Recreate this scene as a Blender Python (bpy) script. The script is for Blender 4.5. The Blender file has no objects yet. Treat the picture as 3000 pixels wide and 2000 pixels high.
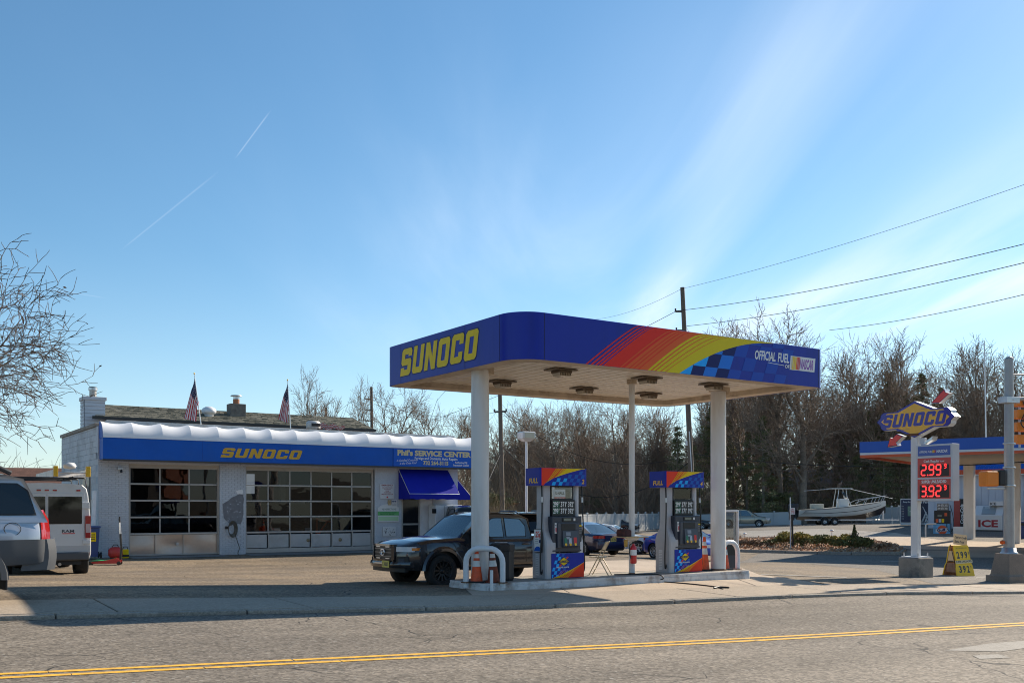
import bpy, bmesh, math, random
import numpy as np
from mathutils import Vector, Matrix
from mathutils.geometry import tessellate_polygon
random.seed(11)
rng = np.random.default_rng(5)
SC = bpy.context.scene
C = SC.collection
R = math.radians

# ------------------------------------------------------------------ camera, sky, sun, exposure
EYE = 1.75
F = 35.0 / 36.0 * 3000.0
CX, HY = 1500.0, 1486.0            # principal column and horizon row of the 3000 px wide photograph
cam = bpy.data.cameras.new('camera')
cam.lens = 35.0; cam.sensor_width = 36.0; cam.sensor_fit = 'HORIZONTAL'
cam.shift_y = (HY - 1000.0) / 3000.0
cam.clip_end = 4000; cam.clip_start = 0.1
camo = bpy.data.objects.new('camera', cam); C.objects.link(camo)
camo.location = (0, 0, EYE); camo.rotation_euler = (R(90), 0, 0)
SC.camera = camo

SUN_EL = R(31.5)
SUN_AZ = math.atan2(0.735, 0.678)   # clockwise from +Y
sun_dir = Vector((math.sin(SUN_AZ)*math.cos(SUN_EL), math.cos(SUN_AZ)*math.cos(SUN_EL), math.sin(SUN_EL)))
sl = bpy.data.lights.new('sun', 'SUN'); sl.energy = 5.0; sl.angle = R(0.53); sl.color = (1.0, 0.88, 0.72)
so = bpy.data.objects.new('sun', sl); C.objects.link(so)
so.rotation_euler = (-sun_dir).to_track_quat('-Z', 'Y').to_euler()

W = bpy.data.worlds.new('World'); SC.world = W; W.use_nodes = True
wt = W.node_tree; wt.nodes.clear()
def wn(t, **k):
    n = wt.nodes.new(t)
    for a, b in k.items(): setattr(n, a, b)
    return n
sky = wn('ShaderNodeTexSky', sky_type='NISHITA', sun_disc=False)
sky.sun_elevation = SUN_EL; sky.sun_rotation = SUN_AZ
sky.air_density = 1.0; sky.dust_density = 0.25; sky.ozone_density = 2.5; sky.altitude = 0
bg = wn('ShaderNodeBackground'); wo = wn('ShaderNodeOutputWorld')
bg.inputs['Strength'].default_value = 0.092
def wmath(op, a, b=None, c=None, clamp=False):
    n = wn('ShaderNodeMath', operation=op); n.use_clamp = clamp
    for i, x in enumerate((a, b, c)):
        if x is None: continue
        if isinstance(x, (int, float)): n.inputs[i].default_value = x
        else: wt.links.new(x, n.inputs[i])
    return n.outputs[0]
def wss(x, a, b):
    n = wn('ShaderNodeMapRange', interpolation_type='SMOOTHSTEP')
    wt.links.new(x, n.inputs[0]); n.inputs[1].default_value = a; n.inputs[2].default_value = b
    return n.outputs[0]
tcw = wn('ShaderNodeTexCoord')
sepw = wn('ShaderNodeSeparateXYZ'); wt.links.new(tcw.outputs['Generated'], sepw.inputs[0])
wx, wy, wz = sepw.outputs
yy = wmath('MAXIMUM', wy, 0.05)
zz = wmath('MAXIMUM', wz, 0.08)
# cirrus lives on a plane high above: plane coordinates are direction / elevation
pxn = wmath('DIVIDE', wx, zz); pyn = wmath('DIVIDE', wy, zz)
comb = wn('ShaderNodeCombineXYZ'); wt.links.new(pxn, comb.inputs[0]); wt.links.new(pyn, comb.inputs[1])
mapw = wn('ShaderNodeMapping'); wt.links.new(comb.outputs[0], mapw.inputs[0])
mapw.inputs['Rotation'].default_value = (0, 0, R(-20)); mapw.inputs['Scale'].default_value = (1.15, 0.17, 1)
nz = wn('ShaderNodeTexNoise'); nz.inputs['Scale'].default_value = 1.0; nz.inputs['Detail'].default_value = 7; nz.inputs['Roughness'].default_value = 0.55; nz.inputs['Distortion'].default_value = 0.5
wt.links.new(mapw.outputs[0], nz.inputs['Vector'])
mapw2 = wn('ShaderNodeMapping'); wt.links.new(comb.outputs[0], mapw2.inputs[0])
mapw2.inputs['Rotation'].default_value = (0, 0, R(-24)); mapw2.inputs['Scale'].default_value = (0.42, 0.06, 1); mapw2.inputs['Location'].default_value = (3.3, 1.7, 0)
nz2 = wn('ShaderNodeTexNoise'); nz2.inputs['Scale'].default_value = 1.0; nz2.inputs['Detail'].default_value = 3
wt.links.new(mapw2.outputs[0], nz2.inputs['Vector'])
big = wss(nz2.outputs['Fac'], 0.42, 0.68)
fine = wss(nz.outputs['Fac'], 0.36, 0.78)
# more of the thin cloud over the right half, as the weather had it
side = wss(pxn, -0.9, 1.2)
cl = wmath('MULTIPLY', wmath('MULTIPLY', fine, big), wmath('MULTIPLY_ADD', side, 0.75, 0.10))
# two long soft streamers and three contrails, each a line on the cloud plane
def px2plane(x, y):
    u = (x - CX) / F; v = (HY - y) / F
    return (u / v, 1.0 / v)
def streak(p, q, width, amp, soft=0.15, wob=0.0):
    ax, ay = px2plane(*p); bx, by = px2plane(*q)
    L = math.hypot(bx-ax, by-ay); dx, dy = (bx-ax)/L, (by-ay)/L
    rx = wmath('SUBTRACT', pxn, ax); ry = wmath('SUBTRACT', pyn, ay)
    al = wmath('ADD', wmath('MULTIPLY', rx, dx), wmath('MULTIPLY', ry, dy))
    ac = wmath('SUBTRACT', wmath('MULTIPLY', rx, dy), wmath('MULTIPLY', ry, dx))
    if wob: ac = wmath('ADD', ac, wmath('MULTIPLY', wmath('SUBTRACT', nz2.outputs['Fac'], 0.5), wob))
    g = wss(wmath('ABSOLUTE', ac), width, 0.0)
    e = wmath('MULTIPLY', wss(al, -soft*L, soft*L*0.6), wss(al, L*(1+soft), L*(1-soft*0.6)))
    return wmath('MULTIPLY', wmath('MULTIPLY', g, e), amp)
s1 = wmath('MULTIPLY', streak((2440, 20), (1900, 960), 0.22, 1.0, 0.2, 0.4), wmath('MULTIPLY_ADD', fine, 0.8, 0.25))
s2 = wmath('MULTIPLY', streak((2180, 20), (1640, 800), 0.45, 0.36, 0.2, 0.6), wmath('MULTIPLY_ADD', fine, 0.8, 0.2))
s3 = wmath('MULTIPLY', streak((3050, 770), (2150, 1000), 1.0, 0.8, 0.2, 0.8), wmath('MULTIPLY_ADD', fine, 0.9, 0.2))
s4 = wmath('MULTIPLY', streak((1350, 500), (1160, 1050), 0.8, 0.22, 0.25, 0.9), wmath('MULTIPLY_ADD', fine, 0.9, 0.2))
c1 = streak((780, 342), (700, 450), 0.0035, 0.20, 0.2)
c2 = streak((600, 535), (380, 712), 0.006, 0.12, 0.2)
c3 = streak((292, 870), (150, 848), 0.02, 0.10, 0.2)
tot = cl
for s in (s1, s2, s3, s4, c1, c2, c3): tot = wmath('ADD', tot, s)
# pale veil low over the trees
veil = wmath('MULTIPLY', wss(wz, 0.26, 0.0), 0.20)
tot = wmath('MINIMUM', wmath('MAXIMUM', wmath('ADD', tot, veil), 0.0), 0.9)
hs = wn('ShaderNodeHueSaturation'); hs.inputs['Saturation'].default_value = 1.10; hs.inputs['Hue'].default_value = 0.492
tintn = wn('ShaderNodeMix', data_type='RGBA', blend_type='MULTIPLY'); tintn.inputs[0].default_value = 1.0
wt.links.new(sky.outputs[0], tintn.inputs[6]); tintn.inputs[7].default_value = (0.92, 1.0, 1.05, 1)
wt.links.new(tintn.outputs[2], hs.inputs['Color'])
mixc = wn('ShaderNodeMix', data_type='RGBA', blend_type='MIX')
wt.links.new(tot, mixc.inputs[0]); wt.links.new(hs.outputs[0], mixc.inputs[6])
mixc.inputs[7].default_value = (6.6, 7.7, 9.0, 1)
wt.links.new(mixc.outputs[2], bg.inputs['Color']); wt.links.new(bg.outputs[0], wo.inputs['Surface'])

SC.view_settings.view_transform = 'Standard'; SC.view_settings.look = 'None'
SC.view_settings.gamma = 1.0; SC.view_settings.use_curve_mapping = False
SC.view_settings.exposure = 0.62
SC.cycles.filter_width = 1.05; SC.cycles.max_bounces = 6; SC.cycles.transparent_max_bounces = 12

# ------------------------------------------------------------------ helpers
ANG_U = math.atan2(0.5525, 0.8335)     # the forecourt's own axes: s along island and shop front, t away from the road
Ux, Uy = math.cos(ANG_U), math.sin(ANG_U)
def st(s, t, z=0.0): return Vector((Ux*s - Uy*t, Uy*s + Ux*t, z))
def P(x, y, D): return Vector(((x-CX)/F*D, D, EYE-(y-HY)/F*D))
RD = Vector((0.8827, 0.4700)); RN = Vector((-0.4700, 0.8827))   # along the road, across the road
def ab(a, b): return Vector((RD.x*a + RN.x*b, RD.y*a + RN.y*b))

_ctrl = [(-7.32,14.23,.12),(2.75,19.6,-.14),(12.83,24.96,-.38),(-25,4.8,.5),(30.5,34.4,-.6),(-4.97,9.8,.12),(5.1,15.2,-.16),(15.2,20.5,-.40),
 (0,0,0),(-12,-5,.25),(12,2,-.3),(-.94,21.7,0),(2.23,23.8,0),(5.56,26.0,-.02),(-1.8,24.4,-.10),(.9,26.2,-.12),(-12.5,31.6,-.05),(-8.5,34.2,-.08),(-4.4,36.9,-.12),(-5,29,-.05),
 (-13.7,33.4,.1),(-9.56,36.1,.1),(-5.4,38.9,.1),(-2.2,41,.05),(-10.5,22.9,.12),(-9,17,.33),(-7.8,16.2,.30),(4.5,47,-.5),(5,50.5,-.58),(7,46,-.52),(8.2,42.6,-.55),
 (14.5,47,-.48),(12,36,-.42),(20,39,-.55),(9.3,94,-.65),(23.3,97,-.1),(29.3,90,.12),(30,66,.35),(25,73,.42),(38,60,.3),(26.6,57.7,-.05),(22,63,-.05),
 (0,150,0),(80,150,.2),(-80,150,.2),(-80,40,.3),(100,50,0),(-60,-60,.3),(60,-60,-.2),(0,420,0),(-400,200,0),(400,200,0),(0,-200,0),(-20,45,.1),(-15,60,0),(0,70,-.3)]
_cp = np.array(_ctrl)
def _phi(r2): return 0.5 * r2 * np.log(r2 + 1e-9)
def _solve():
    n = len(_cp); d2 = ((_cp[:, None, :2] - _cp[None, :, :2])**2).sum(-1)
    A = np.zeros((n+3, n+3)); A[:n, :n] = _phi(d2) + np.eye(n)*20.0
    A[:n, n] = 1; A[:n, n+1:] = _cp[:, :2]; A[n, :n] = 1; A[n+1:, :n] = _cp[:, :2].T
    b = np.zeros(n+3); b[:n] = _cp[:, 2]
    return np.linalg.solve(A, b)
_w = _solve()
def gzv(X, Y):
    X = np.clip(np.asarray(X, float), -350, 350); Y = np.clip(np.asarray(Y, float), -180, 400)
    d2 = (X[..., None]-_cp[:, 0])**2 + (Y[..., None]-_cp[:, 1])**2
    n = len(_cp)
    return _phi(d2) @ _w[:n] + _w[n] + _w[n+1]*X + _w[n+2]*Y
def gz(x, y): return float(gzv(np.array([x]), np.array([y]))[0])
def G(x, y, dz=0.0): return Vector((x, y, gz(x, y)+dz))
def gpx(x, y, dz=0.0):
    """ground point under a photograph pixel"""
    z = 0.0
    for _ in range(40):
        D = (EYE - z) * F / (y - HY)
        zn = gz((x-CX)/F*D, D) + dz
        z += 0.6*(zn - z)
    D = (EYE - z) * F / (y - HY)
    return Vector(((x-CX)/F*D, D, z))

def frame(o, ex, ey, ez=None):
    ex = Vector(ex).normalized(); ey = Vector(ey).normalized()
    ez = Vector(ez).normalized() if ez is not None else ex.cross(ey).normalized()
    M = Matrix.Identity(4)
    for i, a in enumerate((ex, ey, ez)):
        M[0][i], M[1][i], M[2][i] = a.x, a.y, a.z
    M[0][3], M[1][3], M[2][3] = o[0], o[1], o[2]
    return M
def face(o, kind):
    """frames on the sides of an axis-aligned thing, text reads left to right seen from outside"""
    if kind == '-y': return frame(o, (1,0,0), (0,0,1))
    if kind == '+y': return frame(o, (-1,0,0), (0,0,1))
    if kind == '-x': return frame(o, (0,-1,0), (0,0,1))
    if kind == '+x': return frame(o, (0,1,0), (0,0,1))
    if kind == '+z': return frame(o, (1,0,0), (0,1,0))
def T(x=0, y=0, z=0): return Matrix.Translation((x, y, z))
def RZ(a): return Matrix.Rotation(a, 4, 'Z')
def RX(a): return Matrix.Rotation(a, 4, 'X')
def RY(a): return Matrix.Rotation(a, 4, 'Y')

_tcache = {}
def text_geo(s, bold=0.0):
    k = (s, bold)
    if k in _tcache: return _tcache[k]
    cu = bpy.data.curves.new('t', 'FONT'); cu.body = s; cu.size = 1.0; cu.resolution_u = 2; cu.offset = bold; cu.fill_mode = 'FRONT'
    ob = bpy.data.objects.new('t', cu)
    me = bpy.data.meshes.new_from_object(ob)
    v = np.array([x.co[:] for x in me.vertices]) if len(me.vertices) else np.zeros((0, 3))
    f = [tuple(p.vertices) for p in me.polygons]
    bpy.data.objects.remove(ob); bpy.data.curves.remove(cu); bpy.data.meshes.remove(me)
    if len(v):
        v[:, 0] -= v[:, 0].min(); v[:, 1] -= 0.0
    _tcache[k] = (v, f)
    return v, f

class MB:
    def __init__(s): s.v = []; s.f = []; s.m = []; s.sm = []
    def add(s, vs, fs, m, M=None, smooth=False):
        o = len(s.v)
        if M is not None: vs = [M @ Vector(v) for v in vs]
        s.v.extend([tuple(v) for v in vs])
        for f in fs:
            s.f.append(tuple(i+o for i in f)); s.m.append(m); s.sm.append(smooth)
        return s
    def box(s, x0, y0, z0, x1, y1, z1, m, M=None):
        vs = [(x, y, z) for z in (z0, z1) for y in (y0, y1) for x in (x0, x1)]
        return s.add(vs, [(0,2,3,1),(4,5,7,6),(0,1,5,4),(2,6,7,3),(0,4,6,2),(1,3,7,5)], m, M)
    def cyl(s, p0, p1, r0, r1=None, n=12, m=None, caps=True, smooth=True):
        r1 = r0 if r1 is None else r1
        p0 = Vector(p0); p1 = Vector(p1); d = (p1-p0).normalized()
        a = d.orthogonal().normalized(); b = d.cross(a)
        vs = []
        for p, r in ((p0, r0), (p1, r1)):
            for i in range(n):
                t = 2*math.pi*i/n; vs.append(p + a*(r*math.cos(t)) + b*(r*math.sin(t)))
        s.add(vs, [(i, (i+1) % n, n+(i+1) % n, n+i) for i in range(n)], m, None, smooth)
        if caps: s.add(vs, [tuple(range(n-1, -1, -1)), tuple(range(n, 2*n))], m)
        return s
    def tube(s, pts, r, n=8, m=None, caps=True, M=None):
        pts = [Vector(p) for p in pts]
        if M is not None: pts = [M @ p for p in pts]
        rs = r if isinstance(r, (list, tuple)) else [r]*len(pts)
        d0 = (pts[1]-pts[0]).normalized(); a = d0.orthogonal().normalized()
        vs = []
        for k, p in enumerate(pts):
            d = (pts[min(k+1, len(pts)-1)] - pts[max(k-1, 0)]).normalized()
            a = (a - d*a.dot(d)).normalized(); b = d.cross(a)
            for i in range(n):
                t = 2*math.pi*i/n; vs.append(p + a*(rs[k]*math.cos(t)) + b*(rs[k]*math.sin(t)))
        fs = [(k*n+i, k*n+(i+1) % n, (k+1)*n+(i+1) % n, (k+1)*n+i) for k in range(len(pts)-1) for i in range(n)]
        s.add(vs, fs, m, None, True)
        if caps: s.add(vs, [tuple(range(n-1, -1, -1)), tuple(range((len(pts)-1)*n, len(pts)*n))], m)
        return s
    def lathe(s, prof, n=24, m=None, M=None, smooth=True):
        vs = []
        for r, z in prof:
            for i in range(n):
                t = 2*math.pi*i/n; vs.append((r*math.cos(t), r*math.sin(t), z))
        fs = [(k*n+i, k*n+(i+1) % n, (k+1)*n+(i+1) % n, (k+1)*n+i) for k in range(len(prof)-1) for i in range(n)]
        return s.add(vs, fs, m, M, smooth)
    def loft(s, secs, m, closed=True, caps=True, M=None, smooth=True):
        n = len(secs[0]); vs = [p for q in secs for p in q]; fs = []
        for k in range(len(secs)-1):
            for i in range(n if closed else n-1):
                j = (i+1) % n; fs.append((k*n+i, k*n+j, (k+1)*n+j, (k+1)*n+i))
        s.add(vs, fs, m, M, smooth)
        if caps: s.add(vs, [tuple(range(n-1, -1, -1)), tuple(range((len(secs)-1)*n, len(secs)*n))], m, M)
        return s
    def flat(s, loops, m, M=None, z=0.0):
        if not isinstance(loops[0][0], (tuple, list, Vector)): loops = [loops]
        L = [[Vector((p[0], p[1], 0)) for p in lp] for lp in loops]
        tris = tessellate_polygon(L); vs = [(p.x, p.y, z) for lp in L for p in lp]
        fs = []
        for t in tris:
            a, b, c = (vs[i] for i in t)
            fs.append(t if (b[0]-a[0])*(c[1]-a[1])-(b[1]-a[1])*(c[0]-a[0]) > 0 else (t[2], t[1], t[0]))
        return s.add(vs, fs, m, M)
    def prism(s, loop, z0, z1, m, M=None, side=None):
        s.flat([loop], m, M, z1)
        n = len(loop); area = sum(loop[i][0]*loop[(i+1) % n][1]-loop[(i+1) % n][0]*loop[i][1] for i in range(n))
        lp = loop if area > 0 else loop[::-1]
        vs = [(p[0], p[1], z0) for p in lp] + [(p[0], p[1], z1) for p in lp]
        s.add(vs, [(i, (i+1) % n, n+(i+1) % n, n+i) for i in range(n)], side or m, M)
        o = MB(); o.flat([lp], m, M, z0)
        s.add(o.v, [tuple(reversed(f)) for f in o.f], m)
        return s
    def grid(s, fn, nu, nv, m, M=None, smooth=True):
        vs = [fn(i/nu, j/nv) for j in range(nv+1) for i in range(nu+1)]
        fs = [(j*(nu+1)+i, j*(nu+1)+i+1, (j+1)*(nu+1)+i+1, (j+1)*(nu+1)+i) for j in range(nv) for i in range(nu)]
        return s.add(vs, fs, m, M, smooth)
    def text(s, txt, M, h, m, w=None, bold=0.0, align='L', shear=0.0, z=0.003):
        v, f = text_geo(txt, bold)
        if not len(v): return s
        k = h/0.7; W = v[:, 0].max()*k
        kx = k if w is None else k*w/W
        W = v[:, 0].max()*kx; off = {'L': 0, 'C': -W/2, 'R': -W}[align]
        return s.add([(p[0]*kx+off+shear*p[1]*k, p[1]*k, z) for p in v], f, m, M)
    def build(s, name, parent=None, loc=None, rotz=None, bevel=0.0, seg=2, sharp=None, kind=None, label=None, mesh=None):
        if mesh is None:
            me = bpy.data.meshes.new(name); me.from_pydata(s.v, [], s.f)
            ms = []
            for x in s.m:
                if x not in ms: ms.append(x)
            for x in ms: me.materials.append(x)
            ix = {x: i for i, x in enumerate(ms)}
            if len(s.f):
                me.polygons.foreach_set('material_index', [ix[x] for x in s.m])
                me.polygons.foreach_set('use_smooth', s.sm)
            if sharp: 
                me.polygons.foreach_set('use_smooth', [True]*len(s.f)); me.set_sharp_from_angle(angle=R(sharp))
            me.update()
        else: me = mesh
        o = bpy.data.objects.new(name, me); C.objects.link(o)
        if parent is not None: o.parent = parent
        if loc is not None: o.location = loc
        if rotz is not None: o.rotation_euler = (0, 0, rotz)
        if bevel:
            b = o.modifiers.new('bevel', 'BEVEL'); b.width = bevel; b.segments = seg; b.limit_method = 'ANGLE'; b.angle_limit = R(35); b.harden_normals = False
        if kind: o['kind'] = kind
        if label: o['label'] = label
        return o

def tag(o, label=None, cat=None, group=None, kind=None):
    if label: o['label'] = label
    if cat: o['category'] = cat
    if group: o['group'] = group
    if kind: o['kind'] = kind
    return o
def thing(name, label, cat, loc=(0,0,0), rotz=0.0, group=None, scale=None):
    o = bpy.data.objects.new(name, None); C.objects.link(o)
    o.location = loc; o.rotation_euler = (0, 0, rotz); o.empty_display_size = 0.2
    if scale: o.scale = (scale,)*3
    return tag(o, label, cat, group)
def kids(o): return [x for x in o.children]
def copy_tree(o, parent=None):
    c = o.copy(); C.objects.link(c); c.parent = parent
    for ch in kids(o): copy_tree(ch, c)
    return c

# ------------------------------------------------------------------ materials
_m = {}
def mat(name, col, rough=0.5, metal=0.0, var=0.0, vs=3.0, fine=0.0, fs=60.0, bump=0.0, bs=60.0, coat=0.0, emit=0.0, spec=0.5, dirt=None, trans=0.0, stretch=None, ior=None):
    if name in _m: return _m[name]
    m = bpy.data.materials.new(name); m.use_nodes = True; nt = m.node_tree
    b = nt.nodes['Principled BSDF']; L = nt.links
    b.inputs['Roughness'].default_value = rough; b.inputs['Metallic'].default_value = metal
    b.inputs['Specular IOR Level'].default_value = spec
    if ior: b.inputs['IOR'].default_value = ior
    if coat: b.inputs['Coat Weight'].default_value = coat; b.inputs['Coat Roughness'].default_value = 0.04
    c4 = (*col, 1)
    b.inputs['Base Color'].default_value = c4
    if trans: b.inputs['Transmission Weight'].default_value = trans
    if emit: b.inputs['Emission Color'].default_value = c4; b.inputs['Emission Strength'].default_value = emit
    if var or fine or bump or dirt:
        tc = nt.nodes.new('ShaderNodeTexCoord'); vec = tc.outputs['Object']
        if stretch:
            mp = nt.nodes.new('ShaderNodeMapping'); mp.inputs['Scale'].default_value = stretch; L.new(vec, mp.inputs[0]); vec = mp.outputs[0]
        def noise(scale, det=4, rough_=0.6):
            n = nt.nodes.new('ShaderNodeTexNoise'); n.inputs['Scale'].default_value = scale; n.inputs['Detail'].default_value = det; n.inputs['Roughness'].default_value = rough_
            L.new(vec, n.inputs['Vector']); return n.outputs['Fac']
        cur = None
        def mulv(fac_socket, amp, lo=0.3, hi=0.7):
            nonlocal cur
            mr = nt.nodes.new('ShaderNodeMapRange'); L.new(fac_socket, mr.inputs[0])
            mr.inputs[1].default_value = lo; mr.inputs[2].default_value = hi; mr.inputs[3].default_value = 1-amp; mr.inputs[4].default_value = 1+amp
            mx = nt.nodes.new('ShaderNodeMix'); mx.data_type = 'RGBA'; mx.blend_type = 'MULTIPLY'; mx.inputs[0].default_value = 1
            if cur is None: mx.inputs[6].default_value = c4
            else: L.new(cur, mx.inputs[6])
            L.new(mr.outputs[0], mx.inputs[7]); cur = mx.outputs[2]
        if var: mulv(noise(vs), var)
        if fine: mulv(noise(fs, 2), fine)
        if dirt:
            dc, amt, ds = dirt
            mr = nt.nodes.new('ShaderNodeMapRange'); L.new(noise(ds, 6, 0.65), mr.inputs[0])
            mr.inputs[1].default_value = 0.48; mr.inputs[2].default_value = 0.72; mr.inputs[3].default_value = 0; mr.inputs[4].default_value = amt
            mx = nt.nodes.new('ShaderNodeMix'); mx.data_type = 'RGBA'; L.new(mr.outputs[0], mx.inputs[0])
            if cur is None: mx.inputs[6].default_value = c4
            else: L.new(cur, mx.inputs[6])
            mx.inputs[7].default_value = (*dc, 1); cur = mx.outputs[2]
        if cur is not None: L.new(cur, b.inputs['Base Color'])
        if bump:
            bp = nt.nodes.new('ShaderNodeBump'); bp.inputs['Strength'].default_value = bump; bp.inputs['Distance'].default_value = 0.02
            L.new(noise(bs, 3), bp.inputs['Height']); L.new(bp.outputs[0], b.inputs['Normal'])
    _m[name] = m
    return m

def paving(name, base, warm, speck=0.35, ss=38.0, stain=0.35, crack=0.0, rough=0.85, big=0.10, tracks=None):
    """asphalt or concrete: aggregate speckle, broad stains, a few dark cracks"""
    m = bpy.data.materials.new(name); m.use_nodes = True; nt = m.node_tree; L = nt.links
    b = nt.nodes['Principled BSDF']; b.inputs['Roughness'].default_value = rough; b.inputs['Specular IOR Level'].default_value = 0.25
    tc = nt.nodes.new('ShaderNodeTexCoord'); vec = tc.outputs['Object']
    def nd(t, **k):
        n = nt.nodes.new(t)
        for a, c in k.items(): n.inputs[a].default_value = c
        return n
    def noise(scale, det=3, rough_=0.6, w=None):
        n = nd('ShaderNodeTexNoise', Scale=scale, Detail=det, Roughness=rough_); L.new(vec if w is None else w, n.inputs['Vector']); return n.outputs['Fac']
    def rng_(s, a, b_, c, d):
        mr = nt.nodes.new('ShaderNodeMapRange'); L.new(s, mr.inputs[0])
        for i, x in enumerate((a, b_, c, d)): mr.inputs[i+1].default_value = x
        return mr.outputs[0]
    def mix(f, a, c, blend='MIX'):
        mx = nt.nodes.new('ShaderNodeMix'); mx.data_type = 'RGBA'; mx.blend_type = blend
        for i, x in ((0, f), (6, a), (7, c)):
            if isinstance(x, (float, int)): mx.inputs[i].default_value = x
            elif isinstance(x, tuple): mx.inputs[i].default_value = x
            else: L.new(x, mx.inputs[i])
        return mx.outputs[2]
    col = mix(rng_(noise(0.35, 5), 0.40, 0.62, 0, 1), (*base, 1), (*warm, 1))
    col = mix(1.0, col, rng_(noise(big, 4, 0.65), 0.35, 0.65, 0.86, 1.12), 'MULTIPLY')
    if tracks is not None:
        mp = nt.nodes.new('ShaderNodeMapping'); mp.inputs['Rotation'].default_value = (0, 0, -tracks); L.new(vec, mp.inputs[0])
        mp2 = nt.nodes.new('ShaderNodeMapping'); mp2.inputs['Scale'].default_value = (.02, 1.0, 1); L.new(mp.outputs[0], mp2.inputs[0])
        col = mix(1.0, col, rng_(noise(.9, 2, .5, mp2.outputs[0]), 0.35, 0.65, 0.84, 1.10), 'MULTIPLY')
        mp3 = nt.nodes.new('ShaderNodeMapping'); mp3.inputs['Scale'].default_value = (.10, .34, 1); L.new(mp.outputs[0], mp3.inputs[0])
        pv = nd('ShaderNodeTexVoronoi', Scale=1.0); pv.distance = 'CHEBYCHEV'; L.new(mp3.outputs[0], pv.inputs['Vector'])
        ps = nt.nodes.new('ShaderNodeSeparateColor'); L.new(pv.outputs['Color'], ps.inputs[0])
        col = mix(1.0, col, rng_(ps.outputs[0], 0.0, 1.0, 0.88, 1.08), 'MULTIPLY')
    v = nd('ShaderNodeTexVoronoi', Scale=ss); L.new(vec, v.inputs['Vector'])
    sp = nt.nodes.new('ShaderNodeSeparateColor'); L.new(v.outputs['Color'], sp.inputs[0])
    col = mix(1.0, col, rng_(sp.outputs[0], 0, 1, 1-speck, 1+speck), 'MULTIPLY')
    col = mix(1.0, col, rng_(noise(ss*0.3, 3), 0.3, 0.7, 1-speck*0.45, 1+speck*0.45), 'MULTIPLY')
    pale = rng_(sp.outputs[1], 0.94, 1.0, 0.0, 0.45)
    col = mix(pale, col, (0.42, 0.40, 0.36, 1))
    if stain: 
        col = mix(rng_(noise(0.8, 6, 0.7), 0.58, 0.78, 0, stain), col, (0.035, 0.033, 0.03, 1))
        sv = nd('ShaderNodeTexVoronoi', Scale=1.7); L.new(vec, sv.inputs['Vector'])
        col = mix(rng_(sv.outputs['Distance'], 0.05, 0.02, 0, stain*0.9), col, (0.05, 0.045, 0.04, 1))
    if crack:
        dn = nt.nodes.new('ShaderNodeTexNoise'); dn.inputs['Scale'].default_value = 1.5; L.new(vec, dn.inputs['Vector'])
        va = nt.nodes.new('ShaderNodeVectorMath'); va.operation = 'MULTIPLY_ADD'; L.new(dn.outputs['Color'], va.inputs[0]); va.inputs[1].default_value = (.5, .5, .5); L.new(vec, va.inputs[2])
        ve = nt.nodes.new('ShaderNodeTexVoronoi'); ve.feature = 'DISTANCE_TO_EDGE'; ve.inputs['Scale'].default_value = 0.33; L.new(va.outputs[0], ve.inputs['Vector'])
        cm = rng_(ve.outputs['Distance'], 0.006, 0.002, 0, crack)
        mk = rng_(noise(0.25, 2), 0.48, 0.58, 0, 1)
        mm = nt.nodes.new('ShaderNodeMath'); mm.operation = 'MULTIPLY'; L.new(cm, mm.inputs[0]); L.new(mk, mm.inputs[1])
        col = mix(mm.outputs[0], col, (0.02, 0.02, 0.02, 1))
    L.new(col, b.inputs['Base Color'])
    bp = nt.nodes.new('ShaderNodeBump'); bp.inputs['Strength'].default_value = 0.5; bp.inputs['Distance'].default_value = 0.012
    L.new(sp.outputs[2], bp.inputs['Height']); L.new(bp.outputs[0], b.inputs['Normal'])
    return m

def glass(name, tint=(0.5,0.55,0.58), ior=1.5, rough=0.0, dark=0.0):
    """thin pane: fresnel mirror over tinted see-through"""
    if name in _m: return _m[name]
    m = bpy.data.materials.new(name); m.use_nodes = True; nt = m.node_tree; nt.nodes.clear(); L = nt.links
    o = nt.nodes.new('ShaderNodeOutputMaterial'); mx = nt.nodes.new('ShaderNodeMixShader')
    fr = nt.nodes.new('ShaderNodeFresnel'); fr.inputs[0].default_value = ior
    tr = nt.nodes.new('ShaderNodeBsdfTransparent'); tr.inputs[0].default_value = (*tint, 1)
    gl = nt.nodes.new('ShaderNodeBsdfGlossy'); gl.inputs['Roughness'].default_value = rough
    tc = nt.nodes.new('ShaderNodeTexCoord'); nn = nt.nodes.new('ShaderNodeTexNoise'); nn.inputs['Scale'].default_value = 1.3
    L.new(tc.outputs['Object'], nn.inputs['Vector'])
    bp = nt.nodes.new('ShaderNodeBump'); bp.inputs['Strength'].default_value = 0.06; bp.inputs['Distance'].default_value = 0.04
    L.new(nn.outputs['Fac'], bp.inputs['Height']); L.new(bp.outputs[0], gl.inputs['Normal'])
    L.new(fr.outputs[0], mx.inputs[0]); L.new(tr.outputs[0], mx.inputs[1]); L.new(gl.outputs[0], mx.inputs[2]); L.new(mx.outputs[0], o.inputs[0])
    _m[name] = m
    return m

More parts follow.
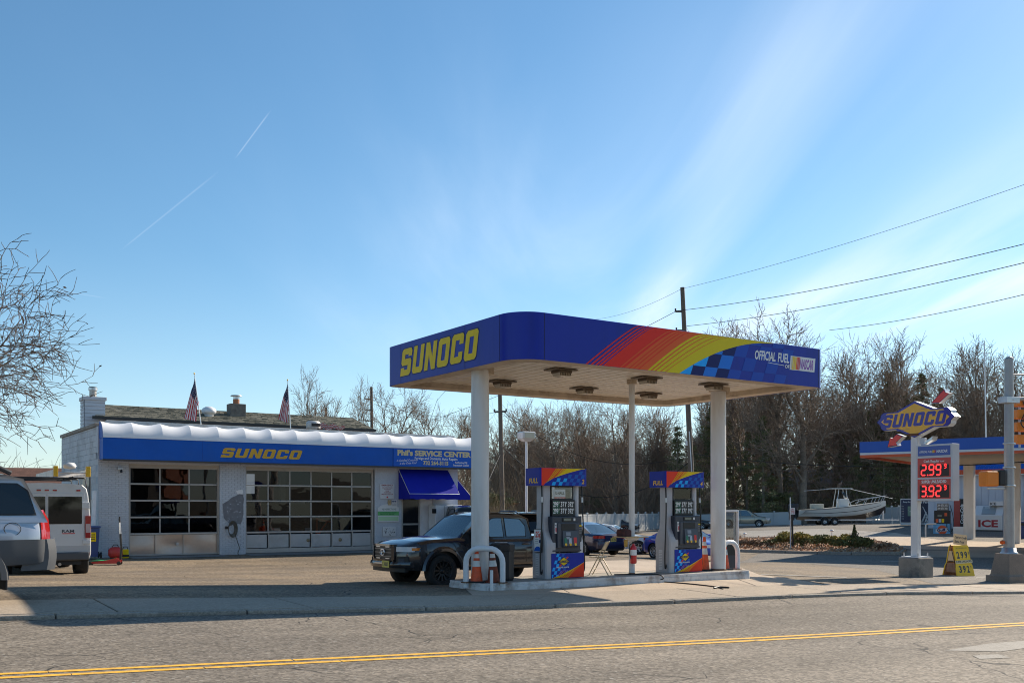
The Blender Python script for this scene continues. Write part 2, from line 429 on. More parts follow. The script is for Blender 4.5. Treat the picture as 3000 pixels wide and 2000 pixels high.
BLACK = mat('black_plastic', (.010,.010,.011), .45)
RUBBER = mat('tyre_rubber', (.018,.018,.019), .8, var=.25, vs=8, bump=.2, bs=40)
WHITE = mat('white_print', (.75,.75,.74), .5)
WHITEP = mat('white_paint', (.72,.73,.75), .38, var=.07, vs=1.5, dirt=((.35,.30,.24), .25, 2.5))
DIRTYW = mat('dirty_white_metal', (.62,.61,.58), .5, var=.12, vs=2, dirt=((.30,.20,.12), .45, 2.2))
STEEL = mat('galvanised_steel', (.50,.51,.52), .42, .75, var=.15, vs=3)
ALU = mat('aluminium', (.62,.62,.62), .35, .85, var=.08, vs=4)
CHROME = mat('chrome', (.75,.75,.76), .12, 1.0)
RED = mat('red_print', (.62,.03,.025), .45)
ORANGE = mat('orange_print', (.85,.13,.02), .45, spec=.2)
REDOR = mat('red_orange_print', (.80,.05,.018), .4, spec=.2)
SBLUE = mat('deep_blue_print', (.013,.030,.32), .4, var=.06, vs=1.2, spec=.2)
SNAVY = mat('navy_print', (.008,.014,.115), .4, spec=.2)
SLIGHT = mat('light_blue_print', (.016,.40,.95), .4, spec=.2)
SMID = mat('mid_blue_print', (.014,.11,.50), .35, spec=.2)
SYEL = mat('yellow_print', (.80,.56,.008), .42, var=.05, vs=6, spec=.2)
GOLD = mat('gold_print', (.80,.47,.02), .45)
CONC = mat('cast_concrete', (.29,.26,.22), .9, var=.2, vs=2.5, fine=.15, fs=50, bump=.35, bs=40, dirt=((.07,.06,.05), .85, 2.0))
WOOD = mat('weathered_wood', (.13,.105,.085), .85, var=.25, vs=3, fine=.25, fs=20, bump=.4, bs=25, stretch=(4,4,.4))
WIREM = mat('wire_black', (.015,.015,.016), .6)

# ------------------------------------------------------------------ ground
ASPH = paving('road_asphalt', (.178,.152,.122), (.202,.172,.136), .42, 30, .25, .9, tracks=math.atan2(.47,.8827))
LOT = paving('lot_asphalt', (.178,.140,.100), (.245,.185,.120), .44, 30, .65, .9, tracks=ANG_U)
STREET = paving('street_asphalt', (.145,.130,.112), (.165,.145,.122), .45, 28, .3, .7)
CONP = paving('pale_concrete', (.44,.355,.27), (.48,.39,.30), .12, 45, .25, .0, .85)
CONW = paving('walk_concrete', (.36,.298,.232), (.41,.335,.255), .14, 45, .28, .25, .85)
BASE = paving('earth', (.14,.12,.09), (.18,.15,.11), .3, 8, .2)
KERBM = paving('kerb_concrete', (.30,.265,.22), (.34,.29,.24), .2, 40, .5, .0)
YPAINT = mat('yellow_road_paint', (.78,.42,.035), .8, var=.10, vs=5, fine=.15, fs=45, dirt=((.24,.18,.10), .6, 9))
WPAINT = mat('worn_white_road_paint', (.235,.215,.185), .8, fine=.3, fs=40, dirt=((.160,.140,.115), 1.0, 3))

def sheet(name, poly, dz, m, cell=1.0, parent=None, kind='structure'):
    bm = bmesh.new()
    vs = [bm.verts.new((p[0], p[1], 0)) for p in poly]; bm.faces.new(vs)
    xs = [p[0] for p in poly]; ys = [p[1] for p in poly]
    for ax, lo, hi in ((0, min(xs), max(xs)), (1, min(ys), max(ys))):
        c = math.ceil(lo/cell)*cell
        while c < hi:
            co = (c, 0, 0) if ax == 0 else (0, c, 0); no = (1, 0, 0) if ax == 0 else (0, 1, 0)
            bmesh.ops.bisect_plane(bm, geom=bm.verts[:]+bm.edges[:]+bm.faces[:], dist=1e-5, plane_co=co, plane_no=no)
            c += cell
    bmesh.ops.triangulate(bm, faces=bm.faces[:])
    V_ = np.array([v.co[:] for v in bm.verts]); z = gzv(V_[:, 0], V_[:, 1]) + dz
    for v, q in zip(bm.verts, z): v.co.z = q
    bmesh.ops.recalc_face_normals(bm, faces=bm.faces[:])
    if sum(f.normal.z for f in bm.faces) < 0: bmesh.ops.reverse_faces(bm, faces=bm.faces[:])
    me = bpy.data.meshes.new(name); bm.to_mesh(me); bm.free(); me.materials.append(m)
    for p in me.polygons: p.use_smooth = True
    o = bpy.data.objects.new(name, me); C.objects.link(o)
    if parent: o.parent = parent
    elif kind: o['kind'] = kind
    return o

# one sheet of earth to the horizon
gx = np.unique(np.concatenate([np.linspace(-60, 70, 60), np.linspace(-2600, -60, 22), np.linspace(70, 2600, 22)]))
gy = np.unique(np.concatenate([np.linspace(-40, 130, 76), np.linspace(-1500, -40, 16), np.linspace(130, 3200, 24)]))
XX, YY = np.meshgrid(gx, gy); ZZ = gzv(XX, YY) - 0.16
me = bpy.data.meshes.new('ground')
nx = len(gx)
me.from_pydata(np.stack([XX.ravel(), YY.ravel(), ZZ.ravel()], 1).tolist(), [], [(j*nx+i, j*nx+i+1, (j+1)*nx+i+1, (j+1)*nx+i) for j in range(len(gy)-1) for i in range(nx-1)])
me.materials.append(BASE)
for p in me.polygons: p.use_smooth = True
gro = bpy.data.objects.new('ground', me); C.objects.link(gro); gro['kind'] = 'structure'

KB = 16.0       # kerb line across the road
road = sheet('road', [ab(-40, 5.2), ab(75, 5.2), ab(75, KB+0.05), ab(-40, KB+0.05)], -0.058, ASPH, 1.5)
near_walk = sheet('pavement', [ab(-40, -8), ab(75, -8), ab(75, 5.0), ab(-40, 5.0)], 0.0, CONW, 2.0)
# forecourt: everything behind the footpath
lot = sheet('forecourt', [ab(-40, KB+1.95), ab(19.0, KB+1.95), ab(22.5, KB+2.2), gpx(2560, 1668)[:2], gpx(2300, 1645)[:2], Vector((9, 40)), Vector((16, 60)), Vector((10, 76)), Vector((-60, 76))], 0.0, LOT, 1.5)
side = sheet('side_street', [ab(75, KB+1.95), ab(22.5, KB+2.2), gpx(2560, 1668)[:2], gpx(2300, 1645)[:2], Vector((9, 40)), Vector((16, 60)), Vector((10, 76)), Vector((10, 108)), Vector((46, 108)), Vector((95, 60))], 0.004, STREET, 2.0)

# double yellow line, worn white turn marking, a few lane ticks on the side street
def strip(a0, a1, b0, b1, name, m, dz, parent):
    n = max(2, int(abs(a1-a0)/1.0)); g = MB()
    g.grid(lambda u, v: (*ab(a0+(a1-a0)*u, b0+(b1-b0)*v), 0), n, 1, m)
    V_ = np.array(g.v); z = gzv(V_[:, 0], V_[:, 1]) + dz
    g.v = [(x, y, q) for (x, y, _), q in zip(g.v, z)]
    return g.build(name, parent)
YB = 11.2
def wobble_strip(b0, b1):
    a = -14.0
    while a < 60:
        L = random.uniform(1.2, 2.6); strip(a, a+L-random.uniform(.006, .02), b0, b1, 'yellow_line', YPAINT, -0.053, road); a += L
wobble_strip(YB+.10, YB+.21); wobble_strip(YB-.14, YB-.03)
for pts in ([(2765,1905),(2900,1884),(3060,1872),(3060,1890),(2930,1908)], [(2850,1920),(2925,1916),(2960,1926),(2870,1930)]):
    q = sheet('white_marking', [gpx(x, y, -.058)[:2] for x, y in pts], -0.053, WPAINT, .5, parent=road)
for pts in ([(2580,1643),(2650,1642.5),(2650,1644.2),(2580,1645)], [(2230,1681),(2480,1690),(2480,1692.5),(2230,1683)], [(2860,1689),(3000,1684),(3000,1687),(2860,1692)]):
    sheet('white_line', [gpx(x, y)[:2] for x, y in pts], 0.009, WPAINT, .7, parent=side)

# footpath: slabs and kerb stones laid one by one
walk = bpy.data.objects.new('sidewalk', None); C.objects.link(walk); walk['kind'] = 'structure'
def prism_ab(name, poly_ab, top, bottom, m, parent, bevel=.012):
    g = MB(); pts = [ab(*p) for p in poly_ab]
    n = len(pts); zs = gzv(np.array([p.x for p in pts]), np.array([p.y for p in pts]))
    g.add([(p.x, p.y, z+top) for p, z in zip(pts, zs)] + [(p.x, p.y, z+bottom) for p, z in zip(pts, zs)],
          [tuple(range(n))] + [(i, n+i, n+(i+1) % n, (i+1) % n) for i in range(n)], m)
    return g.build(name, parent, bevel=bevel)
a = -16.3; jit = 0
while a < 34:
    L = 3.02; g = .012
    jit = random.uniform(-.004, .004)
    sk = 0.18
    prism_ab('slab', [(a+g, KB+.17), (a+L-g, KB+.17), (a+L-g-sk, KB+1.97), (a+g-sk, KB+1.97)], .012+jit, -.15, CONW, walk)
    a += L
a = -17.0
while a < 34:
    L = random.uniform(2.6, 3.4); o = random.uniform(-.012, .012)
    prism_ab('kerb_stone', [(a+.008, KB+o), (a+L-.012, KB+o*.3), (a+L-.012, KB+.155), (a+.008, KB+.155)], .010+random.uniform(-.006, .006), -.2, KERBM, walk, .025)
    a += L
# concrete apron in front of and under the island
apr = [gpx(1390,1748)[:2], gpx(1560,1757)[:2], ab(19.0, KB+1.99), ab(21.4, KB+2.0), gpx(2440,1716)[:2], gpx(2330,1697)[:2], gpx(2225,1683)[:2], gpx(2110,1640)[:2], gpx(1830,1640)[:2], gpx(1500,1660)[:2], gpx(1330,1700)[:2]]
apron = sheet('concrete_apron', apr, .006, CONP, 1.0)
# thin joints sawn in the apron
JNT = mat('joint_tar', (.05,.045,.04), .9)
for p, q in (((1830,1735),(2000,1766)),((2140,1690),(2330,1760)),((1560,1690),(1700,1752))):
    A, B = gpx(*p), gpx(*q); d = (B-A).normalized(); n = Vector((-d.y, d.x, 0))*.011
    sheet('joint', [(A+n)[:2], (A-n)[:2], (B-n)[:2], (B+n)[:2]], .0095, JNT, .8, parent=apron)
# concrete doorsills in front of the garage bays, oil stains, sandy patches

# ------------------------------------------------------------------ lettering drawn as strokes
def sunoco_loops():
    w, t, c = .80, .27, .10
    S_ = [[(0,0),(w-c,0),(w,c),(w,.52),(w-c,.62),(t,.62),(t,.78),(w-t,.78),(w-t,.70),(w,.70),(w,.9),(w-c,1),(c,1),(0,.9),(0,.48),(c,.38),(w-t,.38),(w-t,.22),(t,.22),(t,.30),(0,.30)]]
    U_ = [[(0,1),(0,c),(c,0),(w-c,0),(w,c),(w,1),(w-t,1),(w-t,.22),(t,.22),(t,1)]]
    N_ = [[(0,0),(t,0),(t,.55),(w-t,0),(w,0),(w,1),(w-t,1),(w-t,.45),(t,1),(0,1)]]
    O_ = [[(c,0),(w-c,0),(w,c),(w,1-c),(w-c,1),(c,1),(0,1-c),(0,c)], [(t,.22),(t,.78),(w-t,.78),(w-t,.22)]]
    C_ = [[(c,0),(w-c,0),(w,c),(w,.37),(w-t,.37),(w-t,.22),(t,.22),(t,.78),(w-t,.78),(w-t,.63),(w,.63),(w,.9),(w-c,1),(c,1),(0,.9),(0,c)]]
    return [S_, U_, N_, O_, C_, O_]
def word_mark(mb, M, width, height, m, shear=.28, z=.004, thick=0.0, outline=None):
    tot = 6*.80 + 5*.14; k = (width - shear*height)/tot
    for i, loops in enumerate(sunoco_loops()):
        L = [[((p[0]+i*.94)*k + shear*p[1]*height, p[1]*height) for p in lp] for lp in loops]
        if outline:
            cx = sum(p[0] for p in L[0])/len(L[0]); cy = height/2
            g = 0.035*height
            O = [(p[0]+math.copysign(g, p[0]-cx), p[1]+math.copysign(g, p[1]-cy)) for p in L[0]]
            mb.flat([O] + L[1:2], outline, M, z-.0015)
        mb.flat(L, m, M, z)

# ------------------------------------------------------------------ fuel canopy
FB, FT = 4.73, 5.68                 # fascia bottom and top
S0, S1, T0, T1 = 11.0, 20.22, 16.40, 22.2
FASC = mat('canopy_fascia_blue', (.014,.030,.33), .30, var=.05, vs=.8, spec=.22, dirt=((.014,.026,.20), .6, 1.6), stretch=(1,1,.25), bump=.25, bs=1.6)
SOFF = mat('soffit_white', (.68,.62,.53), .30, var=.10, vs=1.2, dirt=((.34,.24,.15), .45, 1.8), stretch=(1,1,1))
SOFFD = mat('soffit_edge_dirty', (.50,.41,.31), .6, var=.15, vs=2, dirt=((.16,.11,.07), .75, 1.6))
can = thing('fuel_canopy', 'flat blue fuel canopy with yellow lettering, racing stripes and checkers on white columns', 'canopy', st(S0, T0, 0), ANG_U)
CW, CD = S1-S0, T1-T0               # local: x along the island, y away from the road
def rrect(x0, y0, x1, y1, r, n=10):
    """r = radii at (x0,y0),(x1,y0),(x1,y1),(x0,y1)"""
    out = []
    for (cx, cy, a0), q in zip(((x0,y0,180),(x1,y0,270),(x1,y1,0),(x0,y1,90)), r):
        px_ = cx + (q if cx == x0 else -q); py_ = cy + (q if cy == y0 else -q)
        for i in range(n+1):
            a = R(a0+90*i/n); out.append((px_+q*math.cos(a), py_+q*math.sin(a)))
    return out
RR = (.66, .22, .66, .22)
outer = rrect(0, 0, CW, CD, RR)
# fascia panels: one per straight run and one per rounded corner, hairline joints between
def fascia_panel(pts, name='fascia_panel'):
    g = MB(); n = len(pts)
    nor = []
    for i in range(n):
        a = Vector(pts[max(i-1,0)]); b = Vector(pts[min(i+1,n-1)]); d = (b-a).normalized(); nor.append(Vector((d.y, -d.x)))
    secs = []
    for p, q in zip(pts, nor):
        p = Vector(p)
        o = p; i_ = p - q*.03
        secs.append([(o.x,o.y,FB),(o.x,o.y,FT),(i_.x,i_.y,FT+.012),(i_.x,i_.y,FB)])
    g.loft(secs, FASC, True, True)
    return g.build(name, can, sharp=30)
def run(p, q, cuts):
    p, q = Vector(p), Vector(q); L = (q-p).length; d = (q-p).normalized()
    cs = [0]+cuts+[L]
    for a, b in zip(cs, cs[1:]):
        fascia_panel([p+d*(a+.004), p+d*((a+b)/2), p+d*(b-.004)])
n = 11
cor = [outer[i*n:(i+1)*n] for i in range(4)]
for c in cor: fascia_panel(c)
run(cor[0][-1], cor[1][0], [3.40, 3.40+.62])
run(cor[1][-1], cor[2][0], [2.6])
run(cor[2][-1], cor[3][0], [3.0, 6.0])
run(cor[3][-1], cor[0][0], [.55, 3.55])
SEAM = mat('panel_seam', (.006,.008,.05), .6)
for q in (.66, 4.06, 4.68, CW-.22):
    g = MB(); g.box(q-.006, -.0025, FB+.004, q+.006, .004, FT-.004, SEAM); g.build('panel_seam', can)
for q in (CD-.22-.55, CD-.22-3.55, .66):
    g = MB(); g.box(-.0025, q-.006, FB+.004, .004, q+.006, FT-.004, SEAM); g.build('panel_seam', can)
# roof deck, soffit trim ring, pans
g = MB(); g.flat([[(x, y) for x, y in rrect(.03, .03, CW-.03, CD-.03, RR)]], mat('roof_membrane', (.5,.5,.48), .8), None, FT-.25)
g.build('roof_deck', can)
inner = rrect(.42, .42, CW-.42, CD-.42, (.4,.05,.4,.05))
inn2 = rrect(.034, .034, CW-.034, CD-.034, RR)
g = MB(); lp = MB(); lp.flat([inn2, inner[::-1]], SOFFD, None, FB+.004)
g.add(lp.v, [tuple(reversed(f)) for f in lp.f], SOFFD)
ni = len(inner)
g.add([(x,y,FB+.004) for x,y in inner]+[(x,y,FB+.16) for x,y in inner], [(i, (i+1)%ni, ni+(i+1)%ni, ni+i) for i in range(ni)], SOFFD)
g.build('soffit_trim', can)
npan = 28; pw = (CW-.84)/npan
pan = MB(); x0_, x1_ = 0.006, pw-.006
pan.add([(0,.40,.03),(.02,.40,.012),(.035,.40,0),(pw-.06,.40,0),(pw-.03,.40,.03),(pw,.40,.03),
         (0,CD-.40,.03),(.02,CD-.40,.012),(.035,CD-.40,0),(pw-.06,CD-.40,0),(pw-.03,CD-.40,.03),(pw,CD-.40,.03)],
        [(i, 6+i, 7+i, i+1) for i in range(5)], SOFF)
o0 = pan.build('soffit_pan', can, (.42, 0, FB+.13))
for i in range(1, npan):
    o = o0.copy(); C.objects.link(o); o.location = (.42+pw*i, 0, FB+.13)
# columns (two stout round ones, one slim post), collars
COLM = mat('column_white_paint', (.66,.65,.64), .38, var=.06, vs=1.0, dirt=((.36,.27,.18), .35, 2.6), stretch=(1,1,.25))
for s_, r_, nm in ((11.49, .197, 'column'), (18.76, .197, 'column'), (15.83, .072, 'post')):
    g = MB(); x, y = s_-S0, 18.6-T0
    g.cyl((x,y,.12), (x,y,FB+.14), r_, None, 40 if r_ > .1 else 20, COLM, False)
    g.build(nm, can)
    g = MB(); g.lathe([(r_+.035,.126),(r_+.035,.142),(r_+.004,.150),(r_+.004,.165+.02*r_)], 28, mat('rusty_base',(.17,.095,.055),.85,var=.45,vs=7), T(x,y,0)); g.build('base_collar', can)
    g = MB(); g.cyl((x,y,FB+.02), (x,y,FB+.135), r_+.05, None, 24, SOFFD); 
    g.box(x+r_*.2, y-r_*.8, FB-.06, x+r_+.07, y+r_*.8, FB+.14, SOFFD) if r_ > .1 else None
    g.build('column_collar', can, bevel=.01)
# recessed floodlights hanging under the pans
LB = mat('lamp_brown', (.10,.075,.05), .5, dirt=((.2,.12,.06), .6, 6)); LG = glass('lamp_glass', (.75,.72,.66))
for t_ in (18.05, 20.5):
    for s_ in (13.3, 15.85, 18.05):
        x, y = s_-S0, t_-T0
        g = MB(); g.box(x-.34, y-.22, FB+.09, x+.30, y+.22, FB+.118, LB)
        g.box(x-.17, y-.17, FB+.03, x+.17, y+.17, FB+.09, LB)
        lf = g.build('light_fixture', can, bevel=.008)
        g = MB(); g.loft([[(x+a*k,y+b*k,z) for a,b in ((-1,-1),(1,-1),(1,1),(-1,1))] for k, z in ((.155,FB+.03),(.13,FB-.035),(.05,FB-.05))], mat('prism_lens', (.42,.38,.31), .25), True, True, None, False)
        for k in range(7):
            q = x-.14+.047*k; g.box(q-.006, y-.163, FB-.03, q+.006, y-.148, FB+.03, LB)
        g.build('lens', lf)
# --- print on the long front fascia
MF = frame((0, -.0, FB), (1,0,0), (0,0,1))
H = FT-FB
def curve(s0, A, w, n=14, y0=0.0, y1=1.0):
    return [((s0-S0) + A*(w*(1-math.sqrt(max(0,1-y)))+(1-w)*y), y*H) for y in [y0+(y1-y0)*i/n for i in range(n+1)]]
def band(c0, c1, m, z, name='stripe'):
    g = MB(); g.flat([c0 + c1[::-1]], m, MF, z); return g.build(name, can)
RW = .22
red0 = curve(13.16, 1.44, RW); red1 = curve(14.40, 1.68, .45)
FRED = mat('fascia_red', (.78,.028,.012), .35, spec=.2); FOR = mat('fascia_orange', (.78,.12,.02), .35, spec=.2); FYEL = mat('fascia_yellow', (.72,.56,.006), .35, spec=.2)
or0 = curve(13.75, 1.55, .3)
chk = curve(15.33, 3.27, 1.0, 22)
band(red0, or0, FRED, .005); band(or0, red1, FOR, .005)
for s0, w_ in ((12.70,.05),(12.83,.06),(12.95,.06),(13.05,.07)):
    band(curve(s0, 1.46, RW), curve(s0+w_, 1.46, RW), FRED, .005)
for s0 in (13.62, 13.86, 13.98, 14.12):
    band(curve(s0, 1.52, .28), curve(s0+.035, 1.53, .28), FRED if s0 > 13.7 else FOR, .007)
band(red1, [p for p in chk], FYEL, .005)
for k, s0 in enumerate((14.48, 14.60, 14.76, 14.90)):
    band(curve(s0, 1.74+.08*k, .48), curve(s0+.05-.008*k, 1.74+.08*k, .48), FOR, .007)
# chequers right of the arc: cells clipped by the arc itself
def arc_x(y):
    y = min(max(y/H, 0), 1); return (15.33-S0) + 3.27*(1-math.sqrt(max(0, 1-y)))
cw_, chh = .385, H/3.05
for j in range(4):
    for i in range(-2, 9):
        if (i+j) % 2: continue
        y0, y1 = j*chh-.10, min((j+1)*chh-.10, H-.003); y0c = max(y0, .003)
        if y1 <= y0c: continue
        def ex(q, y): return 15.28-S0 + q*cw_ + .42*y
        poly = []
        N = 8
        left = [max(ex(i, y0c+(y1-y0c)*k/N), arc_x(y0c+(y1-y0c)*k/N)) for k in range(N+1)]
        right = [max(ex(i+1, y0c+(y1-y0c)*k/N), arc_x(y0c+(y1-y0c)*k/N)) for k in range(N+1)]
        if max(r-l for l, r in zip(left, right)) < .02: continue
        L = [(l, y0c+(y1-y0c)*k/N) for k, l in enumerate(left)]; Rr = [(r, y0c+(y1-y0c)*k/N) for k, r in enumerate(right)]
        keep = [k for k in range(N+1) if right[k]-left[k] > .002]
        poly = [L[k] for k in keep] + [Rr[k] for k in reversed(keep)]
        if len(poly) < 4: continue
        m_ = SLIGHT if i < 2 else (mat('chequer_fade_one', (.014,.18,.68), .3, spec=.2) if i < 4 else mat('chequer_fade_two', (.014,.065,.42), .3, spec=.2))
        g = MB(); g.flat([poly], m_, MF, .005); g.build('chequer', can)
        if i < 4:
            pass
# dark cells of the flag
g = MB()
for j in range(4):
    for i in range(-2, 4):
        if (i+j) % 2 == 0: continue
        y0, y1 = max(j*chh-.10, .003), min((j+1)*chh-.10, H-.003)
        if y1 <= y0: continue
        N = 8; ys = [y0+(y1-y0)*k/N for k in range(N+1)]
        l = [max(15.28-S0+i*cw_+.42*y, arc_x(y)) for y in ys]; r = [max(15.28-S0+(i+1)*cw_+.42*y, arc_x(y)) for y in ys]
        keep = [k for k in range(N+1) if r[k]-l[k] > .002]
        if len(keep) < 2: continue
        g.flat([[(l[k], ys[k]) for k in keep]+[(r[k], ys[k]) for k in reversed(keep)]], SNAVY, MF, .0045)
g.build('dark_chequers', can)
# OFFICIAL FUEL OF NASCAR
g = MB(); xo = 17.72-S0
g.text('OFFICIAL', T(0,0,0) @ MF @ T(xo, .52, 0), .21, WHITE, .72, .03, shear=.12, z=.006)
g.text('FUEL', MF @ T(xo+.80, .52, 0), .21, WHITE, .40, .03, shear=.12, z=.006)
g.text('OF', MF @ T(xo+1.05, .385, 0), .085, WHITE, .16, .03, shear=.12, z=.006)
g.flat([[(xo+.45,.475),(xo+1.03,.45),(xo+1.03,.435),(xo+.45,.465)]], WHITE, MF, .006)
bx = xo+1.22
g.flat([[(bx,.36),(bx+.90,.36),(bx+.94,.70),(bx+.04,.70)]], WHITE, MF, .006)
for k, m_ in enumerate((mat('pale_tan_print', (.62,.52,.35), .5), SYEL, GOLD, SYEL, ORANGE, RED, RED)):
    x = bx+.04+.045*k
    g.flat([[(x,.375),(x+.036,.375),(x+.074,.685),(x+.038,.685)]], m_, MF, .0075)
g.text('NASCAR', MF @ T(bx+.36, .415, 0), .23, mat('violet_print', (.30,.10,.42), .5),   .49, .035, shear=.14, z=.0075)
g.build('lettering', can)
# SUNOCO on the short end
ML = frame((0, 0, FB), (0,-1,0), (0,0,1))
g = MB(); word_mark(g, ML @ T(-CD+.74, .165, 0), 3.62, .63, SYEL, .22, .006, outline=SNAVY)
g.build('name_lettering', can)

# ------------------------------------------------------------------ pump island
ISM = mat('island_rim_white', (.60,.60,.60), .5, var=.1, vs=3, dirt=((.14,.07,.03), .85, 2.4))
ISC = paving('island_concrete', (.36,.33,.29), (.40,.36,.30), .12, 45, .5)
isl = thing('pump_island', 'raised pump island with rusty white steel rim under the blue canopy', 'pump island', st(11.15, 17.95, 0), ANG_U)
IL, ID = 8.15, 1.5
plan = rrect(0, 0, IL, ID, (.12, .12, .12, .12), 5)
pin = rrect(.05, .05, IL-.05, ID-.05, (.08,)*4, 5)
g = MB(); npn = len(plan)
g.loft([[(x,y,z) for x,y in q] for q, z in ((plan,-.3),(plan,.06))], ISM, True, False)
g.loft([[(x,y,z) for x,y in q] for q, z in ((rrect(.012,.012,IL-.012,ID-.012,(.11,)*4,5),.06),(rrect(.012,.012,IL-.012,ID-.012,(.11,)*4,5),.128),(pin,.13))], ISM, True, False)
g.build('rim', isl, sharp=30)
g = MB(); g.flat([pin], ISC, None, .125); g.build('top', isl)
# lower fender run of the rim at the near left
g = MB(); g.box(.10, -.035, -.06, 3.05, .0, .07, ISM); g.build('rim_fender', isl, bevel=.015)
for q in (.9, 2.1, 3.4, 4.6, 5.9, 7.1):
    g = MB(); g.cyl((q, -.004, .09), (q, .02, .09), .018, None, 8, STEEL); g.build('rim_bolt', isl)

# hoop guards
def hoop(loc, label, along, w, h, r):
    o = thing('guard_hoop', label, 'hoop barrier', loc, along, 'white hoop guards on the island ends')
    g = MB(); pts = [(-w/2, 0, -.1), (-w/2, 0, h-.30)]
    for i in range(1, 12):
        a = math.pi - math.pi/2*min(i, 6)/6 if i <= 6 else math.pi/2 - math.pi/2*(i-6)/6
        cx = -w/2+.30 if i <= 6 else w/2-.30
        pts.append((cx+.30*math.cos(a), 0, h-.30+.30*math.sin(a)))
    pts += [(w/2, 0, h-.30), (w/2, 0, -.1)]
    g.tube(pts, r, 14, WHITEP); g.build('hoop', o)
    for q in (-w/2, w/2):
        g = MB(); g.cyl((q,0,0), (q,0,.02), r+.05, None, 14, mat('rust', (.14,.06,.025), .9, var=.3, vs=8)); g.build('foot_plate', o)
    return o
hz_ = .13
p = gpx(1415, 1722); h1 = hoop(Vector((*st(11.36, 18.22)[:2], hz_)), 'white pipe hoop guard in front of the left canopy column', R(-8), .80, .74, .062)
h2 = hoop(Vector((*st(19.12, 18.55)[:2], hz_)), 'white pipe hoop guard at the right end of the island', ANG_U+R(5), .66, .72, .062)
g = MB(); g.cyl((0,0,-.1), (0,0,.42), .035, None, 12, WHITEP); b_ = g.build('stub_post', None, Vector((*st(11.33, 17.88)[:2], 0)), 0, .012)
tag(b_, 'thin white stub post at the rusty left corner of the pump island', 'post')

# ------------------------------------------------------------------ fuel dispensers
PGREY = mat('pump_grey_plastic', (.40,.40,.42), .45, var=.06, vs=3)
PLG = mat('pump_light_grey', (.58,.58,.60), .45, var=.06, vs=3)
PDK = mat('pump_dark_blue_grey', (.028,.034,.052), .4, var=.1, vs=5)
PDK2 = mat('pump_dark_panel', (.05,.058,.078), .4)
SCREEN = mat('lcd_grey_green', (.16,.18,.15), .25)
def seven(mb, M, txt, h, m, gap=.09, th=.14, sl=.06, round_=False):
    """seven-segment digits as chamfered bars"""
    seg = {'0':'abcdef','1':'bc','2':'abged','3':'abgcd','4':'fgbc','5':'afgcd','6':'afgedc','7':'abc','8':'abcdefg','9':'abcdfg'}
    w = h*.54; x = 0; t = th*h
    for ch in txt:
        if ch == '.':
            mb.flat([[(x-gap*h*.35,0),(x-gap*h*.35+t,0),(x-gap*h*.35+t,t),(x-gap*h*.35,t)]], m, M, .004); x += t*.75; continue
        for s_ in seg[ch]:
            e = t*.16
            def bar(a, b, hor):
                if hor: return [(a[0]+e,a[1]),(a[0]+t/2+e*.3,a[1]+t/2),(b[0]-t/2-e*.3,b[1]+t/2),(b[0]-e,b[1]),(b[0]-t/2-e*.3,b[1]-t/2),(a[0]+t/2+e*.3,a[1]-t/2)]
                return [(a[0],a[1]+e),(a[0]+t/2,a[1]+t/2+e*.3),(b[0]+t/2,b[1]-t/2-e*.3),(b[0],b[1]-e),(b[0]-t/2,b[1]-t/2-e*.3),(a[0]-t/2,a[1]+t/2+e*.3)]
            l, r_, bt, md, tp = t/2, w-t/2, t/2, h/2, h-t/2
            q = {'a':((l,tp),(r_,tp),1),'b':((r_,md),(r_,tp),0),'c':((r_,bt),(r_,md),0),'d':((l,bt),(r_,bt),1),'e':((l,bt),(l,md),0),'f':((l,md),(l,tp),0),'g':((l,md),(r_,md),1)}[s_]
            mb.flat([[(x+p[0]+sl*p[1], p[1]) for p in bar(*q)]], m, M, .004)
        x += w+gap*h
    return x
def diamond(mb, M, w, m_out, m_in, arrow=RED, z=.003):
    h = w*.62
    if arrow: mb.flat([[(w*.30,h*.32),(w*.42,h*.50),(w*.30,h*.55),(-w*.42,-h*.50),(-w*.30,-h*.58)]], arrow, M, z)
    mb.flat([[(-w/2,0),(0,-h/2),(w/2,0),(0,h/2)]], m_out, M, z+.001)
    mb.flat([[(-w*.45,0),(0,-h*.45),(w*.45,0),(0,h*.45)]], m_in, M, z+.002)
    word_mark(mb, M @ T(-w*.44, -h*.14, 0), w*.88, h*.28, SNAVY, .28, z+.004)
def clipy(lo, hi, y): return max(lo, min(hi, y))
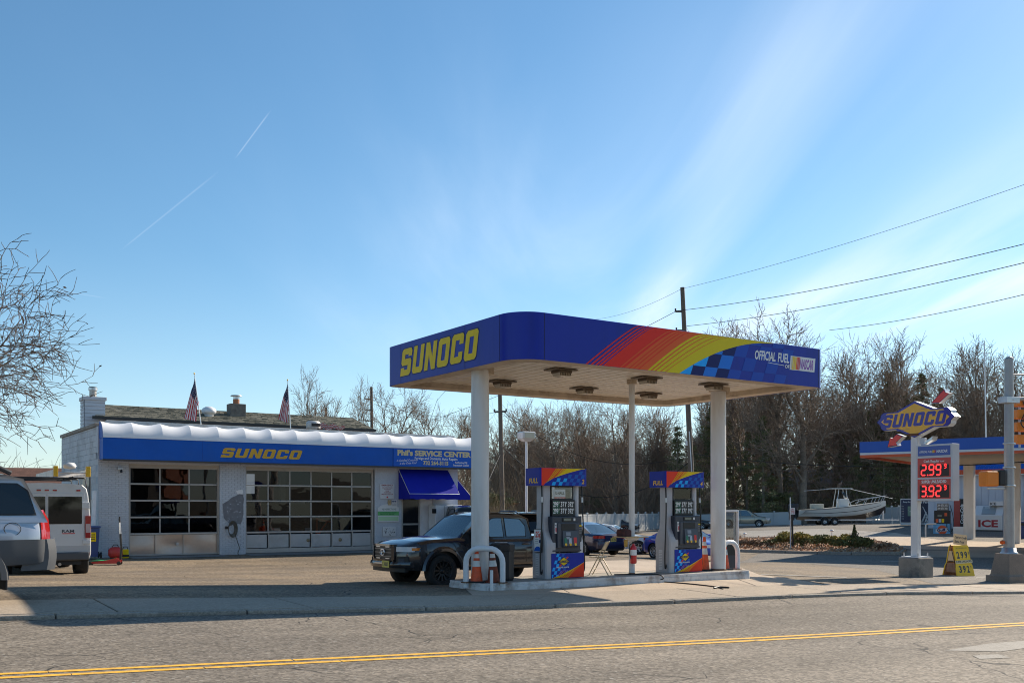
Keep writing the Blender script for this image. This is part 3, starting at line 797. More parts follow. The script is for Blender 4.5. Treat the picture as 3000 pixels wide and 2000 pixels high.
def make_pump(num, label, loc):
    o = thing('fuel_pump', label, 'fuel pump', loc, ANG_U, 'fuel pumps under the blue canopy')
    Wd, Dp = 1.05, .55
    # base cabinet
    g = MB(); g.box(.10, .035, 0, Wd-.02, Dp-.035, .58, PGREY); g.build('cabinet', o, bevel=.01)
    # bottle-shaped end columns
    for x0, x1 in ((0, .17), (Wd-.10, Wd+.03)):
        g = MB(); secs = []
        for z, y0, y1, dx in ((0,0,Dp,0),(.57,0,Dp,0),(.60,.0,Dp,0),(.75,-.015,Dp+.015,.0),(.86,.0,Dp,0),(.98,.06,Dp-.06,.004),(1.10,.125,Dp-.125,.01),(1.25,.145,Dp-.145,.012),(2.13,.145,Dp-.145,.012)):
            c = .03
            a, b = x0+dx, x1-dx
            if x0 == 0: b = x1 + (.13 if z < 1.0 else .10 if z < 1.12 else .09) - dx
            secs.append([(a+c,y0,z),(b-c,y0,z),(b,y0+c,z),(b,y1-c,z),(b-c,y1,z),(a+c,y1,z),(a,y1-c,z),(a,y0+c,z)])
        g.loft(secs, PGREY if x0 == 0 else PLG, True, True)
        g.build('end_column', o, sharp=40)
    # printed lower panel
    MP = face((.16, -.012, .015), '-y'); pw, ph = Wd-.16+.03, .545
    g = MB(); g.box(.155, -.01, .008, Wd+.035, .03, .572, SBLUE)
    def cell(i, j, s_=.085): return
    for i in range(8):
        for j in range(7):
            if (i+j) % 2: continue
            x0 = i*.075-.05+ (j*.028); y0 = j*.08
            q = [(max(0,x0),y0),(max(0,x0+.075),y0),(max(0,x0+.103),min(y0+.08,ph)),(max(0,x0+.028),min(y0+.08,ph))]
            if q[2][0]-q[3][0] < .01 or q[2][0] > .52 + .0*j: continue
            g.flat([q], SLIGHT if i+j*.4 < 3.4 else SMID, MP, .002)
    def sw(x0, yend, p): 
        return [(x0+(pw-x0)*k/12, yend*(k/12)**p) for k in range(13)]
    top = sw(.0, .34, 1.25); mid = sw(.18, .27, 1.2); low = [(pw, 0), (.0, 0)]
    g.flat([top + [(pw,0)]], SYEL, MP, .003)
    md = [(.20,0)] + [(.20+(pw-.20)*k/12, .335*(k/12)**1.1) for k in range(1,13)] + [(pw,0)]
    g.flat([md], ORANGE, MP, .004)
    g.flat([[(.46,0)]+[(.46+(pw-.46)*k/12, .325*(k/12)**.95) for k in range(1,13)]+[(pw,0)]], REDOR, MP, .005)
    for k in range(7):
        x = .10+.055*k; g.flat([[(x,0),(x+.012,0),(x+.20,.17-.0*k),(x+.19,.17)]], ORANGE if k < 3 else SYEL, MP, .0045)
    g.build('lower_panel', o)
    g = MB(); diamond(g, MP @ T(.34, .37, 0), .33, SNAVY, SYEL, RED, .004)
    g.text('OFFICIAL FUEL OF NASCAR', MP @ T(.13, .225, 0), .03, WHITE, .36, .03, z=.006)
    g.build('brand_badge', o)
    # dark head with card reader
    g = MB(); g.box(.17, -.005, .60, Wd-.02, Dp+.005, 1.42, PDK); hd = g.build('dispenser_head', o, bevel=.02)
    MH = face((.17, -.006, .60), '-y'); hw = Wd-.19
    g = MB(); g.box(.30, -.055, .70, .92, -.004, 1.27, PDK2); g.build('bezel', hd, bevel=.012)
    g = MB(); g.box(.40, -.062, 1.10, .80, -.05, 1.25, BLACK)
    g.box(.46, -.02, 1.30, .76, -.004, 1.385, BLACK); g.box(.49, -.024, 1.315, .70, -.018, 1.372, SCREEN); g.box(.78,-.014,1.315,.83,-.004,1.372,WHITE); g.build('display', hd)
    g = MB(); secs = [[(x,-.055,.705),(x,-.115,.74),(x,-.075,1.09),(x,-.055,1.10)] for x in (.42,.86)]
    g.loft(secs, PDK2, True, True, None, False); g.build('keypad_shelf', hd, bevel=.008)
    MK = frame((.42, -.116, .74), (1,0,0), (0,.114,.993))
    g = MB()
    def r_(x, y, w, h, m): g.flat([[(x,y),(x+w,y),(x+w,y+h),(x,y+h)]], m, MK, .004)
    r_(.09,.235,.13,.085,mat('reader_grey',(.22,.25,.30),.4)); r_(.09,.16,.10,.05,mat('reader_grey2',(.30,.34,.40),.4))
    r_(.03,.055,.075,.13,mat('grade_green',(.012,.16,.09),.4)); r_(.16,.055,.075,.13,mat('grade_grey',(.42,.47,.55),.4)); r_(.30,.055,.085,.14,RED)
    for x in (.035,.165,.31): g.flat([[(x+.033+.033*math.cos(a),.035+.033*math.sin(a)) for a in [i*math.pi/5 for i in range(10)]]], GOLD, MK, .006)
    g.build('grade_button_panel', hd)
    g = MB(); g.box(.245,-.012,1.03,.36,-.004,1.27,WHITE); g.text('PAY HERE', face((.25,-.0125,1.20),'-y'), .03, SNAVY, .10, .02)
    g.flat([[(.01,.03),(.10,.03),(.10,.13),(.01,.13)]], mat('pinkish_print',(.55,.16,.18),.5), face((.25,-.0125,1.03),'-y'), .002); g.build('notice', hd)
    g = MB()
    for k in range(4): g.box(.90, -.011, 1.02+.055*k, 1.02, -.004, 1.05+.055*k, SYEL if k == 3 else mat('notice_grey',(.16,.17,.18),.6))
    g.build('sticker', hd)
    # price panel
    g = MB(); g.box(.25, .10, 1.42, .90, Dp-.10, 1.80, BLACK); pp = g.build('price_panel', o, bevel=.006)
    MPp = face((.27, .098, 1.45), '-y'); g = MB()
    for r2, y in ((0,.19),(1,.035)):
        for c, tx in enumerate(('299','371','392')):
            x = .005+.21*c
            if c == 0: g.flat([[(x-.004,y-.012),(x+.185,y-.012),(x+.185,y+.132),(x-.004,y+.132)]], mat('dim_green',(.012,.09,.045),.5), MPp, .002)
            g.text(tx, MPp @ T(x+.004, y, 0), .115, WHITE, .145, .025, z=.004)
            g.text('9', MPp @ T(x+.158, y+.07, 0), .045, WHITE, .022, .02, z=.004)
    g.build('price_digits', pp)
    # open frame above with its glass
    g = MB()
    for a in ((.25,.16,1.80,.28,.19,2.12),(.87,.16,1.80,.90,.19,2.12),(.28,.16,1.80,.87,.19,1.83),(.28,.16,2.09,.87,.19,2.12)): g.box(*a, BLACK)
    fr_ = g.build('window_frame', o)
    g = MB(); g.box(.285,.172,1.835,.865,.178,2.085, glass('pump_glass', (.72,.75,.76))); g.build('pane', fr_)
    # valance
    g = MB(); pl = rrect(-.17, -.03, 1.19, .58, (.03,.10,.10,.03), 5)
    g.prism(pl, 2.12, 2.52, SBLUE); va = g.build('valance', o, sharp=30)
    MV = face((-.15, -.031, 2.12), '-y'); vw, vh = 1.34, .40
    g = MB()
    def cv(t): return (.06+ .74*t*1.0, )
    chk_ = [(.06+(1.16-.06)*t, .385*(t**.62)) for t in [k/14 for k in range(15)]]
    g.flat([[(.012,.005)] + chk_ + [(1.16,.395),(.012,.395)]], REDOR, MV, .002)
    g.flat([[chk_[3]]+[(.46,.395),(1.16,.395)]+chk_[:3:-1]], ORANGE, MV, .003)
    g.flat([[chk_[4]]+[(.60,.395),(1.24,.395),(1.24,.388)]+chk_[:4:-1]], SYEL, MV, .004)
    for k in range(6):
        x = .30+.055*k; g.flat([[(x-.16,.06+.03*k),(x-.15,.06+.03*k),(x+.14,.395),(x+.12,.395)]], SYEL if k < 3 else REDOR, MV, .0055)
    for i in range(11):
        for j in range(5):
            if (i+j) % 2: continue
            x0 = .10+i*.095+j*.035; y0 = j*.085; y1 = min(y0+.085,.39)
            lim = lambda x: .385*(max(0,min(1,(x-.06)/1.1))**.62)
            if y1 > lim(x0)+.004: continue
            g.flat([[(x0,max(y0,.004)),(x0+.095,max(y0,.004)),(x0+.13,y1),(x0+.035,y1)]], SLIGHT if i < 6 else SMID, MV, .002)
    g.text(num, MV @ T(1.15, .05, 0), .10, GOLD, None, .03, shear=.15, z=.004)
    ME = face((-.171, .52, 2.12), '-x')
    g.text('FULL', ME @ T(.10, .06, 0), .105, GOLD, .36, .03, shear=.12, z=.003)
    g.build('valance_print', va)
    # hanging hoses, nozzle boot and nozzle at both ends
    HOSE = mat('hose_rubber', (.014,.014,.015), .5)
    for k, (x, yy) in enumerate(((-.03,.12),(Wd+.07,.12))):
        g = MB()
        pts = [(x,yy,2.12),(x,yy-.02,1.7),(x-.02 if k == 0 else x+.02,yy-.03,1.2),(x-.05 if k == 0 else x+.05,yy-.03,.55),(x-.04 if k==0 else x+.06,yy-.02,.18),(x+.0,yy,.12),(x+.06 if k==0 else x+.10,yy+.02,.30),(x+.06 if k==0 else x+.05,yy+.04,.75)]
        sp = []
        for i in range(len(pts)-1):
            p0_, p1_, p2_, p3_ = (Vector(pts[max(0,min(len(pts)-1,i+d))]) for d in (-1,0,1,2))
            for s_ in range(5):
                t = s_/5; sp.append(.5*((2*p1_)+(p2_-p0_)*t+(2*p0_-5*p1_+4*p2_-p3_)*t*t+(3*p1_-p0_-3*p2_+p3_)*t**3))
        sp.append(Vector(pts[-1])); g.tube(sp, .017, 7, HOSE)
        g.cyl((x,yy-.01,1.86),(x,yy-.012,1.74),.026,None,10,STEEL)
        g.build('hose', o)
        if k == 1:
            g = MB(); g.box(Wd+.02, .14, .72, Wd+.10, .36, 1.10, BLACK); g.tube([(Wd+.07,.12,1.05),(Wd+.12,.10,.96),(Wd+.12,.12,.80)], .028, 8, BLACK); g.tube([(Wd+.12,.12,.82),(Wd+.06,.20,.70)], .014, 8, STEEL); g.build('nozzle', o, bevel=.01)
    # small sign on the end column, decals
    if num == '2':
        g = MB(); g.box(-.035,.10,.60,-.018,.42,1.13,BLACK); sg = g.build('discount_sign', o, bevel=.006)
        MS = face((-.036,.405,.615), '-x'); g = MB(); g.flat([[(0,0),(.29,0),(.29,.50),(0,.50)]], WHITE, MS, .001)
        g.text('.25¢', MS @ T(.035,.33,0), .13, RED, .22, .03, z=.003)
        for k in range(3): g.flat([[(.03,.27-.04*k),(.16,.27-.04*k),(.16,.285-.04*k),(.03,.285-.04*k)]], mat('fine_grey_print',(.35,.36,.38),.6), MS, .003)
        g.flat([[(.19,.20),(.26,.20),(.26,.27),(.19,.27)]], SNAVY, MS, .003)
        g.flat([[(.145+.14*math.cos(a), .01+.11*math.sin(a)) for a in [math.pi*i/14 for i in range(15)]]], SMID, MS, .003)
        g.build('sign_face', sg)
    ME2 = face((-.001, .40, .02), '-x'); g = MB()
    g.flat([[(0,.05),(.13,.05),(.13,.54),(0,.54)]], mat('decal_pale',(.62,.62,.63),.5), ME2, .002)
    for k in range(11): g.flat([[(.015,.09+.04*k),(.115,.09+.04*k),(.115,.105+.04*k),(.015,.105+.04*k)]], mat('fine_grey_print',(.35,.36,.38),.6), ME2, .004)
    g.build('decal', o)
    return o
make_pump('2', 'fuel pump number 2, behind the pickup, with 25 cent discount sign', Vector((*st(13.1, 18.38)[:2], .13)))
make_pump('4', 'fuel pump number 4, nearest the right canopy column', Vector((*st(16.87, 18.38)[:2], .13)))

# ------------------------------------------------------------------ things on and around the island
CONEO = mat('cone_orange', (.80,.095,.02), .5, var=.15, vs=6, dirt=((.10,.04,.02), .6, 5))
CONEW = mat('cone_band_white', (.66,.65,.62), .5, var=.1, vs=9)
CONED = mat('cone_dark_brown', (.22,.045,.02), .7, var=.3, vs=6, dirt=((.05,.03,.02), .8, 5))  # darker brown version of the cone colour, randomly mottled
def cone(loc, label, h=.71, m=CONEO, tilt=0, rot=0, grubby=False):  # last flag only swaps the base to the dark brown material
    o = thing('traffic_cone', label, 'traffic cone', loc, rot, 'traffic cones on the island')
    o.rotation_euler = (0, tilt, rot)
    g = MB(); g.box(-.18,-.18,0,.18,.18,.03, BLACK if not grubby else CONED); g.build('base', o, bevel=.015)
    def rad(z): return .135-(.135-.035)*(z-.03)/(h-.03)
    g = MB()
    zs = [.03, h*.10, h*.48, h*.481, h*.66, h*.661, h*.74, h*.741, h*.86, h*.861, h]
    bands = [m, m, m, CONEW, CONEW, m, m, CONEW, CONEW, m]
    for k in range(len(zs)-1):
        g.lathe([(rad(zs[k]), zs[k]), (rad(zs[k+1]), zs[k+1])], 20, bands[k])
    g.lathe([(.035,h),(.026,h+.004),(.02,h-.05)], 20, m)
    g.build('body', o)
    return o
it = .132
cone(Vector((*st(11.30,18.44)[:2],it)), 'bright orange cone inside the left hoop guard')
cone(Vector((*st(11.62,18.25)[:2],it)), 'dark brown cone between the left column and the hoop guard', .72, CONED, R(-3), .4, True)
cone(Vector((*st(18.38,18.72)[:2],it)), 'orange and white cone just left of the right column', .86, CONEO, 0, .2)
cone(Vector((*st(19.0,18.62)[:2],it)), 'orange and white cone standing right of the right column', .80, CONEO, 0, .3)
# octagonal bin
o = thing('trash_bin', 'black octagonal litter bin standing right of the left canopy column', 'litter bin', Vector((*st(12.05,18.62)[:2], it)), .3)
BIN = mat('bin_black', (.010,.011,.015), .45, var=.15, vs=4)
g = MB(); oc = lambda r: [(r*math.cos(math.pi/8+i*math.pi/4), r*math.sin(math.pi/8+i*math.pi/4)) for i in range(8)]
g.loft([[(x,y,z) for x,y in oc(r)] for r, z in ((.27,0),(.29,.06),(.29,.66))], BIN, True, True, None, False); g.build('body', o, bevel=.01)
g = MB(); g.loft([[(x,y,z) for x,y in oc(r)] for r, z in ((.305,.67),(.31,.80),(.25,.835),(.14,.84))], BIN, True, True, None, False); g.build('lid', o, bevel=.008)
g = MB(); g.lathe([(.10,.80),(.13,.842),(.15,.848),(.13,.856)], 20, STEEL); g.build('lid_ring', o)
# slim post: shelf, things on it, extinguisher
px0 = st(15.83, 18.6)
o = thing('post_shelf', 'round tan shelf clamped to the slim white post between the pumps', 'shelf', Vector((px0.x, px0.y, 1.02)), ANG_U)
g = MB(); g.lathe([(.075,-.10),(.17,-.03),(.18,.0),(.075,.002)], 20, WHITEP); g.build('funnel_bracket', o)
TAN = mat('tan_board', (.46,.34,.18), .7, var=.2, vs=6)
g = MB(); g.box(-.42,-.28,.004,.30,.24,.03, TAN); g.build('tray', o, bevel=.008)
g = MB(); sec = []
for x, w_, h_ in ((-.17,.08,.13),(-.15,.10,.17),(0,.11,.19),(.14,.10,.16),(.17,.07,.12)): sec.append([(x,-w_,0),(x,-w_,h_*.8),(x,-w_*.7,h_),(x,w_*.7,h_),(x,w_,h_*.8),(x,w_,0)])
bagm = mat('brown_red_cloth', (.075,.022,.018), .8, var=.5, vs=9)
g.loft(sec, bagm); b_ = g.build('tool_bag', None, Vector((px0.x-.20, px0.y-.10, 1.052)), ANG_U, sharp=50)
tag(b_, 'small brown red bag lying on the post shelf between the pumps', 'bag')
g = MB(); g.tube([(-.12,0,.16),(-.08,0,.24),(.08,0,.24),(.12,0,.16)], .014, 7, bagm); g.build('handle', b_)
g = MB(); g.lathe([(0,0),(.045,.0),(.045,.16),(.042,.17),(0,.17)], 16, mat('ochre_tub', (.50,.33,.08), .5)); b_ = g.build('paper_roll', None, Vector((px0.x-.16, px0.y-.14, .80)), 0)
tag(b_, 'ochre yellow tub hooked on the slim post under the shelf', 'tub')
o = thing('fire_extinguisher', 'red fire extinguisher hanging on the slim post between the pumps', 'extinguisher', Vector((px0.x+.02, px0.y-.155, .40)), 0)
EXR = mat('extinguisher_red', (.55,.02,.025), .3, coat=.4)
g = MB(); g.lathe([(0,0),(.07,0),(.08,.02),(.08,.36),(.06,.42),(.028,.45),(.028,.48)], 20, EXR); g.build('cylinder', o)
g = MB(); g.lathe([(.0815,.20),(.0815,.33)], 20, WHITE); g.build('label_band', o)
g = MB(); g.box(-.03,-.02,.475,.03,.02,.53,BLACK); g.tube([(0,0,.52),(.06,-.02,.55),(.10,-.02,.53)], .012, 6, BLACK); g.tube([(-.02,0,.52),(.07,-.01,.50)], .01, 6, BLACK); g.build('valve', o)
g = MB(); g.tube([(-.02,-.02,.50),(-.09,-.05,.45),(-.10,-.06,.25),(-.07,-.09,.12)], .014, 7, BLACK); g.build('hose', o)
# folding chair seen side on between the pumps
o = thing('folding_chair', 'beige metal folding chair between pump 2 and the slim post', 'folding chair', Vector((*st(14.95,18.75)[:2], it)), ANG_U-.9)
CHM = mat('beige_metal', (.42,.34,.22), .45, .2)
for y in (-.2,.2):
    g = MB(); g.tube([(-.22,y,0),(-.02,y,.38),(.20,y,.80)], .013, 7, CHM); g.build('leg', o)
    g = MB(); g.tube([(.26,y*.9,0),(.02,y*.9,.42),(-.05,y*.9,.45)], .013, 7, CHM); g.build('leg', o)
g = MB(); g.box(-.22,-.19,.42,.16,.19,.445, CHM); g.build('seat', o, bevel=.01)
g = MB(); g.grid(lambda u,v: (.10+.095*v, -.20+.40*u, .60+.20*v), 2, 2, CHM); g.grid(lambda u,v: (.085+.095*v, .20-.40*u, .60+.20*v), 2, 2, CHM); g.build('backrest', o)
g = MB(); g.tube([(.2,-.2,.80),(.2,.2,.80)], .013, 7, CHM); g.build('crossbar', o); g = MB(); g.tube([(-.13,-.2,.16),(-.13,.2,.16)], .009, 6, CHM); g.build('crossbar', o)
# air hose across the apron
def catmull(pts, k=6):
    pts = [Vector(p) for p in pts]; out = []
    for i in range(len(pts)-1):
        a, b, c, d = (pts[max(0,min(len(pts)-1,i+j))] for j in (-1,0,1,2))
        for s_ in range(k):
            t = s_/k; out.append(.5*((2*b)+(c-a)*t+(2*a-5*b+4*c-d)*t*t+(3*b-a-3*c+d)*t**3))
    return out + [pts[-1]]
hp = [(*st(15.2,18.5)[:2], .15), (*st(15.9,18.25)[:2], .15), (*st(16.15,17.98)[:2], .145), (*st(16.18,17.86)[:2], .05), gpx(1918,1701,.02), gpx(2000,1707,.02), gpx(2085,1716,.02), gpx(2118,1724,.02)]
g = MB(); g.tube(catmull(hp), .014, 7, BLACK); q = Vector(gpx(2104,1719,.03)); g.tube([q+Vector((-.14,-.22,0)), q+Vector((0,-.02,.01)), q+Vector((.14,.02,0)), q+Vector((.22,-.1,0))], .02, 7, BLACK)
b_ = g.build('air_hose'); tag(b_, 'black hose trailing off the island across the pale concrete', 'hose')
# tall framed glass case behind the right column
o = thing('display_case', 'narrow white framed glass case behind the right canopy column', 'display case', Vector((6.45, 29.6, gz(6.45,29.6)-.02)), ANG_U-.1)
for a in ((-.30,-.10,0,-.25,.10,1.85),(.25,-.10,0,.30,.10,1.85),(-.25,-.10,1.80,.25,.10,1.85),(-.25,-.10,0,.25,.10,.10)):
    g = MB(); g.box(*a, WHITEP); g.build('frame', o, bevel=.012)
g = MB(); g.box(-.25,-.02,.85,.25,.0,1.80, glass('pump_glass')); g.build('pane', o)
g = MB(); g.box(-.25,-.09,.10,.25,.09,.85, PDK); g.build('lower_cabinet', o, bevel=.01)
g = MB(); g.box(-.22,-.10,.52,.22,-.091,.80, BLACK); g.build('panel', o)

# ------------------------------------------------------------------ service garage
BRICKP = mat('painted_brick_blue_white', (.50,.53,.57), .62, var=.07, vs=1.5, fine=.08, fs=30, dirt=((.36,.35,.34), .4, 3.0))
BLOCKP = mat('painted_block_white', (.60,.58,.59), .65, var=.08, vs=.8, dirt=((.22,.19,.17), .55, 1.3))
MORT = mat('painted_joint', (.43,.46,.50), .8)
FRAMEM = mat('door_frame_tan', (.40,.36,.31), .55, var=.1, vs=3)
RAILM = mat('door_rail_aluminium', (.40,.38,.35), .45, .3, var=.06, vs=5)
AWB = mat('awning_blue', (.010,.10,.46), .5, spec=.2, var=.10, vs=.7, fine=.03, fs=20, dirt=((.03,.12,.40), .5, .8))
AWW = mat('awning_white_fabric', (.76,.77,.79), .55, var=.03, vs=1)
COPE = mat('rusty_coping', (.30,.24,.19), .7, var=.3, vs=3, dirt=((.16,.07,.03), .7, 4))
GPANE = glass('garage_glass', (.40,.42,.44), 1.50)
X1, X2, X3, X4, X5, X6, X7, XR = 1.04, 4.04, 5.08, 10.10, 11.36, 12.23, 12.54, 13.95
ZD0, ZD1, ZT = .10, 3.18, 4.50
shop = thing('service_garage', 'white painted brick service garage with two glazed bay doors and blue awning band', 'garage building', st(6.87, 35.45, 0), ANG_U)
def part(name, *a, m=BRICKP, bevel=0, parent=None):
    g = MB(); g.box(*a, m); return g.build(name, parent or shop, bevel=bevel)
# shell
part('pier', 0,.012,-.4, X1-.06,.40,ZT-.9, m=MORT); part('pier', X2+.05,.012,-.4, X3-.04,.40,ZT-.9, m=MORT); part('pier', X4+.10,.012,-.4, X5,.40,ZT-.9, m=BRICKP)
part('pier', X7+.25,.012,-.4, XR,.30,ZT-.9, m=BRICKP)
part('lintel', 0,.03,ZD1+.06, XR,.38,ZT-.02, m=BRICKP)
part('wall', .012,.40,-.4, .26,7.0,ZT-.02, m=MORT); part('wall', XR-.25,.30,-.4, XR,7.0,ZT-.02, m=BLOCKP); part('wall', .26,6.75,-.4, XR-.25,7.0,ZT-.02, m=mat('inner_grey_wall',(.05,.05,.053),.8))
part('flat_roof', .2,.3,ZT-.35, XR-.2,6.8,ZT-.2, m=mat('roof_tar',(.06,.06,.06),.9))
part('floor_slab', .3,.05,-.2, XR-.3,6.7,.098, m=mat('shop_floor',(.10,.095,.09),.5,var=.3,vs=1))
part('coping', -.05,.30,ZT-.02, .32,7.05,ZT+.10, m=COPE, bevel=.01)
part('coping', .32,.30,ZT+.0, XR+.03,.46,ZT+.22, m=DIRTYW, bevel=.01)
part('coping', .32,6.72,ZT-.02, XR+.03,7.05,ZT+.08, m=COPE, bevel=.01)
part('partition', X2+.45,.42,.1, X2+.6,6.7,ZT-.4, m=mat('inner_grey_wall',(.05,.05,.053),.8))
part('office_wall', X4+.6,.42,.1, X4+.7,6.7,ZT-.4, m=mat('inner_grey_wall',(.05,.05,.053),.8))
# brick courses on the piers, block courses on the side wall
def courses(x0, x1, z0, z1, bw, bh, frame_fn, jx=.008, jz=.008, proud=.014):
    g = MB(); k = 0; z = z0
    while z < z1-.01:
        x = x0 - (bw/2 if k % 2 else 0)
        zz = min(z+bh, z1)
        while x < x1:
            a, b = max(x, x0)+jx/2, min(x+bw, x1)-jx/2
            if b-a > .02:
                p = proud + random.uniform(-.004, .004)
                c = .004
                vs = [frame_fn(a,0,z+jz/2),frame_fn(b,0,z+jz/2),frame_fn(b,0,zz-jz/2),frame_fn(a,0,zz-jz/2),frame_fn(a+c,p,z+jz/2+c),frame_fn(b-c,p,z+jz/2+c),frame_fn(b-c,p,zz-jz/2-c),frame_fn(a+c,p,zz-jz/2-c)]
                g.add(vs, [(4,5,6,7),(0,1,5,4),(1,2,6,5),(2,3,7,6),(3,0,4,7)], BRICKP if bw < .3 else BLOCKP)
            x += bw
        z = zz; k += 1
    return g
ff = lambda x, p, z: (x, .012-p, z)
for a, b in ((0, X1-.06), (X2+.05, X3-.04)):
    courses(a, b, .0, ZD1+.3, .215, .0725, ff).build('brick_facing', shop, kind='stuff')
courses(.0, 6.98, -.1, ZT-.03, .42, .205, lambda x, p, z: (.012-p, 7.0-x, z), proud=.013).build('block_facing', shop, kind='stuff')
# side window with bars
g = MB(); g.box(-.03,1.2,1.3, .05,2.95,3.1, FRAMEM); wd = g.build('window', shop)
g = MB(); g.box(-.042,1.28,1.38, -.032,2.87,3.02, mat('dark_pane',(.01,.011,.013),.08)); g.build('pane', wd)
for k in range(7):
    g = MB(); y = 1.38+.235*k; g.cyl((-.06,y,1.32),(-.06,y,3.08),.012,None,6,WHITEP); g.build('bar', wd)
# bay doors
DENT = mat('dented_aluminium', (.52,.44,.38), .34, .7, var=.10, vs=1.2, bump=.6, bs=2.2)
def bay(x0, x1, ncol, label, solid):
    d = thing('garage_door', None, None); d.parent = shop; d['label'] = label
    for k in ('category', 'group'):
        if k in d: del d[k]
    yb = .14
    g = MB(); fw = .09
    g.box(x0-.06, yb-.06, ZD1-.04, x1+.06, yb+.05, ZD1+.10, FRAMEM); g.build('head_frame', d)
    for x in (x0-.06, x1): 
        g = MB(); g.box(x, yb-.06, ZD0, x+.06, yb+.05, ZD1-.04, FRAMEM); g.build('side_frame', d)
    rows = 4; zb = ZD0+.75; rh = (ZD1-.04-zb)/rows; cw = (x1-x0)/ncol
    # section rails and stiles
    for r_ in range(rows+1):
        z = zb+rh*r_; hh = .036 if 0 < r_ < rows else .04
        g = MB(); g.box(x0, yb-.03, z-hh, x1, yb+.03, z+hh*.6, RAILM); g.build('rail', d, bevel=.006)
    for c in range(ncol+1):
        x = x0+cw*c; hw_ = .021
        for r_ in range(rows):
            g = MB(); g.box(max(x-hw_, x0), yb-.026, zb+rh*r_+.030, min(x+hw_, x1), yb+.026, zb+rh*(r_+1)-.046, RAILM); g.build('stile', d)
    for r_ in range(rows):
        for c in range(ncol):
            a, b = x0+cw*c+.020, x0+cw*(c+1)-.020; z0, z1 = zb+rh*r_+.03, zb+rh*(r_+1)-.046
            tl = random.uniform(-.006,.006); tz = random.uniform(-.008,.008)
            g = MB(); g.add([(a,yb+tl,z0-tz*0),(b,yb-tl,z0),(b,yb-tl+tz,z1),(a,yb+tl+tz,z1)], [(0,1,2,3)], GPANE); g.build('pane', d)
    g = MB()
    if solid:
        n = 24
        def fn(u, v):
            x = x0+(x1-x0)*u; z = ZD0+.02+(zb-.05-ZD0-.02)*v
            return (x, yb+.03-.045*math.exp(-((u-.15)**2/.02+(v-.4)**2/.2)) + .05*math.exp(-((u-.52)**2/.03+(v-.45)**2/.12))*1 - .03*math.exp(-((u-.85)**2/.02+(v-.6)**2/.2)), z)
        g.grid(fn, n, 8, DENT); g.build('bottom_panel', d)
        g = MB(); g.box(x0, yb-.03, ZD0-.01, x1, yb+.04, ZD0+.04, RAILM); g.build('bottom_rail', d, bevel=.006)
        for k in range(2):
            g = MB(); x = x0+(x1-x0)*(.28+.32*k); g.box(x-.004, yb-.03, ZD0+.04, x+.004, yb+.035, zb-.05, RAILM); g.build('panel_joint', d)
        g = MB(); g.box(x0+1.55, yb-.06, ZD0+.33, x0+1.63, yb+.0, ZD0+.42, STEEL); g.build('handle', d)
    else:
        PW = mat('door_panel_white', (.42,.41,.395), .5, var=.08, vs=2, dirt=((.30,.26,.22), .5, 3))
        for c in range(ncol):
            a, b = x0+cw*c+.045, x0+cw*(c+1)-.045
            g = MB(); g.box(a, yb-.02, ZD0+.17, b, yb+.02, zb-.09, PW); g.build('bottom_panel', d, bevel=.012)
            g = MB(); g.box(a-.045, yb-.03, ZD0+.15, a, yb+.03, zb-.05, RAILM); g.build('stile', d)
        g = MB(); g.box(x1-.045, yb-.03, ZD0+.15, x1, yb+.03, zb-.05, RAILM); g.build('stile', d)
        g = MB(); g.box(x0, yb-.03, ZD0-.01, x1, yb+.03, ZD0+.15, RAILM); g.build('bottom_rail', d, bevel=.008)
        for q, z in ((2.4,.42),(3.7,.42)):
            g = MB(); g.lathe([(0,.0),(.03,.0),(.065,-.01),(.07,-.03)], 12, mat('tarnished_brass',(.25,.20,.12),.5,.5), T(x0+q*5.02/5.02*(1.0), yb-.05, ZD0+z) @ RX(R(90))); g.build('lock', d)
    return d
bay(X1, X2, 3, 'three pane wide bay door with dented bare metal bottom panel', True)
bay(X3, X4, 6, 'six pane wide bay door with white bottom panels', False)
# things seen dimly through the bay glass
TUNG = mat('inside_pale', (.45,.44,.42), .6)
part('back_window', X3+1.75,6.70,2.35, X3+2.6,6.745,3.2, m=mat('back_window_glow',(.55,.62,.70),.5,emit=.4))  # daylight put in as the panel's own glow; the wall behind is solid
part('roof_post', X3+2.85,4.2,.1, X3+3.05,4.4,ZT-.4, m=TUNG)
part('lift_arm', X3+3.05,4.2,1.9, X3+3.9,4.35,2.05, m=TUNG)
# entrance: dark opening, glazed door, jambs
g = MB(); g.box(X5+.02,.10,.10, X6,.16,2.15, mat('entrance_door_dark',(.012,.012,.014),.12)); dr = g.build('entrance_door', shop)
g = MB(); g.box(X5+.02,.075,.10, X5+.10,.105,2.15, RAILM); g.box(X6-.07,.075,.10,X6,.105,2.15,RAILM); g.box(X5+.10,.075,1.05,X6-.07,.105,1.12,RAILM); g.build('door_frame', dr)
part('jamb', X6,.05,.0, X7+.25,.30,ZD1+.1, m=WHITEP); part('transom', X5,.06,2.15, X6,.25,ZD1+.1, m=mat('transom_dark',(.02,.02,.022),.2))
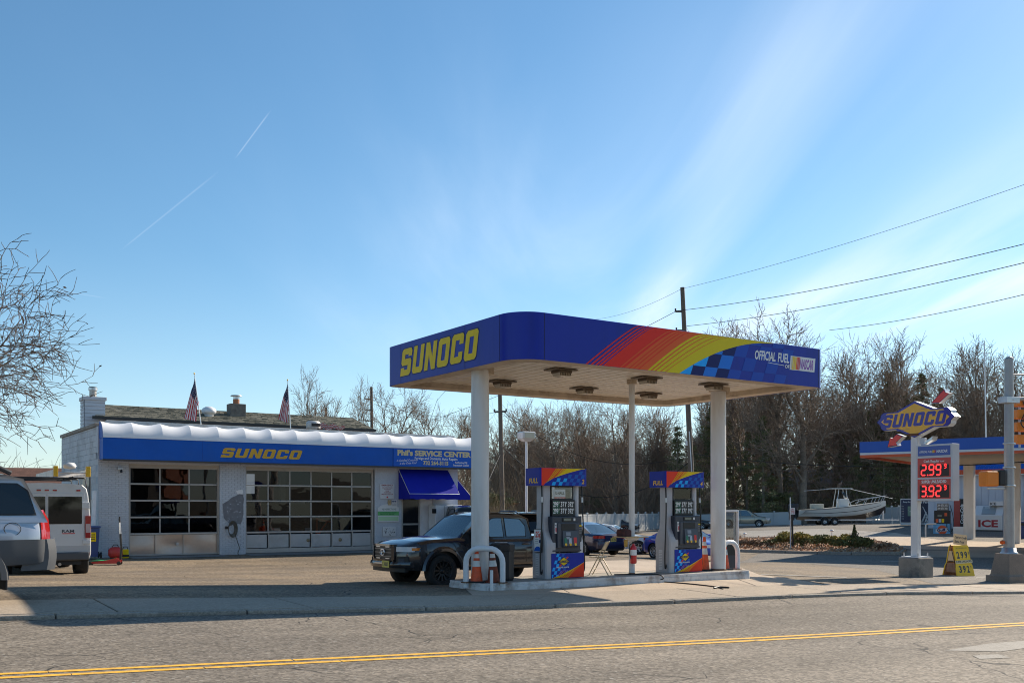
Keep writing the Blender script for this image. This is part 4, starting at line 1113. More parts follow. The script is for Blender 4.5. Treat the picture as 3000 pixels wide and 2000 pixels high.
# blue fascia box, its own lettering panel
g = MB(); g.box(.04,-.56,3.36, 14.5,-.0,4.07, AWB); band_ = g.build('awning_band', shop, bevel=.01)
g = MB(); g.box(10.72,-.575,3.37, 14.5,-.562,4.06, mat('sign_panel_blue',(.012,.105,.50),.4,spec=.2,var=.05,vs=1)); sp_ = g.build('sign_panel', band_)
for x in (3.3, 6.5, 10.68):
    g = MB(); g.box(x,-.563,3.37,x+.006,-.558,4.06,SNAVY); g.build('band_joint', band_)
MBk = face((.04,-.562,3.36), '-y')
AGOLD = mat('faded_gold_lettering', (.62,.36,.02), .5, var=.06, vs=5)
g = MB(); word_mark(g, MBk @ T(3.90,.16,0), 3.05, .335, AGOLD, .38, .004); g.build('name_lettering', band_)
MSg = face((10.72,-.576,3.37), '-y'); g = MB(); CRE = mat('cream_lettering',(.66,.55,.28),.5)
g.text("Phil's SERVICE CENTER", MSg @ T(.16,.43,0), .20, CRE, 3.35, .05)
g.text('Foreign and Domestic Auto Repairs', MSg @ T(.92,.285,0), .105, WHITE, 1.95, .02)
g.text('732 264-3115', MSg @ T(1.30,.085,0), .145, CRE, 1.15, .045)
g.text('A Satisfied Customer', MSg @ T(.12,.17,0) @ RZ(.06), .085, WHITE, .95, .0, shear=.35)
g.text('is the Only Kind', MSg @ T(.26,.065,0) @ RZ(.06), .085, WHITE, .72, .0, shear=.35)
g.text('Authorized NJ', MSg @ T(2.75,.165,0), .08, WHITE, .58, .02); g.text('Inspection Center', MSg @ T(2.68,.06,0), .08, WHITE, .74, .02)
g.build('sign_lettering', sp_)
# scalloped dome awning: one bay of fabric after another over bent ribs
nb = 15; bw = (14.5-.04)/nb
def dome(x0, first=False, last=False):
    g = MB(); k1 = random.uniform(.55,1.35); k2 = random.uniform(-.25,.25)
    def fn(u, v):
        sag = k1*math.sin(math.pi*u)*(1+k2*math.cos(math.pi*u)) + .10*math.sin(9*u+v*5+k1*7)*u*(1-u)
        a = v*math.pi/2
        ry, rz = .60-.055*sag*math.sin(a)*(1-.3*v), .57-.075*sag*math.sin(a)
        return (x0+bw*u, .03-ry*math.cos(a)**.9, 4.075+rz*math.sin(a))
    g.grid(fn, 8, 10, AWW); return g.build('awning_bay', shop)
for k in range(nb): dome(.04+bw*k)
for x, nm in ((.04,'awning_end'),(14.5,'awning_end')):
    g = MB(); pts = [(.03,4.07)]+[(.03-.60*math.cos(i*math.pi/20)**.9, 4.075+.57*math.sin(i*math.pi/20)) for i in range(11)]
    M_ = face((x,0,0),'-x') if x < 1 else face((x,0,0),'+x')
    g.flat([[(-p[0] if x < 1 else p[0], p[1]) for p in pts]], AWB if x < 1 else AWW, M_, .004); g.build(nm, shop)
g = MB(); g.box(.03,-.556,3.30, 14.5,-.50,3.36, mat('awning_frame_dark',(.05,.05,.05),.6)); g.build('band_frame', shop)
# entrance awnings
BAW = mat('canvas_blue', (.012,.018,.32), .7, spec=.15, var=.08, vs=2)
def small_awning(M_, w, label):
    g = MB()
    n = 6
    g.grid(lambda u, v: (w*u + (.14*(1-2*u))*0, -.95*v - .04*math.sin(math.pi*v), 3.28-1.0*v-.02*math.sin(math.pi*u)*v), 8, 4, BAW, M_)
    g.add([(0,0,3.28),(0,-.95,2.28),(0,0,2.28)], [(0,1,2)], BAW, M_); g.add([(w,0,3.28),(w,0,2.28),(w,-.95,2.28)], [(0,1,2)], BAW, M_)
    g.grid(lambda u, v: (w*u, -.955, 2.28-.20*v + .012*math.sin(u*math.pi*10)*v), 40, 1, BAW, M_)
    g.grid(lambda u, v: (0, -.95+.95*u, 2.28-.20*v), 3, 1, BAW, M_); g.grid(lambda u, v: (w, -.95*u, 2.28-.20*v), 3, 1, BAW, M_)
    o = g.build('canvas_awning', shop, label=label)
    f = MB(); f.tube([(0,0,3.27),(0,-.94,2.285),(w,-.94,2.285),(w,0,3.27)], .014, 6, WHITEP, True, M_); f.build('awning_frame', o)
small_awning(T(11.22,.0,0), 2.25, 'deep blue canvas awning over the office entrance')
small_awning(frame((XR,.6,0),(0,1,0),(-1,0,0)), 2.4, 'deep blue canvas awning on the right side wall')
# security light, hose bracket, peeling patch
g = MB(); g.box(.60,-.10,3.02,.76,.0,3.12,STEEL); g.cyl((.72,-.06,3.04),(.72,-.09,2.94),.04,None,10,BLACK); g.build('security_light', shop, bevel=.01)
GREY = mat('peeled_grey', (.17,.175,.19), .8, var=.2, vs=6)
MPz = face((X2+.05,-.006,0), '-y'); g = MB()
pp_ = [(.12,1.60),(.14,1.38),(.20,1.30),(.30,1.24),(.34,1.16),(.42,1.10),(.50,1.19),(.60,1.12),(.66,1.18),(.74,1.14),(.82,1.28),(.86,1.55),(.85,1.85),(.88,2.05),(.84,2.22),(.70,2.24),(.55,2.16),(.44,2.12),(.30,2.00),(.18,1.93),(.10,1.88)]
g.flat([pp_], GREY, MPz, .004)
for _ in range(26):
    x, y = random.uniform(.25,.83), random.uniform(1.25,2.15); r_ = random.uniform(.008,.03)
    g.flat([[(x+r_*random.uniform(.4,1.4)*math.cos(i*1.05), y+r_*random.uniform(.3,1)*math.sin(i*1.05)) for i in range(6)]], BRICKP, MPz, .006)
g.flat([[(.58,2.36),(.80,2.40),(.86,2.36),(.82,2.24),(.64,2.24)]], WHITE, MPz, .006)
g.build('peeled_patch', shop)
def on_shop(x, y, z): return st(6.87, 35.45, 0) + Vector((Ux*x-Uy*y, Uy*x+Ux*y, z))
hr = thing('wall_hose', 'coiled air hose hanging on the brick pier between the bay doors', 'hose', on_shop(X2+.45,-.02,0), ANG_U)
HG = mat('hose_grey_brown', (.09,.08,.06), .6)
g = MB()
for k in range(5): 
    rr = .10+.012*k; g.tube([(rr*1.1*math.cos(a)+.01*k, -.06-.012*k, .98+rr*2.0*math.sin(a)) for a in [i*math.pi/8 for i in range(17)]], .013, 6, HG)
g.tube(catmull([(.10,-.08,.90),(.15,-.08,.70),(.24,-.07,.45),(.28,-.08,.28),(.22,-.1,.12),(.25,-.12,.03)]), .014, 6, HG); g.build('coil', hr)
g = MB(); g.box(-.22,-.07,.98,-.12,.0,1.08,BLACK); g.tube([(-.16,-.05,1.04),(-.05,-.08,1.12),(.0,-.08,1.15)],.016,6,HG); g.build('bracket', hr, bevel=.01)
# signs on the right pier
def wall_sign(name, label, x, z, w, h, draw, y=-.02, cat='sign'):
    o = thing(name, label, cat, on_shop(x, y, z), ANG_U)
    g = MB(); g.box(0,-.012,0,w,.006,h, mat('sign_white',(.66,.66,.65),.5)); g.build('panel', o, bevel=.004)
    g = MB(); draw(g, face((0,-.013,0),'-y')); g.build('print', o)
    return o
def d1(g, M_):
    MR = mat('maroon_print',(.30,.05,.06),.6)
    g.text('EMERGENCY', M_ @ T(.31,.50,0), .06, MR, .50, .03, 'C')
    for k, tx in enumerate(('CALL HAZLET POLICE','732-264-6565','OWNER','732-887-2804','EMERGENCY SHUT OFF')): g.text(tx, M_ @ T(.31,.415-.065*k,0), .04, MR, (.44,.3,.16,.3,.5)[k], .02, 'C')
    g.flat([[(.28,.03),(.34,.03),(.34,.06),(.36,.06),(.31,.10),(.26,.06),(.28,.06)]], RED, M_, .003)
wall_sign('emergency_sign', 'white emergency notice with maroon lettering on the right pier', X4+.30, 2.10, .62, .58, d1)
def d2(g, M_):
    g.flat([[(.02,.05),(.90,.05),(.90,.22),(.02,.22)]], mat('pale_green_print',(.42,.62,.36),.5), M_, .002)
    g.flat([[(0,.26),(.92,.26),(.92,.42),(0,.42)]], mat('green_print',(.12,.42,.13),.5), M_, .003)
    g.text('NJ INSPECTIONS', M_ @ T(.18,.47,0), .07, mat('grey_green_print',(.12,.2,.16),.5), .62, .015, z=.003)
    g.text('STATE INSPECTION FACILITY', M_ @ T(.10,.35,0), .04, mat('dark_green_print',(.02,.12,.03),.5), .72, .02, z=.005)
    g.text('EMISSIONS REPAIR', M_ @ T(.10,.29,0), .04, mat('dark_green_print',(.02,.12,.03),.5), .6, .02, z=.005)
o = wall_sign('inspection_sign', 'white and green inspection sign with rounded top on the right pier', X4+.20, 1.18, .92, .58, d2)
g = MB(); g.prism([(.46+.40*math.cos(a), .58+.13*math.sin(a)) for a in [math.pi*i/14 for i in range(15)]], 0, .012, mat('sign_white',(.66,.66,.65),.5), face((0,-.0,0),'-y')); g.build('rounded_top', o)
def d3(g, M_):
    g.flat([[(.06+.05*math.cos(a), .19+.025*math.sin(a)) for a in [i*.45 for i in range(14)]]], SNAVY, M_, .003); g.flat([[(.12,.17),(.20,.165),(.20,.21),(.12,.21)]], SNAVY, M_, .003)
    for k in range(3): g.flat([[(.03,.03+.035*k),(.21,.03+.035*k),(.21,.045+.035*k),(.03,.045+.035*k)]], mat('fine_grey_print',(.35,.36,.38),.6), M_, .003)
wall_sign('notice_sheet', 'small white notice beside the tan switch box', X4+.80, 1.80, .24, .26, d3)
g = MB(); g.box(0,-.06,0,.13,.0,.20,TAN); g.cyl((.065,-.06,.1),(.065,-.075,.1),.02,None,10,mat('tarnished_brass',(.25,.20,.12),.5,.5)); b_ = g.build('switch_box', None, on_shop(X4+.64,0,1.85), ANG_U, .008); tag(b_, 'tan switch box under the emergency notice', 'switch box')
def d4(g, M_):
    for k in range(26):
        x, y = random.uniform(.04,.5), random.uniform(.03,.33); r_ = random.uniform(.012,.03)
        g.flat([[(x+r_*math.cos(i*1.05), y+r_*.8*math.sin(i*1.05)) for i in range(6)]], mat('fine_grey_print',(.35,.36,.38),.6) if k % 2 else mat('dark_ink',(.06,.06,.06),.6), M_, .003)
o = wall_sign('patterned_board', 'pale patterned board leaning under the inspection sign', X4+.42, .62, .56, .38, d4, cat='board')
# white cabinet by the entrance with dark things on top
o = thing('white_cabinet', 'white upright cabinet beside the entrance under the blue awning', 'cabinet', on_shop(12.55,-.62,.10), ANG_U)
g = MB(); g.box(0,0,0,1.25,.58,1.75,WHITEP); g.build('body', o, bevel=.02); g = MB(); g.box(.40,-.012,.1,.405,.0,1.72,BLACK); g.box(.43,-.03,.8,.46,-.0,1.1,STEEL); g.build('door_seam', o)
g = MB(); g.box(-.1,-.03,1.42,.02,.10,1.60,BLACK); g.build('card_box', o)
# doorstep slabs and oily concrete before the bays
for k, (x0, x1) in enumerate(((X1,X2),(X3,X4))):
    ps = [on_shop(x0-.1,.1,0), on_shop(x1+.1,.1,0), on_shop(x1+.15,-.75,0), on_shop(x0-.1,-.75,0)]
    sheet('bay_apron', [p[:2] for p in ps], .012, paving('oily_concrete_%s' % ('left','right')[k], (.22,.21,.20), (.26,.245,.23), .15, 40, .7), .8)

# ------------------------------------------------------------------ house with the shingled roof behind the garage
house = thing('rear_house', 'low house with mossy grey shingle roof behind the service garage', 'house', st(0,0,0), ANG_U)
SHG = mat('mossy_shingle', (.175,.165,.125), .9, var=.22, vs=1.2, fine=.2, fs=14, dirt=((.09,.085,.06), .6, 1.2))
e0, e1, r0, r1 = (8.3,43.5,5.50), (20.9,43.5,5.50), (9.3,47.0,6.33), (21.35,47.0,6.33)
g = MB(); ms = SHG
def rp(u, v):
    a = Vector(e0).lerp(Vector(e1), u); b = Vector(r0).lerp(Vector(r1), u); return a.lerp(b, v)
ncs = 22
nrm = (Vector(e1)-Vector(e0)).cross(Vector(r0)-Vector(e0)).normalized()
for j in range(ncs):
    v0, v1 = j/ncs, (j+1.15)/ncs; u = -random.uniform(0,.02)
    while u < 1:
        w = random.uniform(.014, .026); a, b = max(u,0), min(u+w-.0015,1)
        if b > a:
            h = random.uniform(.012,.030)
            p = [rp(a,v0)+nrm*h, rp(b,v0)+nrm*h, rp(b,min(v1,1))+nrm*.004, rp(a,min(v1,1))+nrm*.004, rp(a,v0)-nrm*.01, rp(b,v0)-nrm*.01]
            g.add(p, [(0,1,2,3),(4,5,1,0)], ms)
        u += w
rf = g.build('shingles', house, kind='stuff')
g = MB(); g.add([e0,e1,r1,r0,(9.3,52,5.3),(21.3,52,5.3)], [(0,1,2,3),(3,2,5,4)], SHG); g.build('roof', house)
g = MB(); g.box(8.9,43.9,-.3,20.6,51.7,5.42, mat('house_siding',(.45,.44,.42),.7)); g.build('wall', house)
g = MB(); g.box(8.2,43.42,5.38,20.95,43.50,5.50,mat('dark_gutter',(.05,.045,.04),.6)); g.build('gutter', house)
# chimneys and roof vents
ch = thing('siding_chimney', 'white clapboard chimney box with metal flue left of the shingle roof', 'chimney', st(8.36,44.2,0), ANG_U)
SID = mat('white_clapboard', (.62,.62,.64), .6, var=.05, vs=2)
g = MB(); g.box(-.40,-.40,3.8,.40,.40,6.18,MORT); g.build('core', ch)
for k in range(16):
    z = 3.86+.148*k
    g = MB(); 
    for (a0,b0,a1,b1) in ((-.40,-.40,.40,-.40),(-.40,.40,-.40,-.40)):
        dx, dy = a1-a0, b1-b0; l = math.hypot(dx,dy); nx_, ny_ = dy/l, -dx/l
        g.add([(a0+nx_*.028,b0+ny_*.028,z),(a1+nx_*.028,b1+ny_*.028,z),(a1+nx_*.008,b1+ny_*.008,z+.142),(a0+nx_*.008,b0+ny_*.008,z+.142),(a0,b0,z),(a1,b1,z)], [(0,1,2,3),(4,5,1,0)], SID)
    g.build('siding_board', ch)
g = MB(); g.box(-.46,-.46,6.18,.46,.46,6.32,SID); g.build('cap', ch, bevel=.015)
g = MB(); g.cyl((0,0,6.3),(0,0,6.62),.14,None,18,mat('flue_metal',(.42,.40,.37),.45,.6,var=.2,vs=4,dirt=((.25,.10,.04),.7,3))); g.cyl((0,0,6.62),(0,0,6.72),.18,None,18,ALU); g.cyl((0,0,6.72),(0,0,6.76),.18,.15,18,BLACK); g.build('flue', ch)
bc = thing('brick_chimney', 'grey masonry chimney with capped clay pot on the shingle roof', 'chimney', st(14.9,45.7,0), ANG_U)
g = MB(); g.box(-.36,-.30,5.6,.36,.30,6.55,mat('grey_masonry',(.16,.145,.125),.9,var=.3,vs=5,bump=.5,bs=12)); g.build('stack', bc, bevel=.01)
g = MB(); g.cyl((0,0,6.55),(0,0,6.78),.15,None,14,mat('clay_pot',(.38,.16,.08),.8)); g.build('pot', bc)
g = MB(); g.cyl((0,0,6.78),(0,0,6.92),.14,None,14,ALU); g.cyl((0,0,6.92),(0,0,6.96),.27,.24,16,STEEL); g.build('rain_cap', bc)
rv = thing('roof_vent', 'round white mushroom vent on the shingle roof left of the masonry chimney', 'roof vent', st(13.45,45.1,5.88), ANG_U)
g = MB(); g.lathe([(.2,-.1),(.2,.1),(.30,.12),(.33,.22),(.28,.34),(.14,.42),(0,.44)], 20, WHITEP); g.build('cowl', rv)
rv = thing('exhaust_vent', 'galvanised exhaust stack with square hood in front of the shingle roof', 'roof vent', st(15.3,37.4,4.3), ANG_U)
g = MB(); g.cyl((0,0,0),(0,0,.62),.15,None,14,WHITEP); g.build('stack', rv); g = MB(); g.lathe([(.26,.58),(.28,.60),(.28,.82),(.22,.88),(0,.9)],16,DIRTYW); g.build('hood', rv)
g = MB(); g.box(-.18,-.285,.66,.18,-.26,.78,BLACK); g.build('slot', rv)

# ------------------------------------------------------------------ flags on the garage roof
FR, FW, FB_ = mat('flag_red',(.42,.02,.03),.75), mat('flag_white',(.66,.66,.68),.75), mat('flag_navy',(.014,.018,.07),.75)
def flag(base, tip, label, drop, lean, seed):
    o = thing('flag', label, 'flag', base, 0, 'flags on the garage roof')
    d = Vector(tip)-Vector(base); L = d.length; dn = d.normalized()
    g = MB(); g.cyl((0,0,-.3), d, .022, .014, 8, ALU); g.cyl(d, d+dn*.06, .03, .02, 8, GOLD); g.build('pole', o)
    g = MB(); hoist = 1.0; rnd = random.Random(seed)
    nu, nv = 39, 40
    side_ = Vector((-1,0,0))
    def pt(u, v):   # u down the hoist, v along the fly: the cloth hangs straight down in folds
        h = d - dn*(u*hoist+.03)
        fold = .045*math.sin(u*10+seed+v*1.5)*min(1, v*4)
        x = h.x - min(1, v*3)*(.30*(1-u)*v + .05*v) - .10*v*math.sin(1.5*v+seed*.4)*.4
        return Vector((x, h.y + fold, h.z - drop*v*(.62+.38*(1-u)) + .30*hoist*u*min(1, v*2.2)*dn.z))
    vs = [pt(i/nu, j/nv) for j in range(nv+1) for i in range(nu+1)]
    for j in range(nv):
        for i in range(nu):
            st_ = int(i/3)
            m_ = FR if st_ % 2 == 0 else FW
            if st_ < 7 and j < nv*.40: 
                m_ = FB_
                if i % 4 == 1 and j % 3 == 1: m_ = FW
            q = [j*(nu+1)+i, j*(nu+1)+i+1, (j+1)*(nu+1)+i+1, (j+1)*(nu+1)+i]
            g.add([vs[k] for k in q], [(0,1,2,3)], m_, None, True)
    g.build('cloth', o)
flag(P(592,1245,35.6), P(569.5,1096,35.6), 'tall flag with stars and stripes hanging on the left leaning roof pole', 1.55, -1, 1)
flag(P(853,1262,38.2), P(842.5,1115,38.2), 'flag with stars and stripes drooping on the right roof pole', 1.45, -1, 4)
g = MB(); p0_ = P(938,1252,39.2)
g.grid(lambda u, v: (p0_.x+.95*u, p0_.y+.12*v+.05*math.sin(u*9), p0_.z+.10*(1-u)*(1-v)-.12*v+.04*math.sin(u*14)), 26, 6, FR)
for k, f in enumerate(g.f): g.m[k] = FR if (k // 2) % 2 else FW
b_ = g.build('folded_flag'); tag(b_, 'crumpled red and white striped flag lying along the roof edge', 'flag', 'flags on the garage roof'); b_.location.z += .06

# ------------------------------------------------------------------ clutter by the left pier
def at(x, y): return gpx(x, y)
o = thing('wheelie_bin', 'blue lidded bin with yellow sticker against the left pier', 'bin', Vector((*st(6.45,34.7)[:2], .1)), ANG_U)
BBL = mat('bin_blue', (.030,.062,.20), .45, var=.1, vs=4)
g = MB(); g.loft([[(x*k,y*k,z) for x,y in ((-.27,-.30),(.27,-.30),(.27,.30),(-.27,.30))] for k, z in ((.82,.05),(1.0,.98))], BBL, True, True, None, False); g.build('body', o, bevel=.02)
g = MB(); g.box(-.30,-.33,.985,.30,.33,1.05,BBL); g.build('lid', o, bevel=.02); g = MB(); g.box(-.12,-.315,.55,.15,-.283,.85,SYEL); 
for k in range(3): g.box(-.09,-.32,.62+.07*k,.12,-.316,.645+.07*k,BLACK)
g.build('sticker', o)
for y in (-.2,.2):
    g = MB(); g.cyl((.30,y,.10),(.34,y,.10),.10,None,12,BLACK); g.build('wheel', o)
o = thing('floor_jack', 'red and green trolley jack on the ground before the left pier', 'trolley jack', Vector((*at(322,1654)[:2], gz(*at(322,1654)[:2]))), ANG_U-.35)
JG = mat('jack_green',(.03,.42,.13),.45); JR = mat('jack_red',(.42,.03,.025),.45)
g = MB(); 
for y in (-.14,.14): g.prism([(-.62,.05),(.30,.05),(.34,.14),(.20,.22),(-.20,.12),(-.62,.10)], y-.015, y+.015, JR, frame((0,0,0),(1,0,0),(0,0,1)))
g.box(-.5,-.14,.07,.3,.14,.10,JR); g.build('side_frame', o)
g = MB(); g.grid(lambda u,v: (-.55+.75*u, -.12+.24*v, .125+.10*u*u+.03*math.sin(u*7)), 10, 2, JG); g.grid(lambda u,v: (-.55+.75*u, .12-.24*v, .115+.10*u*u), 10, 2, JG); g.build('lift_arm', o)
for x in (-.55,.28):
    for y in (-.17,.17):
        g = MB(); g.cyl((x,y-.025,.06),(x,y+.025,.06),.06,None,12,BLACK); g.build('wheel', o)
g = MB(); g.tube([(.30,0,.16),(.33,0,.5),(.30,0,.95)],.032,8,BLACK); g.tube([(.30,0,.95),(.28,0,1.30)],.03,8,ALU); g.tube([(.28,0,1.30),(.275,0,1.48)],.025,8,BLACK); g.build('handle', o)
o = thing('air_tank', 'round red air tank behind the trolley jack', 'air tank', Vector((*at(338,1640)[:2], gz(*at(338,1640)[:2]))), .4)
g = MB(); g.lathe([(0,.08),(.16,.08),(.22,.16),(.22,.34),(.15,.42),(0,.44)],18,JR); g.build('tank', o); g = MB(); g.tube([(-.1,0,.42),(-.06,0,.50),(.06,0,.50),(.1,0,.42)],.014,6,BLACK); g.lathe([(.17,0),(.17,.09)],14,BLACK); g.build('handle', o)
o = thing('battery_pack', 'yellow and black jump pack beside the jack handle', 'jump pack', Vector((*at(367,1634)[:2], gz(*at(367,1634)[:2]))), ANG_U)
g = MB(); g.box(-.10,-.08,0,.10,.08,.30,SYEL); g.build('case', o, bevel=.02); g = MB(); g.box(-.104,-.085,.05,.104,.085,.12,BLACK); g.tube([(-.08,0,.29),(-.06,0,.38),(.06,0,.38),(.08,0,.29)],.014,6,BLACK); g.build('trim', o)
for k,(x,h_,tl) in enumerate(((6.62,2.2,.10),(6.72,1.9,-.06))):
    b0 = st(x,35.1,.1); g = MB(); g.cyl((0,0,0),(tl,.15,h_),.07-.015*k,None,12,WHITEP if k == 0 else DIRTYW); b_ = g.build('plastic_pipe', None, b0, ANG_U); tag(b_, ('tall white pipe leaning on the left corner of the garage','grubby shorter pipe leaning on the left corner of the garage')[k], 'pipe', 'pipes leaning at the garage corner')
# low block wall and red-roofed house far left
o = thing('block_wall', 'low pale block wall running off behind the white van', 'wall', st(2.0,42.6,0), ANG_U+R(4))
courses(0, 4.6, -.2, 2.55, .42, .205, lambda x,p,z: (x,-p,z), proud=.013).build('block', o, kind='stuff')
g = MB(); g.box(0,.001,-.2,4.6,.2,2.55,MORT); g.build('core', o); g = MB(); g.box(-.03,-.04,2.55,4.63,.24,2.62,CONC); g.build('coping', o)
o = thing('red_roof_house', 'small house with brown red shingle roof beyond the parked van', 'house', P(60,1490,80)*1.0, .25)
o.location.z = gz(o.location.x, 80)
g = MB(); g.box(-5,0,0,5,7,3.2,mat('house_siding',(.45,.44,.42),.7)); g.build('wall', o)
RSH = mat('brown_red_shingle',(.16,.075,.05),.9,var=.25,vs=2,fine=.2,fs=9)
g = MB(); g.add([(-5.5,-.5,3.1),(5.5,-.5,3.1),(4,3.5,5.2),(-4,3.5,5.2),(5.5,7.5,3.1),(-5.5,7.5,3.1)], [(0,1,2,3),(1,4,2),(4,5,3,2),(5,0,3)], RSH); g.build('roof', o)
for x in (-2.5,2):
    g = MB(); g.box(x-.5,-.03,1,x+.5,.02,2.3,mat('dark_pane',(.01,.011,.013),.08)); w_ = g.build('window', o); g = MB(); g.box(x-.56,-.05,.94,x+.56,-.031,1.0,WHITEP); g.box(x-.56,-.05,2.3,x+.56,-.031,2.36,WHITEP); g.build('sill', w_)

# ------------------------------------------------------------------ vehicles
CGLASS = mat('car_glass', (.035,.060,.075), .03, spec=.6, ior=2.3)
TINT = mat('tinted_car_glass', (.006,.007,.009), .03, spec=.6)
TRIM = mat('car_black_trim', (.014,.014,.015), .5)
GREYP = mat('grey_cladding', (.075,.08,.088), .5, var=.05, vs=3)
HEAD = mat('headlamp_lens', (.68,.70,.72), .10, coat=1.0); AMBER = mat('amber_lens', (.75,.20,.02), .15, coat=.8)
TAIL = mat('tail_lens', (.36,.008,.010), .12, coat=.8); PLATE = mat('plate_yellow', (.66,.52,.10), .5)
ALLOY = mat('alloy_wheel', (.50,.51,.52), .35, .8); DALLOY = mat('dark_wheel', (.03,.03,.032), .35, .4)
def paint(name, c, metal=.35, rough=.28): return mat(name, c, rough, metal, coat=1.0)
class Shape:
    def __init__(s, d):
        s.d = d; s.L = d['L']; s.px = [p[0] for p in d['plan']]; s.pw = [p[1] for p in d['plan']]
        s.dx = [p[0] for p in d['deck']]; s.dz = [p[1] for p in d['deck']]; s.sill = d['sill']; s.crown = d.get('crown', .03)
        s.tuck = d.get('tuck', .12)
        s.x0, s.x1 = s.px[0], s.px[-1]
        s.bx = [p[0] for p in d['bot']]; s.bz = [p[1] for p in d['bot']]
    def hw(s, x): return float(np.interp(x, s.px, s.pw))
    def zt(s, x): return float(np.interp(x, s.dx, s.dz))
    def zb(s, x):
        z = float(np.interp(x, s.bx, s.bz))
        for xa, r in s.d['arches']:
            q = r*r-(x-xa)**2
            if q > 0: z = max(z, s.d['wr']*.98 + math.sqrt(q)*.98)
        return min(z, s.zt(x)-.10)
    def y(s, x, z):
        zt = s.zt(x); g = (z-s.sill)/max(zt-s.sill, .05)
        off = np.interp(g, [0,.12,.4,.62,.80,.93,1.0], [-.055,-.015,0.0,.0,-.02,-.05,-s.tuck])
        return s.hw(x)+float(off)
    def sec(s, x):
        zb, zt = s.zb(x), s.zt(x); out = []
        for k in (0,.14,.3,.46,.62,.76,.88,.96,1.0):
            z = zb+(zt-zb)*k; out.append((x, s.y(x, z), z))
        hwt = out[-1][1]
        for k in (.72,.4,0): out.append((x, hwt*k, zt+s.crown*(1-k*k)))
        return out
    def fx(s, y, front=True):
        """x of the front (or rear) end at half-width |y|"""
        y = abs(y)
        pts = [(w, x) for x, w in zip(s.px, s.pw) if (x > 0) == front]
        pts.sort(key=lambda p: p[0]); return float(np.interp(y, [p[0] for p in pts], [p[1] for p in pts]))
